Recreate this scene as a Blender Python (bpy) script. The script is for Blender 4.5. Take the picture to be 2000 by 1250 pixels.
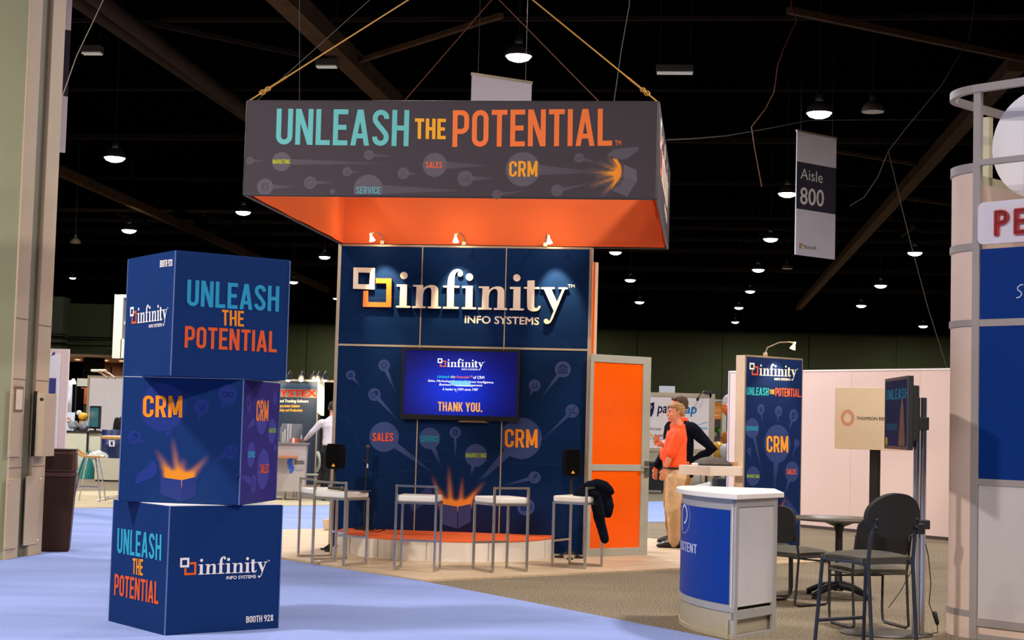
import bpy, bmesh, math, random
from mathutils import Vector, Matrix
from mathutils.geometry import tessellate_polygon

# ------------------------------------------------------------------ clear, camera, world, hall lights, exposure
for _o in list(bpy.data.objects): bpy.data.objects.remove(_o, do_unlink=True)
SC = bpy.context.scene
COL = SC.collection
PI = math.pi
random.seed(7)

FPX, PITCH, ROLL, EYE = 3140.0, 0.0646, 0.0273, 1.54
_c, _s = math.cos(PITCH), math.sin(PITCH)
_F = Vector((0, _c, _s)); _R0 = Vector((1, 0, 0)); _U0 = Vector((0, -_s, _c))
_R = _R0 * math.cos(ROLL) + _U0 * math.sin(ROLL)
_U = -_R0 * math.sin(ROLL) + _U0 * math.cos(ROLL)
cam_data = bpy.data.cameras.new('camera'); cam_data.sensor_width = 36.0; cam_data.lens = FPX / 2000 * 36
cam_data.clip_end = 400
cam = bpy.data.objects.new('camera', cam_data); COL.objects.link(cam)
cam.matrix_world = Matrix(((_R.x, _U.x, -_F.x, 0), (_R.y, _U.y, -_F.y, 0), (_R.z, _U.z, -_F.z, EYE), (0, 0, 0, 1)))
SC.camera = cam

world = bpy.data.worlds.new('hall_air'); SC.world = world; world.use_nodes = True
world.node_tree.nodes['Background'].inputs[0].default_value = (0.9, 0.85, 0.9, 1)
world.node_tree.nodes['Background'].inputs[1].default_value = 0.012

SC.view_settings.view_transform = 'Standard'; SC.view_settings.look = 'None'
SC.view_settings.exposure = 0.65; SC.view_settings.gamma = 1.0
try: SC.view_settings.use_curve_mapping = False
except Exception: pass

LAMP_Z = 8.0
WARM = (1.0, 0.86, 0.72); NEUT = (1.0, 0.93, 0.90); HAL = (1.0, 0.70, 0.42)
def area_light(name, loc, power, size=0.5, col=NEUT, parent=None, spread=PI, aim=None):
    L = bpy.data.lights.new(name, 'AREA'); L.shape = 'DISK'; L.size = size; L.energy = power; L.color = col; L.spread = spread
    o = bpy.data.objects.new(name, L); COL.objects.link(o); o.location = loc
    if parent: o.parent = parent
    if aim is not None: o.rotation_euler = (Vector(aim) - Vector(loc)).to_track_quat('-Z', 'Y').to_euler()
    return o
def spot_light(name, loc, aim, power, angle, col=HAL, blend=0.6, radius=0.03):
    L = bpy.data.lights.new(name, 'SPOT'); L.energy = power; L.spot_size = angle; L.spot_blend = blend; L.color = col; L.shadow_soft_size = radius
    o = bpy.data.objects.new(name, L); COL.objects.link(o); o.location = loc
    o.rotation_euler = (Vector(aim) - Vector(loc)).to_track_quat('-Z', 'Y').to_euler()
    return o
# unseen hall lights without fixtures: some placed from cast shadows, others added to brighten
for i, (lx, ly, lp, lc) in enumerate([(0.5, -1.5, 1420, WARM), (4.5, 14.6, 420, NEUT), (-8.8, -4.7, 640, WARM), (-6.5, 9.5, 680, NEUT),
        (8.5, 5.0, 480, NEUT), (10.5, 21.0, 480, NEUT), (-9.5, 20.0, 300, NEUT), (-1.5, 23.0, 420, NEUT), (-13.0, 31.0, 950, NEUT)]):
    area_light('unseen_hall_light', (lx, ly, LAMP_Z), lp, 0.9, lc)

# ------------------------------------------------------------------ pixel helpers (photo frame 2000 x 1250)
def ray(px, py): return _F + _R * ((px - 1000) / FPX) - _U * ((py - 625) / FPX)
def G(px, py, z=0.0):
    d = ray(px, py); return Vector((0, 0, EYE)) + d * ((z - EYE) / d.z)
def D(px, py, Y):
    d = ray(px, py); return Vector((0, 0, EYE)) + d * (Y / d.y)
def Z(s, ox, oy): return lambda x, y: (ox + x / s, oy + y / s)

def C(r, g, b, k=1.0):
    f = lambda c: (c / 255 / 12.92) if c / 255 <= 0.04045 else ((c / 255 + 0.055) / 1.055) ** 2.4
    return (f(r) * k, f(g) * k, f(b) * k)

# ------------------------------------------------------------------ materials (all procedural)
_M = {}
def mat(name, col, rough=0.55, metal=0.0, noise=0.0, scale=8.0, bump=0.0, emit=None, emit_s=0.0, spec=0.5, trans=0.0, alpha=1.0, sheen=0.0):
    if name in _M: return _M[name]
    m = bpy.data.materials.new(name); m.use_nodes = True; nt = m.node_tree; b = nt.nodes['Principled BSDF']
    b.inputs['Base Color'].default_value = (*col, 1); b.inputs['Roughness'].default_value = rough; b.inputs['Metallic'].default_value = metal
    b.inputs['Specular IOR Level'].default_value = spec
    if trans: b.inputs['Transmission Weight'].default_value = trans
    if alpha < 1: b.inputs['Alpha'].default_value = alpha
    if sheen: b.inputs['Sheen Weight'].default_value = sheen
    if emit: b.inputs['Emission Color'].default_value = (*emit, 1); b.inputs['Emission Strength'].default_value = emit_s
    if noise or bump:
        tc = nt.nodes.new('ShaderNodeTexCoord'); nz = nt.nodes.new('ShaderNodeTexNoise')
        nz.inputs['Scale'].default_value = scale; nz.inputs['Detail'].default_value = 5
        nt.links.new(tc.outputs['Object'], nz.inputs['Vector'])
        if noise:
            rp = nt.nodes.new('ShaderNodeValToRGB'); rp.color_ramp.elements[0].position = 0.3; rp.color_ramp.elements[1].position = 0.7
            rp.color_ramp.elements[0].color = (*[c * (1 - noise) for c in col], 1)
            rp.color_ramp.elements[1].color = (*[min(1, c * (1 + noise)) for c in col], 1)
            nt.links.new(nz.outputs['Fac'], rp.inputs['Fac']); nt.links.new(rp.outputs['Color'], b.inputs['Base Color'])
        if bump:
            bp = nt.nodes.new('ShaderNodeBump'); bp.inputs['Strength'].default_value = bump; bp.inputs['Distance'].default_value = 0.01
            nt.links.new(nz.outputs['Fac'], bp.inputs['Height']); nt.links.new(bp.outputs['Normal'], b.inputs['Normal'])
    _M[name] = m; return m
def mat_print(name='printed ink', rough=0.6, emit=0.0, spec=0.08):
    """ink colours come from the print's own colour attribute"""
    if name in _M: return _M[name]
    m = bpy.data.materials.new(name); m.use_nodes = True; nt = m.node_tree; b = nt.nodes['Principled BSDF']
    at = nt.nodes.new('ShaderNodeAttribute'); at.attribute_name = 'Col'
    b.inputs['Roughness'].default_value = rough; b.inputs['Specular IOR Level'].default_value = spec
    if emit:
        b.inputs['Base Color'].default_value = (0.01, 0.01, 0.012, 1)
        nt.links.new(at.outputs['Color'], b.inputs['Emission Color']); b.inputs['Emission Strength'].default_value = emit
    else: nt.links.new(at.outputs['Color'], b.inputs['Base Color'])
    _M[name] = m; return m
def mat_cloth(name, col, trans=0.35, rough=0.8):
    """stretched sign fabric that lets some of the hall light through"""
    if name in _M: return _M[name]
    m = bpy.data.materials.new(name); m.use_nodes = True; nt = m.node_tree; nt.nodes.clear()
    out = nt.nodes.new('ShaderNodeOutputMaterial'); mx = nt.nodes.new('ShaderNodeMixShader'); d = nt.nodes.new('ShaderNodeBsdfDiffuse'); t = nt.nodes.new('ShaderNodeBsdfTranslucent')
    d.inputs[0].default_value = (*col, 1); t.inputs[0].default_value = (*col, 1); mx.inputs[0].default_value = trans
    nt.links.new(d.outputs[0], mx.inputs[1]); nt.links.new(t.outputs[0], mx.inputs[2]); nt.links.new(mx.outputs[0], out.inputs[0])
    _M[name] = m; return m
def mat_glow(name, col, strength):
    return mat(name, (0.5, 0.5, 0.5), 0.4, emit=col, emit_s=strength)

# ------------------------------------------------------------------ mesh builder
def Rz(a): return Matrix.Rotation(a, 4, 'Z')
class MB:
    def __init__(s): s.v = []; s.f = []; s.c = []
    def add(s, vs, fs, M=None, col=None):
        n = len(s.v)
        for p in vs:
            p = Vector(p); s.v.append(M @ p if M is not None else p)
        if col is not None:
            s.c += (col if isinstance(col, list) else [col] * len(vs))
        s.f += [tuple(i + n for i in f) for f in fs]; return s
    def box(s, x0, x1, y0, y1, z0, z1, M=None):
        vs = [(x, y, z) for z in (z0, z1) for y in (y0, y1) for x in (x0, x1)]
        return s.add(vs, [(0, 2, 3, 1), (4, 5, 7, 6), (0, 1, 5, 4), (2, 6, 7, 3), (0, 4, 6, 2), (1, 3, 7, 5)], M)
    def bar(s, p0, p1, w, h=None, up=(0, 0, 1)):
        p0, p1 = Vector(p0), Vector(p1); h = h or w; d = (p1 - p0).normalized(); u = Vector(up)
        if abs(d.dot(u)) > 0.98: u = Vector((1, 0, 0))
        a = d.cross(u).normalized(); b = a.cross(d)
        vs = [q + a * x * w / 2 + b * y * h / 2 for q in (p0, p1) for x, y in ((-1, -1), (1, -1), (1, 1), (-1, 1))]
        return s.add(vs, [(3, 2, 1, 0), (4, 5, 6, 7), (0, 1, 5, 4), (1, 2, 6, 5), (2, 3, 7, 6), (3, 0, 4, 7)])
    def tube(s, pts, r, n=8, squash=None, side=None, caps=True):
        pts = [Vector(p) for p in pts]; m = len(pts)
        rs = r if isinstance(r, (list, tuple)) else [r] * m
        prev = None; vs = []
        for i, p in enumerate(pts):
            t = (pts[min(i + 1, m - 1)] - pts[max(i - 1, 0)]).normalized()
            ref = Vector(side) if side else (prev if prev is not None else (Vector((0, 0, 1)) if abs(t.z) < 0.9 else Vector((1, 0, 0))))
            a = (ref - t * ref.dot(t))
            if a.length < 1e-5: a = t.orthogonal()
            a.normalize(); b = t.cross(a); prev = a
            sq = squash if squash else 1.0
            for k in range(n):
                w = 2 * PI * k / n; vs.append(p + a * math.cos(w) * rs[i] + b * math.sin(w) * rs[i] * sq)
        fs = [(i * n + k, i * n + (k + 1) % n, (i + 1) * n + (k + 1) % n, (i + 1) * n + k) for i in range(m - 1) for k in range(n)]
        if caps: fs += [tuple(range(n - 1, -1, -1)), tuple(range((m - 1) * n, m * n))]
        return s.add(vs, fs)
    def limb(s, pts, rs, n=12, squash=None, side=None):
        """tapering tube with rounded ends"""
        pts = [Vector(p) for p in pts]; rs = list(rs)
        d0 = (pts[0] - pts[1]).normalized(); d1 = (pts[-1] - pts[-2]).normalized()
        P, Rr = [], []
        for k in (0.95, 0.7): P.append(pts[0] + d0 * rs[0] * k); Rr.append(rs[0] * math.sqrt(1 - k * k))
        P += pts; Rr += rs
        for k in (0.7, 0.95): P.append(pts[-1] + d1 * rs[-1] * k); Rr.append(rs[-1] * math.sqrt(1 - k * k))
        return s.tube(P, Rr, n, squash, side)
    def loft(s, rings, n=20, M=None):
        """rings of (cx, cy, cz, rx, ry), horizontal ellipses from bottom to top"""
        vs = []
        for cx, cy, cz, rx, ry in rings:
            vs += [(cx + rx * math.cos(2 * PI * k / n), cy + ry * math.sin(2 * PI * k / n), cz) for k in range(n)]
        m = len(rings)
        fs = [(i * n + k, i * n + (k + 1) % n, (i + 1) * n + (k + 1) % n, (i + 1) * n + k) for i in range(m - 1) for k in range(n)]
        fs += [tuple(range(n - 1, -1, -1)), tuple(range((m - 1) * n, m * n))]
        return s.add(vs, fs, M)
    def lathe(s, prof, n=28, M=None, caps=True):
        vs = [(r * math.cos(2 * PI * k / n), r * math.sin(2 * PI * k / n), z) for r, z in prof for k in range(n)]
        m = len(prof)
        fs = [(i * n + k, i * n + (k + 1) % n, (i + 1) * n + (k + 1) % n, (i + 1) * n + k) for i in range(m - 1) for k in range(n)]
        if caps: fs += [tuple(range(n - 1, -1, -1)), tuple(range((m - 1) * n, m * n))]
        return s.add(vs, fs, M)
    def ball(s, c, r, sc=(1, 1, 1), n=16, m=10):
        prof = [(max(1e-4, math.sin(PI * i / m)) * r, -math.cos(PI * i / m) * r) for i in range(m + 1)]
        return s.lathe(prof, n, Matrix.Translation(Vector(c)) @ Matrix.Diagonal((*sc, 1)))
    def prism(s, poly, z0, z1, M=None):
        """polygon in x,y extruded along z"""
        if sum(poly[i][0] * poly[(i + 1) % len(poly)][1] - poly[(i + 1) % len(poly)][0] * poly[i][1] for i in range(len(poly))) < 0: poly = poly[::-1]
        n = len(poly); tri = tessellate_polygon([[Vector((p[0], p[1], 0)) for p in poly]])
        tri = [t if (Vector((*poly[t[1]], 0)) - Vector((*poly[t[0]], 0))).cross(Vector((*poly[t[2]], 0)) - Vector((*poly[t[0]], 0))).z > 0 else t[::-1] for t in tri]
        vs = [(p[0], p[1], z0) for p in poly] + [(p[0], p[1], z1) for p in poly]
        fs = [tuple(reversed(t)) for t in tri] + [tuple(i + n for i in t) for t in tri] + [(i, (i + 1) % n, n + (i + 1) % n, n + i) for i in range(n)]
        return s.add(vs, fs, M)
    def sheet(s, fn, nu, nv, thick=0.0):
        """surface fn(u,v) with thickness along its normals"""
        g = [[Vector(fn(i / nu, j / nv)) for i in range(nu + 1)] for j in range(nv + 1)]
        def nrm(i, j):
            a = g[j][min(i + 1, nu)] - g[j][max(i - 1, 0)]; b = g[min(j + 1, nv)][i] - g[max(j - 1, 0)][i]
            q = a.cross(b); return q.normalized() if q.length > 1e-9 else Vector((0, 0, 1))
        w = nu + 1; vs = [g[j][i] for j in range(nv + 1) for i in range(w)]
        fs = [(j * w + i, j * w + i + 1, (j + 1) * w + i + 1, (j + 1) * w + i) for j in range(nv) for i in range(nu)]
        if thick:
            k = len(vs); vs += [g[j][i] - nrm(i, j) * thick for j in range(nv + 1) for i in range(w)]
            fs += [tuple(reversed([q + k for q in f])) for f in fs]
            rim = [i for i in range(w)] + [j * w + nu for j in range(1, nv + 1)] + [nv * w + i for i in range(nu - 1, -1, -1)] + [j * w for j in range(nv - 1, 0, -1)]
            fs += [(rim[(a + 1) % len(rim)], rim[a], rim[a] + k, rim[(a + 1) % len(rim)] + k) for a in range(len(rim))]
        return s.add(vs, fs)
    def build(s, name, m, parent=None, smooth=False, bevel=0.0, loc=None, rot=None, angle=40, seg=2, subd=0):
        me = bpy.data.meshes.new(name); me.from_pydata([tuple(p) for p in s.v], [], s.f); me.update()
        if s.c and len(s.c) == len(s.v):
            at = me.color_attributes.new('Col', 'FLOAT_COLOR', 'POINT')
            for i, c in enumerate(s.c): at.data[i].color = (*c, 1)
        for mm in (m if isinstance(m, (list, tuple)) else [m]): me.materials.append(mm)
        if smooth:
            for p in me.polygons: p.use_smooth = True
            try: me.set_sharp_from_angle(angle=math.radians(angle))
            except Exception: pass
        o = bpy.data.objects.new(name, me); COL.objects.link(o)
        if parent: o.parent = parent
        if loc is not None: o.location = loc
        if rot is not None: o.rotation_euler = rot
        if bevel:
            b = o.modifiers.new('soft edge', 'BEVEL'); b.width = bevel; b.segments = seg; b.limit_method = 'ANGLE'; b.angle_limit = math.radians(35)
        if subd:
            b = o.modifiers.new('round', 'SUBSURF'); b.levels = subd; b.render_levels = subd
        return o

def remesh(mb, name, m, parent, voxel=0.008, smooth=4, disp=0.0, disp_scale=0.15, cut=None, fac=0.5):
    """fuse overlapping volumes into one continuous skin"""
    me = bpy.data.meshes.new('tmp'); me.from_pydata([tuple(p) for p in mb.v], [], mb.f); me.update()
    t = bpy.data.objects.new('tmp', me); COL.objects.link(t)
    r = t.modifiers.new('r', 'REMESH'); r.mode = 'VOXEL'; r.voxel_size = voxel; r.use_smooth_shade = True
    if smooth:
        q = t.modifiers.new('s', 'SMOOTH'); q.iterations = smooth; q.factor = fac
    if disp:
        tx = bpy.data.textures.new('folds', 'CLOUDS'); tx.noise_scale = disp_scale; tx.noise_depth = 2
        dm = t.modifiers.new('d', 'DISPLACE'); dm.texture = tx; dm.strength = disp; dm.texture_coords = 'LOCAL'; dm.mid_level = 0.5
    dg = bpy.context.evaluated_depsgraph_get(); dg.update()
    n = bpy.data.meshes.new_from_object(t.evaluated_get(dg)); n.name = name
    bpy.data.objects.remove(t, do_unlink=True); bpy.data.meshes.remove(me)
    n.materials.clear()
    for mm in (m if isinstance(m, (list, tuple)) else [m]): n.materials.append(mm)
    for p in n.polygons: p.use_smooth = True
    o = bpy.data.objects.new(name, n); COL.objects.link(o)
    if parent: o.parent = parent
    return o

# ------------------------------------------------------------------ things
def tag(o, label=None, cat=None, group=None, kind=None):
    if label: o['label'] = label
    if cat: o['category'] = cat
    if group: o['group'] = group
    if kind: o['kind'] = kind
    return o
def thing(name, label, cat, loc=(0, 0, 0), rotz=0.0, group=None):
    o = bpy.data.objects.new(name, None); COL.objects.link(o); o.empty_display_size = 0.1
    o.location = loc; o.rotation_euler = (0, 0, rotz)
    return tag(o, label, cat, group)
def struct(o): o['kind'] = 'structure'; return o
def dup(root, loc, rotz, label=None, group=None):
    r = root.copy(); COL.objects.link(r); r.location = loc; r.rotation_euler = (0, 0, rotz)
    if label: r['label'] = label
    if group: r['group'] = group
    for ch in list(root.children):
        c = ch.copy(); COL.objects.link(c); c.parent = r
        for g in list(ch.children):
            d = g.copy(); COL.objects.link(d); d.parent = c
    return r
def world_of(root): return Matrix.Translation(root.location) @ Rz(root.rotation_euler[2])

# ------------------------------------------------------------------ flat lettering and prints
class Face:
    """a flat face of a thing: origin O, u to the right, n outward, in the thing's own space"""
    def __init__(s, root, O, U, N):
        O, U, N = Vector(O), Vector(U).normalized(), Vector(N).normalized(); V = N.cross(U)
        s.root = root; s.L = Matrix(((U.x, V.x, N.x, O.x), (U.y, V.y, N.y, O.y), (U.z, V.z, N.z, O.z), (0, 0, 0, 1)))
        s.W = world_of(root) @ s.L; s.Wi = s.W.inverted()
    def uv(s, p):
        a = s.Wi @ Vector((0, 0, EYE)); b = s.Wi.to_3x3() @ ray(*p); t = -a.z / b.z
        return Vector((a.x + b.x * t, a.y + b.y * t))
    def at(s, u, v, n=0.0): return s.L @ Vector((u, v, n))

def arc(cx, cy, r, a0, a1, n=8, ry=None):
    ry = ry or r
    return [(cx + r * math.cos(math.radians(a0 + (a1 - a0) * i / n)), cy + ry * math.sin(math.radians(a0 + (a1 - a0) * i / n))) for i in range(n + 1)]
def ribbon(pts, w, closed=False):
    """stroke -> list of quads"""
    P = []
    for p in pts:
        p = Vector((p[0], p[1]))
        if not P or (p - P[-1]).length > 1e-6: P.append(p)
    if closed and (P[0] - P[-1]).length < 1e-6: P.pop()
    n = len(P); L, Rr = [], []
    for i in range(n):
        a = P[i - 1] if (i > 0 or closed) else None; b = P[(i + 1) % n] if (i < n - 1 or closed) else None
        d0 = (P[i] - a).normalized() if a is not None else None; d1 = (b - P[i]).normalized() if b is not None else None
        if d0 is None: d0 = d1
        if d1 is None: d1 = d0
        n0 = Vector((-d0.y, d0.x)); n1 = Vector((-d1.y, d1.x)); m = n0 + n1
        m = m / max(0.35, m.dot(n0)) if m.length > 1e-6 else n0
        ww = w[i] if isinstance(w, (list, tuple)) else w
        L.append(P[i] + m * ww / 2); Rr.append(P[i] - m * ww / 2)
    k = n if closed else n - 1
    return [[tuple(Rr[i]), tuple(Rr[(i + 1) % n]), tuple(L[(i + 1) % n]), tuple(L[i])] for i in range(k)]
def diag(xa, xb, w, y0=0.0, y1=1.0): return [(xa - w / 2, y0), (xa + w / 2, y0), (xb + w / 2, y1), (xb - w / 2, y1)]

def glyph(ch, s=0.146):
    """tall condensed sign lettering, cap height 1: (advance, polygons)"""
    h = s / 2; W = 0.46; x0, x1, y0, y1 = h, W - h, h, 1 - h; r = (x1 - x0) / 2; cx = W / 2
    bar = lambda a, b, c, d: [(a, b), (c, b), (c, d), (a, d)]
    st = lambda x: bar(x - h, 0, x + h, 1)
    if ch == 'U': return W, ribbon([(x0, 1), (x0, y0 + r)] + arc(cx, y0 + r, r, 180, 360) [1:] + [(x1, 1)], s)
    if ch == 'N': return W + .03, [st(x0), st(x1 + .03), diag(x1 + .022, x0 + .008, s * 1.06)]
    if ch == 'L': return .40, [st(x0), bar(0, 0, .40, s)]
    if ch == 'E': return .41, [st(x0), bar(0, 0, .41, s), bar(0, 1 - s, .41, 1), bar(0, .5 - h, .37, .5 + h)]
    if ch == 'F': return .40, [st(x0), bar(0, 1 - s, .40, 1), bar(0, .47 - h, .36, .47 + h)]
    if ch == 'A': return .52, [diag(h, .26 - .01, s * 1.03), diag(.52 - h, .26 + .01, s * 1.03), bar(.12, .2, .40, .2 + s * .95)]
    if ch == 'V': return .50, [diag(.25 - .01, h, s * 1.03), diag(.25 + .01, .50 - h, s * 1.03)]
    if ch == 'S':
        p = arc(cx, y1 - r, r, -8, 180, 10) + [(x0, y1 - r - .03), (x0 + .02, y1 - r - .1), (cx - .03, .53), (cx + .03, .47), (x1 - .02, y0 + r + .1), (x1, y0 + r + .03)] + arc(cx, y0 + r, r, 0, -188, 10)
        return W, ribbon(p, s)
    if ch == 'H': return W + .01, [st(x0), st(x1 + .01), bar(x0, .5 - h, x1, .5 + h)]
    if ch == 'T': return .44, [bar(.22 - h, 0, .22 + h, 1), bar(0, 1 - s, .44, 1)]
    if ch == 'P': rr = .15; return W, [st(x0)] + ribbon([(x0, y1), (x1 - rr, y1)] + arc(x1 - rr, y1 - rr, rr, 90, 0, 6) + [(x1, .42 + rr)] + arc(x1 - rr, .42 + rr, rr, 0, -90, 6) + [(x0, .42)], s)
    if ch == 'R': rr = .15; return W + .01, [st(x0)] + ribbon([(x0, y1), (x1 - rr, y1)] + arc(x1 - rr, y1 - rr, rr, 90, 0, 6) + [(x1, .45 + rr)] + arc(x1 - rr, .45 + rr, rr, 0, -90, 6) + [(x0, .45)], s) + [diag(x1 + .01, x1 - .13, s * 1.05, 0, .47)]
    if ch == 'B': rr = .13; return W, [st(x0)] + ribbon([(x0, y1), (x1 - .02 - rr, y1)] + arc(x1 - .02 - rr, y1 - rr, rr, 90, 0, 6) + [(x1 - .02, .52 + rr)] + arc(x1 - .02 - rr, .52 + rr, rr, 0, -90, 6) + [(x0, .52)], s) + ribbon([(x0, .52), (x1 - rr, .52)] + arc(x1 - rr, .52 - rr, rr, 90, 0, 6) + [(x1, y0 + rr)] + arc(x1 - rr, y0 + rr, rr, 0, -90, 6) + [(x0, y0)], s)
    if ch == 'D': rr = .17; return W, [st(x0)] + ribbon([(x0, y1), (x1 - rr, y1)] + arc(x1 - rr, y1 - rr, rr, 90, 0, 6) + [(x1, y0 + rr)] + arc(x1 - rr, y0 + rr, rr, 0, -90, 6) + [(x0, y0)], s)
    if ch in 'O0': return W, ribbon(arc(cx, y1 - r, r, 0, 180, 10) + arc(cx, y0 + r, r, 180, 360, 10), s, True)
    if ch == 'I': return s, [st(h)]
    if ch == 'C': return W, ribbon([(x1, y1 - r - .12)] + arc(cx, y1 - r, r, 0, 180, 10) + arc(cx, y0 + r, r, 180, 360, 10) + [(x1, y0 + r + .12)], s)
    if ch == 'G': return W, ribbon([(x1, y1 - r - .1)] + arc(cx, y1 - r, r, 0, 180, 10) + arc(cx, y0 + r, r, 180, 360, 10) + [(x1, .5 - h), (cx, .5 - h)], s)
    if ch == 'M': return .60, [st(x0), st(.60 - h), diag(.30, h + .01, s * .95, .12, 1), diag(.30, .60 - h - .01, s * .95, .12, 1)]
    if ch == 'K': return W + .02, [st(x0), diag(x0 + .06, x1 + .02, s * 1.1, .36, 1), diag(x1 + .03, x0 + .13, s * 1.1, 0, .56)]
    if ch == 'Y': return .50, [bar(.25 - h, 0, .25 + h, .45), diag(.25, h, s * 1.03, .4, 1), diag(.25, .50 - h, s * 1.03, .4, 1)]
    if ch == '2': return W, ribbon([(x0, y1 - r - .05)] + arc(cx, y1 - r, r, 180, 0, 10) + [(x1, y1 - r - .06), (x0 + .01, y0 + .02)], s) + [bar(0, 0, W, s)]
    if ch == '8': return W, ribbon(arc(cx, y1 - r + .0, r * .93, 0, 360, 18)[:-1], s, True) + ribbon(arc(cx, y0 + r, r, 0, 180, 10) + arc(cx, y0 + r, r, 180, 360, 10), s, True) + [bar(x0 + .05, .44, x1 - .05, .56)]
    if ch == '9': return W, ribbon(arc(cx, y1 - r, r, 0, 180, 10) + arc(cx, y1 - r - .12, r, 180, 360, 10), s, True) + ribbon([(x1, y1 - r)] + [(x1, .45), (x1 - .06, .25), (x0 + .1, 0.02)], s)
    if ch == '.': return s * 1.1, [bar(0, 0, s * 1.1, s * 1.1)]
    return .22, []
def word(txt, s=0.146, gap=0.082):
    x = 0.0; out = []
    for ch in txt:
        w, ps = glyph(ch, s)
        out += [[(px + x, py) for px, py in p] for p in ps]; x += w + (gap if ch != ' ' else 0)
    return out, (0, 0, x - gap, 1)
_tx = {}
def plain(txt, bold=0.0, shear=0.0):
    """built-in sans lettering as polygons, normalised on its own bounds; ref box = ink bounds"""
    k = (txt, bold, shear)
    if k in _tx: return _tx[k]
    cu = bpy.data.curves.new('t', 'FONT'); cu.body = txt; cu.size = 1; cu.shear = shear; cu.resolution_u = 3
    o = bpy.data.objects.new('t', cu); COL.objects.link(o)
    dg = bpy.context.evaluated_depsgraph_get(); dg.update()
    me = bpy.data.meshes.new_from_object(o.evaluated_get(dg))
    vs = [(v.co.x, v.co.y) for v in me.vertices]; ps = [[vs[i] for i in p.vertices] for p in me.polygons]
    bpy.data.objects.remove(o, do_unlink=True); bpy.data.meshes.remove(me)
    if bold > 0:        # heavier weight: the same letters laid down again a hair to each side
        ps = [[(x + dx * bold, y + dy * bold) for x, y in q] for q in ps for dx, dy in ((0, 0), (-1, 0), (1, 0), (0, .8), (0, -.8))]
    xs = [v[0] for v in vs]
    # cap height of the built-in face is ~0.69 of its size
    res = (ps, (min(xs), 0.0, max(xs), 0.69)); _tx[k] = res; return res

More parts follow.
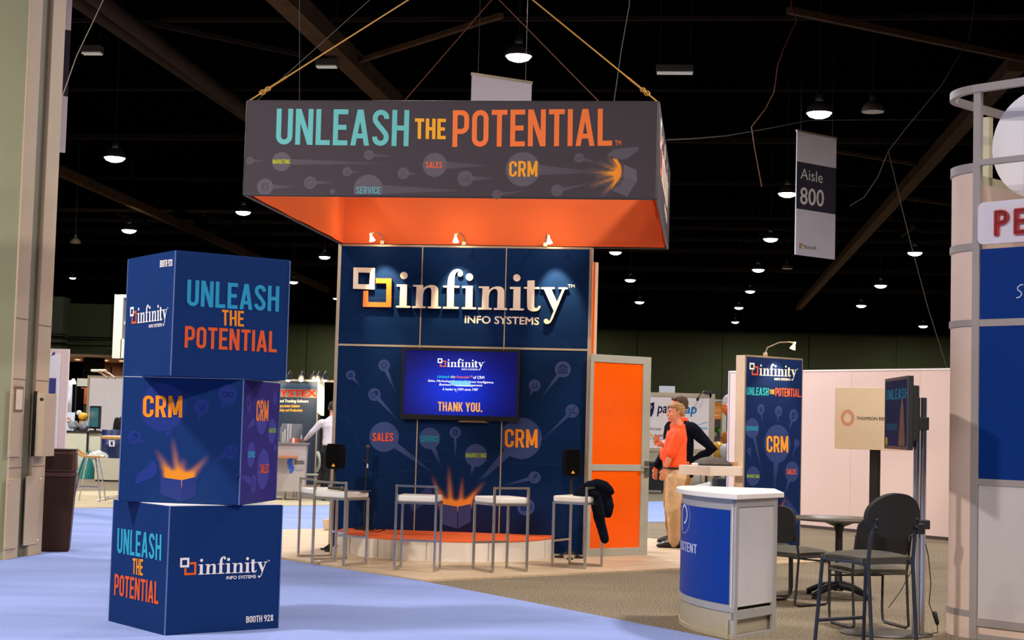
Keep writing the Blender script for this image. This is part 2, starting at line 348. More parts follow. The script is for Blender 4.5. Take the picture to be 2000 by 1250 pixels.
class Print:
    """ink laid on one face; every shape a hair above the one before"""
    def __init__(s, face, n0=0.0006, step=0.000006): s.face = face; s.mb = MB(); s.n = n0; s.step = step
    def uvs(s, pts): return [s.face.uv(p) for p in pts]
    def poly(s, uv, col):
        """col: one colour or one per vertex"""
        uv = [Vector((p[0], p[1])) for p in uv]
        tri = tessellate_polygon([[Vector((p.x, p.y, 0)) for p in uv]]) if len(uv) > 3 else [(0, 1, 2)]
        def ccw(t):
            a, b, c = (uv[i] for i in t); return t if (b - a).cross(c - a) > 0 else tuple(reversed(t))
        s.mb.add([s.face.at(p.x, p.y, s.n) for p in uv], [ccw(t) for t in tri], None, list(col) if isinstance(col, list) else [col] * len(uv))
        s.n += s.step
    def fan(s, uvc, rim, cc, cr):
        s.mb.add([s.face.at(*uvc, s.n)] + [s.face.at(p[0], p[1], s.n) for p in rim], [(0, i + 1, (i + 1) % len(rim) + 1) for i in range(len(rim))], None, [cc] + [cr] * len(rim)); s.n += s.step
    def disc(s, c, r, col, n=36, clip=None):
        uv = [(c[0] + r * math.cos(2 * PI * k / n), c[1] + r * math.sin(2 * PI * k / n)) for k in range(n)]
        if clip: uv = [(min(max(x, clip[0]), clip[2]), min(max(y, clip[1]), clip[3])) for x, y in uv]
        s.poly(uv, col)
    def ring(s, c, r, w, col, n=28):
        for q in ribbon(arc(c[0], c[1], r, 0, 360, n)[:-1], w, True): s.poly(q, col); s.n -= s.step
        s.n += s.step
    def strokes(s, qs, col):
        n0 = s.n
        for i, q in enumerate(qs): s.n = n0 + (i % 5) * s.step; s.poly(q, col)
        s.n = n0 + 5 * s.step
    def tail(s, c, r, tip, w0, col, bg, bgt=None):
        """pin tail that fades into the ground"""
        c, tip = Vector(c), Vector(tip); d = (tip - c).normalized(); q = Vector((-d.y, d.x)); a = c + d * r * 0.85; n = 5
        for i in range(n):
            t0, t1 = i / n, (i + 1) / n; p0, p1 = a.lerp(tip, t0), a.lerp(tip, t1); h0, h1 = w0 / 2 * (1 - t0 * .9), w0 / 2 * (1 - t1 * .9)
            mix = lambda t: tuple(x + (y - x) * t ** 1.5 for x, y in zip(col, bgt or bg))
            s.poly([p0 - q * h0, p1 - q * h1, p1 + q * h1, p0 + q * h0], [mix(t0), mix(t1), mix(t1), mix(t0)])
    def blaze(s, base, tip, w, core, bg, mid=None):
        """soft ray of light printed in ink: bright spine fading to the ground at edges and tip"""
        base, tip = Vector(base), Vector(tip); d = tip - base; q = Vector((-d.y, d.x)).normalized(); n = 10
        lerp = lambda a, b, t: tuple(x + (y - x) * t for x, y in zip(a, b))
        wid = lambda t: w * (1 - 0.55 * t); K = (0, .35, .7, 1.0)
        def cc(t, k): return lerp(core, bg, min(1, t ** 1.2 + (1 - t ** 1.2) * k ** 1.4))
        for i in range(n):
            t0, t1 = i / n, (i + 1) / n; p0, p1 = base + d * t0, base + d * t1
            for sg in (-1, 1):
                for k0, k1 in zip(K[:-1], K[1:]):
                    s.poly([p0 + q * sg * wid(t0) * k0, p1 + q * sg * wid(t1) * k0, p1 + q * sg * wid(t1) * k1, p0 + q * sg * wid(t0) * k1], [cc(t0, k0), cc(t1, k0), cc(t1, k1), cc(t0, k1)]); s.n -= s.step
        s.n += s.step
    def glow(s, rays, core, low, ground, res=0.012):
        """printed burst of light: rays are (base, tip, width); ink mixes from the ground colour to the core"""
        pts = [p for r in rays for p in r[:2]]; w = max(r[2] for r in rays)
        x0, x1 = min(p[0] for p in pts) - w, max(p[0] for p in pts) + w; y0, y1 = min(p[1] for p in pts) - w, max(p[1] for p in pts) + w
        nx, ny = int((x1 - x0) / res) + 1, int((y1 - y0) / res) + 1; I = {}
        for j in range(ny + 1):
            for i in range(nx + 1):
                p = Vector((x0 + (x1 - x0) * i / nx, y0 + (y1 - y0) * j / ny)); v = 0.0
                for b, t, wd in rays:
                    b = Vector((b[0], b[1])); d = Vector((t[0], t[1])) - b; L = d.length; e = d / L; q = p - b; k = q.dot(e) / L; l = abs(q.x * e.y - q.y * e.x) / (wd * (1 - .45 * min(1, max(0, k))))
                    if k < 1: v += math.exp(-l * l * 2.2) * (min(1, max(0, 1 - k)) ** .9) * (1 if k > 0 else max(0, 1 + k * L / (wd * .8)))
                I[i, j] = min(1, v)
        vid = {}; vs = []; cs = []; fs = []
        lerp = lambda a, b, t: tuple(x + (y - x) * t for x, y in zip(a, b))
        def V(i, j):
            if (i, j) not in vid:
                vid[i, j] = len(vs); u, v = x0 + (x1 - x0) * i / nx, y0 + (y1 - y0) * j / ny; k = I[i, j]; g = ground(u, v) if callable(ground) else ground
                vs.append(s.face.at(u, v, s.n)); cs.append(lerp(g, core, k ** 1.5))
            return vid[i, j]
        for j in range(ny):
            for i in range(nx):
                if max(I[i, j], I[i + 1, j], I[i, j + 1], I[i + 1, j + 1]) > .006: fs.append((V(i, j), V(i + 1, j), V(i + 1, j + 1), V(i, j + 1)))
        s.mb.add(vs, fs, None, cs); s.n += s.step
    def text(s, wd, A, B, Cc, col):
        put_polys(s, wd, A, B, Cc, col)
    def build(s, name, parent, m=None): return s.mb.build(name, m or mat_print(), parent)
def affine(face, wd, A, B, Cc):
    ps, (x0, y0, x1, y1) = wd; a, b, c = face.uv(A), face.uv(B), face.uv(Cc)
    f = lambda p: a + (b - a) * ((p[0] - x0) / (x1 - x0)) + (c - a) * ((p[1] - y0) / (y1 - y0))
    return [[f(p) for p in q] for q in ps]
def put_polys(pr, wd, A, B, Cc, col):
    n0 = pr.n
    ps = affine(pr.face, wd, A, B, Cc); md = 5 if len(ps) > 250 else 997
    for i, q in enumerate(ps): pr.n = n0 + (i % md) * pr.step; pr.poly(q, col)
    pr.n = n0 + min(md, len(ps)) * pr.step
def lettering(face, name, wd, A, B, Cc, col, parent, n=0.0036, m=None, label=None):
    pr = Print(face, n); put_polys(pr, wd, A, B, Cc, col); o = pr.build(name, parent, m)
    if label: o['label'] = label
    return o
def raised(face, name, polys, thick, m, parent, n0=0.0, bevel=0.0):
    """polygons in u,v cut from sheet of the given thickness"""
    mb = MB(); M = face.L
    for p in polys: mb.prism([(q[0], q[1]) for q in p], n0, n0 + thick, M)
    return mb.build(name, m, parent, bevel=bevel)
# ------------------------------------------------------------------ the hall: floor, walls, ceiling
HU = Vector((0.9925, -0.1222, 0)); HV = Vector((0.1222, 0.9925, 0))          # the hall's own axes (also the blue display wall's)
E1 = Vector((0.785, 0.620, 0)); E2 = Vector((0.620, -0.785, 0))              # the aisles run on the diagonal

def speckle(name, c0, c1, scale, rough=0.95, big=0.12, bump=0.3):
    m = bpy.data.materials.new(name); m.use_nodes = True; nt = m.node_tree; b = nt.nodes['Principled BSDF']; b.inputs['Roughness'].default_value = rough
    b.inputs['Specular IOR Level'].default_value = 0.15
    tc = nt.nodes.new('ShaderNodeTexCoord'); a = nt.nodes.new('ShaderNodeTexNoise'); a.inputs['Scale'].default_value = scale; a.inputs['Detail'].default_value = 3; a.inputs['Roughness'].default_value = .7
    g = nt.nodes.new('ShaderNodeTexNoise'); g.inputs['Scale'].default_value = 0.9; g.inputs['Detail'].default_value = 6
    mp = nt.nodes.new('ShaderNodeMapping'); mp.inputs['Rotation'].default_value = (0, 0, -0.92); mp.inputs['Scale'].default_value = (0.35, 1.6, 1)
    rp = nt.nodes.new('ShaderNodeValToRGB'); rp.color_ramp.elements[0].position = .36; rp.color_ramp.elements[1].position = .64
    rp.color_ramp.elements[0].color = (*c0, 1); rp.color_ramp.elements[1].color = (*c1, 1)
    mr = nt.nodes.new('ShaderNodeMapRange'); mr.inputs[1].default_value = .3; mr.inputs[2].default_value = .7; mr.inputs[3].default_value = 1 - big; mr.inputs[4].default_value = 1 + big
    mx = nt.nodes.new('ShaderNodeVectorMath'); mx.operation = 'SCALE'
    bp = nt.nodes.new('ShaderNodeBump'); bp.inputs['Strength'].default_value = bump; bp.inputs['Distance'].default_value = .006
    L = nt.links.new
    L(tc.outputs['Object'], a.inputs['Vector']); L(tc.outputs['Object'], mp.inputs['Vector']); L(mp.outputs[0], g.inputs['Vector']); L(a.outputs['Fac'], rp.inputs['Fac'])
    L(g.outputs['Fac'], mr.inputs[0]); L(rp.outputs['Color'], mx.inputs[0]); L(mr.outputs[0], mx.inputs['Scale']); L(mx.outputs[0], b.inputs['Base Color'])
    L(a.outputs['Fac'], bp.inputs['Height']); L(bp.outputs['Normal'], b.inputs['Normal'])
    return m
M_GREY = speckle('grey carpet', C(46, 41, 33), C(160, 145, 120), 62)
M_BLUE = speckle('blue carpet', C(120, 136, 188), C(140, 156, 206), 120, big=0.13, bump=.15)
M_CREAM = speckle('cream carpet', C(170, 158, 128), C(190, 178, 146), 90)
def planks():
    m = bpy.data.materials.new('pale wood flooring'); m.use_nodes = True; nt = m.node_tree; b = nt.nodes['Principled BSDF']
    b.inputs['Roughness'].default_value = .5; b.inputs['Specular IOR Level'].default_value = .3
    tc = nt.nodes.new('ShaderNodeTexCoord'); mp = nt.nodes.new('ShaderNodeMapping'); mp.inputs['Rotation'].default_value = (0, 0, -0.12)
    br = nt.nodes.new('ShaderNodeTexBrick'); br.inputs['Scale'].default_value = 1; br.inputs['Brick Width'].default_value = 1.3; br.inputs['Row Height'].default_value = .19; br.inputs['Mortar Size'].default_value = .0025
    br.inputs['Color1'].default_value = (*C(202, 178, 146), 1); br.inputs['Color2'].default_value = (*C(188, 164, 132), 1); br.inputs['Mortar'].default_value = (*C(165, 140, 112), 1)
    w = nt.nodes.new('ShaderNodeTexNoise'); w.inputs['Scale'].default_value = 3; w.inputs['Detail'].default_value = 6
    m2 = nt.nodes.new('ShaderNodeMapping'); m2.inputs['Scale'].default_value = (1, 9, 1)
    mr = nt.nodes.new('ShaderNodeMapRange'); mr.inputs[3].default_value = .86; mr.inputs[4].default_value = 1.12
    mx = nt.nodes.new('ShaderNodeVectorMath'); mx.operation = 'SCALE'; L = nt.links.new
    L(tc.outputs['Object'], mp.inputs[0]); L(mp.outputs[0], br.inputs['Vector']); L(mp.outputs[0], m2.inputs[0]); L(m2.outputs[0], w.inputs['Vector']); L(w.outputs['Fac'], mr.inputs[0])
    L(br.outputs['Color'], mx.inputs[0]); L(mr.outputs[0], mx.inputs['Scale']); L(mx.outputs[0], b.inputs['Base Color'])
    return m
M_PLANK = planks()

struct(MB().box(-75, 75, -20, 125, -0.2, 0).build('floor', M_GREY))
def slab(name, pts, z, m, label, cat):
    o = MB().prism([(p[0], p[1]) for p in pts], 0.0005, z).build(name, m); tag(o, label, cat, None, 'structure'); return o
# blue aisle carpet: the wide aisle passing the box stack and its branch behind the display wall, one L-shaped sheet
a0 = Vector((-0.77, 15.6)); e1 = Vector((E1.x, E1.y)); e2 = Vector((E2.x, E2.y))
kb0 = Vector((-3.07, 22.6)); kb1 = Vector((-3.93, 28.87))
cr = a0 - e2 * 6.75                                          # where the two aisles meet beside the flooring
pA = Vector((1.46, 12.13)) + Vector((.541, -.842)) * 8
blue = [pA, Vector((1.46, 12.13)), a0, Vector((-2.36, 17.52)), a0 - e2 * 6.55, (a0 - e2 * 6.55) + e1 * 22, (a0 - e2 * 6.55) + e1 * 22 - e2 * 5.3, (a0 - e2 * 11.85) - e1 * 20, pA - e1 * 16]
slab('trim_1', blue, 0.006, M_BLUE, 'blue aisle carpet running past the box stack', 'carpet')
fl = [a0, a0 + e1 * 6.35, a0 + e1 * 6.35 - e2 * 6.5, a0 - e2 * 6.5]
slab('trim_2', fl, 0.02, M_PLANK, 'pale wood flooring under the display wall and bar stools', 'flooring')
cq = a0 - e2 * 11.9
slab('trim_3', [cq - e1 * 16, cq + e1 * 7, cq + e1 * 7 - e2 * 5.2, cq - e1 * 16 - e2 * 5.2], 0.012, M_CREAM, 'cream carpet of the booths across the far aisle', 'carpet')

# far wall: olive acoustic panels below, black above
M_OLIVE = mat('olive wall panels', C(66, 66, 50), .9, noise=.12, scale=.25, spec=0)
M_BLACKW = mat('black upper wall', (0.003, 0.003, 0.003), .95, spec=0)
wl = MB(); bw = Vector((0, 117, 0))
for i in range(-9, 13):
    p = bw + HU * (i * 6.1)
    wl.box(-3.02, 3.02, 0, .3, 0, 8.45, Matrix.Translation(p) @ Rz(-0.1225))
wl.box(-60, 80, .12, .5, 0, 8.6, Matrix.Translation(bw) @ Rz(-0.1225))
struct(wl.build('wall_back', M_OLIVE))
struct(MB().box(-70, 90, .2, .6, 8.6, 12.5, Matrix.Translation(bw) @ Rz(-0.1225)).build('wall_back_upper', M_BLACKW))
struct(MB().box(52, 52.4, -20, 112, 0, 12.5).build('wall_right', M_BLACKW))
struct(MB().box(-70.4, -70, -20, 122, 0, 12.5).build('wall_left', M_BLACKW))
struct(MB().box(-70, 52, -20.4, -20, 0, 12.5).build('wall_front', M_OLIVE))
M_CEIL = mat('black painted ceiling', (0.0012, 0.0010, 0.0010), .95, spec=0)
struct(MB().box(-75, 75, -20, 125, 12, 12.3).build('ceiling', M_CEIL))

# ceiling steel
M_STEEL = mat('dark painted steel', C(34, 27, 22), .85, noise=.2, scale=3, spec=.05)
M_STEEL2 = mat('brown painted steel', C(74, 54, 36), .85, noise=.2, scale=3, spec=.05)
M_DUCT = mat('brown duct', C(52, 40, 31), .8, noise=.2, scale=2, spec=.05)
nt_ = [3]
def trim(mb, m, label, cat='beam', smooth=False):
    nt_[0] += 1; o = mb.build('trim_%d' % nt_[0], m, smooth=smooth); tag(o, label, cat, None, 'structure'); return o
for px, py, w, t in [(1000, 37, .07, 'nearest'), (1000, 176, .05, 'second'), (1000, 272, .12, 'third'), (1000, 355, .08, 'fourth'), (1000, 420, .10, 'fifth'), (1000, 440, .12, 'sixth'), (1000, 462, .12, 'seventh'), (1000, 484, .14, 'eighth'), (1000, 520, .16, 'ninth'), (1000, 556, .2, 'tenth')]:
    p = G(px, py, 9.6); trim(MB().bar(p - HU * 45, p + HU * 45, w, w * 1.2), M_STEEL, 'thin dark roof purlin crossing the whole ceiling, %s from the front' % t)
def diag_beam(a, b, w, h, z, label, m=M_STEEL2, cat='beam', rnd=False):
    p, q = G(*a, z), G(*b, z)
    trim(MB().tube([p, q], w / 2, 16) if rnd else MB().bar(p, q, w, h), m, label, cat, rnd)
diag_beam((1985, 125), (1560, 600), .34, .3, 9.2, 'brown diagonal roof beam behind the aisle sign')
diag_beam((40, 300), (640, 566), .24, .3, 9.2, 'brown diagonal roof beam left of the hanging canopy')
diag_beam((540, -22), (772, 205), .42, .4, 9.4, 'brown diagonal roof beam above the hanging canopy')
diag_beam((140, -40), (500, 232), .34, .3, 9.3, 'brown round duct, right one of the pair at upper left', M_DUCT, 'duct', True)
diag_beam((96, -36), (480, 226), .30, .3, 9.5, 'brown round duct, left one of the pair at upper left', M_DUCT, 'duct', True)
diag_beam((1540, 20), (2010, 118), .12, .12, 9.3, 'thin brown brace at the upper right of the ceiling')
diag_beam((250, 36), (640, 118), .07, .1, 9.5, 'thin dark brace beside the round ducts', M_STEEL)
diag_beam((690, 122), (980, 30), .1, .1, 9.4, 'thin brown brace over the canopy rising to the right', M_STEEL2)
diag_beam((1630, 295), (1795, 322), .09, .09, 9.3, 'thin brown brace joining the beam above the aisle sign')
diag_beam((1750, 384), (1860, 400), .09, .09, 9.3, 'thin brown brace joining the beam right of the aisle sign')
diag_beam((230, 418), (292, 440), .08, .08, 9.4, 'short dark brace left of the canopy over the box stack', M_STEEL)
diag_beam((398, 421), (452, 444), .08, .08, 9.4, 'short dark brace between the canopy and the box stack', M_STEEL)
diag_beam((1760, 462), (1788, 440), .09, .09, 9.4, 'short dark brace near the tower top', M_STEEL)

# high-bay lamps
M_SHADE = mat('lamp dome', C(62, 60, 58), .45, noise=.1)
M_SHADE_OFF = mat('lamp dome brown', C(90, 78, 60), .6)
M_LAMP = mat_glow('lamp lens lit', (0.93, 0.94, 1.0), 9.0)
M_LENSOFF = mat('lamp lens unlit', C(190, 178, 150), .5, noise=.05)
M_BLK = mat('black metal', C(22, 22, 23), .5, noise=.1)
def bay_lamp(px, py, wpx, lit, label, power):
    p = G(px, py + max(0, wpx - 30) * .42, LAMP_Z); r = wpx * p.y / FPX / 2
    t = thing('ceiling_lamp', label, 'lamp', p, 0, 'ceiling lamps')
    k = r / 0.26
    SHD = MB().lathe([(r, 0), (r * .97, .045 * k), (r * .86, .12 * k), (r * .66, .185 * k), (r * .44, .225 * k), (r * .40, .23 * k), (r * .36, .21 * k), (r * .62, .17 * k), (r * .83, .105 * k), (r * .93, .035 * k), (r * .955, 0)], 28, caps=False).build('lamp_shade', M_SHADE if lit else M_SHADE_OFF, t, True)
    if lit: MB().lathe([(.001, -.10 * k), (r * .4, -.095 * k), (r * .75, -.06 * k), (r * .95, 0), (r * .9, .02 * k), (.001, .03 * k)], 28, caps=False).build('lens', M_LAMP, SHD, True)
    else: MB().lathe([(.001, -.02 * k), (r * .95, .0), (r * .9, .02 * k), (.001, .03 * k)], 28, caps=False).build('lens', M_LENSOFF, SHD, True)
    MB().lathe([(.06 * k, .21 * k), (.08 * k, .25 * k), (.08 * k, .40 * k), (.05 * k, .44 * k)], 14).build('ballast', M_BLK, t, True)
    MB().tube([(0, 0, .42 * k), (0, 0, 12 - LAMP_Z)], .012, 6).build('hanging_rod', M_BLK, t)
    if lit: area_light('lamp_light', (0, 0, -.12 * k), power, r * 1.8, (0.95, 0.95, 1.0), t)
    return t
for a in [(1013, 100, 54, 1, 'lit ceiling lamp straight above the canopy, largest in view', 420), (1600, 212, 52, 1, 'lit ceiling lamp just above the aisle sign', 420),
          (1705, 212, 46, 0, 'unlit ceiling lamp with beige lens right of the aisle sign', 0), (224, 303, 43, 1, 'lit ceiling lamp at upper left near the column', 420),
          (1538, 375, 38, 1, 'lit ceiling lamp at the left edge of the aisle sign', 380), (475, 414, 31, 1, 'lit ceiling lamp beside the left bottom corner of the canopy', 380),
          (252, 450, 30, 1, 'lit ceiling lamp over the left of the box stack', 380), (147, 475, 22, 0, 'dim unlit ceiling lamp beside the column at left', 0),
          (1505, 467, 30, 1, 'lit ceiling lamp below left of the aisle sign', 380), (1787, 494, 30, 1, 'lit ceiling lamp between the aisle sign and the tower', 380),
          (1202, 493, 25, 1, 'lit ceiling lamp under the right end of the canopy', 300), (1481, 527, 25, 1, 'lit ceiling lamp, third one down left of the aisle sign', 300),
          (1538, 525, 21, 0, 'unlit ceiling lamp below the aisle sign', 0), (1231, 547, 22, 1, 'lit ceiling lamp beside the orange panel top', 300),
          (1720, 558, 25, 1, 'lit ceiling lamp below the aisle sign toward the tower', 300), (634, 502, 23, 1, 'lit ceiling lamp left of the display wall top corner', 300),
          (573, 551, 19, 1, 'lit ceiling lamp right of the box stack top', 250), (142, 543, 13, 1, 'small lit ceiling lamp between column and box stack', 250),
          (1465, 569, 20, 1, 'lit ceiling lamp over the far hall, left of two at one level', 250), (1249, 590, 19, 1, 'small lit ceiling lamp above the orange door', 250),
          (1443, 601, 18, 1, 'small lit ceiling lamp above the narrow sign tower', 250), (1682, 597, 20, 1, 'small lit ceiling lamp above the white booth wall', 250),
          (1803, 637, 18, 1, 'small lit ceiling lamp low beside the tower', 900), (1436, 629, 15, 1, 'smallest lit ceiling lamp over the olive far wall', 900), (655, 583, 10, 1, 'small lit ceiling lamp at the left edge of the display wall', 250)]:
    bay_lamp(*a)
for wx, wy in ((4, 111.5), (16, 110), (27, 108.5), (-13, 113.5), (-26, 115)): area_light('far_wall_fill', (wx, wy, 8.6), 240 if wx > 0 else 420, .8, (.9, 1.0, .75))  # lights without fixtures, added to brighten the far wall
M_TUBE = mat_glow('fluorescent tube dim', (1.0, 0.93, 0.72), 0.12); M_FIX = mat('dull fixture', C(60, 56, 48), .7, noise=.1)
for px, py, wpx, lab in [(1318, 141, 74, 'dim fluorescent ceiling fixture right of the canopy'), (638, 129, 42, 'dim fluorescent ceiling fixture above the canopy'), (180, 103, 40, 'dim fluorescent ceiling fixture near the column')]:
    p = G(px, py, 9.0); w = wpx * p.y / FPX / 2
    t = thing('fluorescent_fixture', lab, 'lamp', p, -.1, 'fluorescent fixtures')
    MB().box(-w, w, -.12, .12, 0, .14).build('housing', M_FIX, t, bevel=.01)
    for y in (-.06, .06): MB().tube([(-w * .95, y, -.02), (w * .95, y, -.02)], .022, 8).build('tube', M_TUBE, t, True)
    for x in (-w * .8, w * .8): MB().tube([(x, 0, .14), (x, 0, 3.0)], .01, 5).build('hanging_rod', M_BLK, t)

# loose cables under the roof
M_WIRE = mat('grey wire', C(64, 61, 55), .5); M_YEL = mat('yellow sling', C(190, 140, 56), .5, noise=.15, scale=30); M_ORW = mat('orange wire', C(92, 42, 18), .6)
def wire(pts, r, m, label, name='cable'):
    o = MB().tube(pts, r * .65, 6).build(name, m, smooth=True); tag(o, label, 'cable'); return o
wire([D(1303, 273, 19.2), D(1350, 271, 20.5), D(1420, 265, 22), D(1505, 250, 24.5), D(1580, 235, 27), D(1700, 234, 29), D(1842, 234, 31)], .012, M_WIRE, 'thin grey cable strung from the canopy past the aisle sign')
wire([D(1548, -20, 26) + Vector((0, 0, 2.5)), D(1548, -20, 26), D(1545, 16, 26), D(1556, 40, 26), D(1530, 96, 26), D(1519, 128, 26), D(1512, 180, 26), D(1495, 213, 26), D(1468, 248, 26), D(1474, 290, 26), D(1488, 365, 26)], .014, M_ORW, 'thin orange cable hanging in loops left of the aisle sign')
wire([D(1893, 75, 27) + Vector((.3, 0, 2.2)), D(1893, 75, 27), D(1840, 165, 27), D(1770, 250, 27), D(1735, 295, 27), D(1715, 345, 27), D(1688, 385, 27), D(1660, 402, 27)], .010, M_WIRE, 'thin grey wire curving down right of the aisle sign')
wire([D(1735, 295, 27), D(1760, 400, 26), D(1780, 480, 26), D(1812, 600, 26), D(1850, 720, 26)], .009, M_WIRE, 'thin straight wire slanting down toward the white booth wall')
# ------------------------------------------------------------------ the booth's word mark, traced once, laid on wall, boxes, tower and screen
def _n(x, y): return ((x + .025 * (y - 795)) / 100, -(y - 795 - .0235 * (x - 950)) / 100)
_i = [(838, 420), (850, 403), (1020, 403), (1012, 762), (1068, 765), (1081, 780), (1068, 797), (842, 793), (828, 778), (842, 761), (893, 762), (905, 440), (848, 438)]
_nn = [(1118, 424), (1130, 411), (1295, 413), (1291, 486), (1315, 455), (1350, 432), (1395, 418), (1440, 412), (1485, 416), (1520, 432), (1542, 462), (1551, 510), (1545, 776), (1590, 778), (1602, 793), (1590, 809), (1380, 806), (1367, 791), (1380, 774), (1430, 775), (1441, 520), (1436, 485), (1422, 463), (1398, 453), (1365, 460), (1330, 482), (1305, 517), (1289, 570), (1282, 770), (1330, 773), (1341, 788), (1330, 804), (1115, 800), (1103, 785), (1115, 769), (1170, 768), (1185, 440), (1130, 439)]
_f = [(1633, 438), (1645, 424), (1710, 426), (1714, 370), (1727, 295), (1755, 225), (1800, 175), (1850, 150), (1905, 147), (1948, 165), (1970, 200), (1973, 238), (1957, 264), (1925, 274), (1896, 262), (1884, 236), (1893, 207), (1913, 190), (1890, 183), (1862, 200), (1842, 236), (1831, 290), (1826, 427), (1902, 428), (1914, 443), (1902, 460), (1822, 458), (1815, 778), (1892, 782), (1904, 798), (1892, 816), (1638, 812), (1627, 795), (1640, 778), (1700, 778), (1706, 455), (1645, 453)]
_t = [(1150, 348), (1160, 342), (1270, 340), (1268, 450), (1345, 452), (1357, 467), (1345, 486), (1265, 485), (1258, 760), (1263, 790), (1285, 806), (1315, 797), (1332, 775), (1345, 762), (1368, 770), (1358, 806), (1330, 838), (1290, 855), (1240, 858), (1190, 848), (1155, 822), (1143, 780), (1143, 480), (1097, 478), (1085, 464), (1097, 450), (1148, 450)]
_y = [(1375, 469), (1387, 455), (1598, 455), (1610, 470), (1598, 487), (1553, 488), (1642, 702), (1735, 488), (1677, 486), (1663, 470), (1677, 456), (1815, 458), (1828, 472), (1815, 489), (1775, 489), (1560, 1000), (1530, 1043), (1490, 1069), (1450, 1066), (1422, 1040), (1419, 1005), (1440, 983), (1470, 981), (1490, 996), (1499, 1022), (1525, 1003), (1585, 850), (1425, 487), (1385, 486)]
def _dot(cx, cy, r=61): return [(cx + r * math.cos(2 * PI * k / 24), cy + r * math.sin(2 * PI * k / 24)) for k in range(24)]
def _sh(p, dx, dy=0): return [(x + dx, y + dy) for x, y in p]
_ds = .0235
_name = [_i, _dot(967, 252), _nn, _f, _sh(_i, 1120, 1120 * _ds), _dot(2086, 280), _sh(_nn, 1121, 1121 * _ds), _sh(_i, 1925, 1925 * _ds), _dot(2885, 296), _sh(_t, 1913), _sh(_y, 1913)]
LOGO_NAME = [[_n(*q) for q in p] for p in _name]
_sqw = [[(103, 113), (470, 121), (385, 203), (183, 196)], [(470, 121), (462, 487), (377, 401), (385, 203)], [(462, 487), (95, 474), (176, 396), (377, 401)], [(95, 474), (103, 113), (183, 196), (176, 396)]]
LOGO_SQW = [[_n(*q) for q in p] for p in _sqw]
_sqo = [[(488, 297), (757, 303), (747, 787), (263, 780), (272, 508), (355, 510), (350, 700), (665, 705), (670, 385), (488, 380)]]
LOGO_SQO = [[_n(*q) for q in p] for p in _sqo]
_ip, _ib = plain('INFO SYSTEMS', .022)
_b0, _b1 = _n(1997, 1048), _n(3243, 1076); _bh = 1.22
LOGO_INFO = [[(_b0[0] + (x - _ib[0]) / (_ib[2] - _ib[0]) * (_b1[0] - _b0[0]), _b0[1] + y / .69 * _bh) for x, y in q] for q in _ip]
_tp, _tb = plain('TM', .012)
_t0 = _n(3735, 455); LOGO_TM = [[(_t0[0] + (x - _tb[0]) / (_tb[2] - _tb[0]) * 1.12, _t0[1] + y / .69 * .52) for x, y in q] for q in _tp]
LOGO_BOX = (.87, 0.0, 37.3, 6.82)          # left edge of the square, base line, right end of the y, top of the square
INK_WHITE = C(236, 228, 224); INK_ORANGE = C(232, 96, 36)
def logo(face, A, B, Cc, parent, n=0.0036, white=INK_WHITE, orange=INK_ORANGE, m=None, name='logo_lettering'):
    pr = Print(face, n)
    for ps, c in ((LOGO_SQO, orange), (LOGO_SQW, white), (LOGO_NAME, white), (LOGO_INFO, white), (LOGO_TM, white)): put_polys(pr, (ps, LOGO_BOX), A, B, Cc, c)
    return pr.build(name, parent, m)

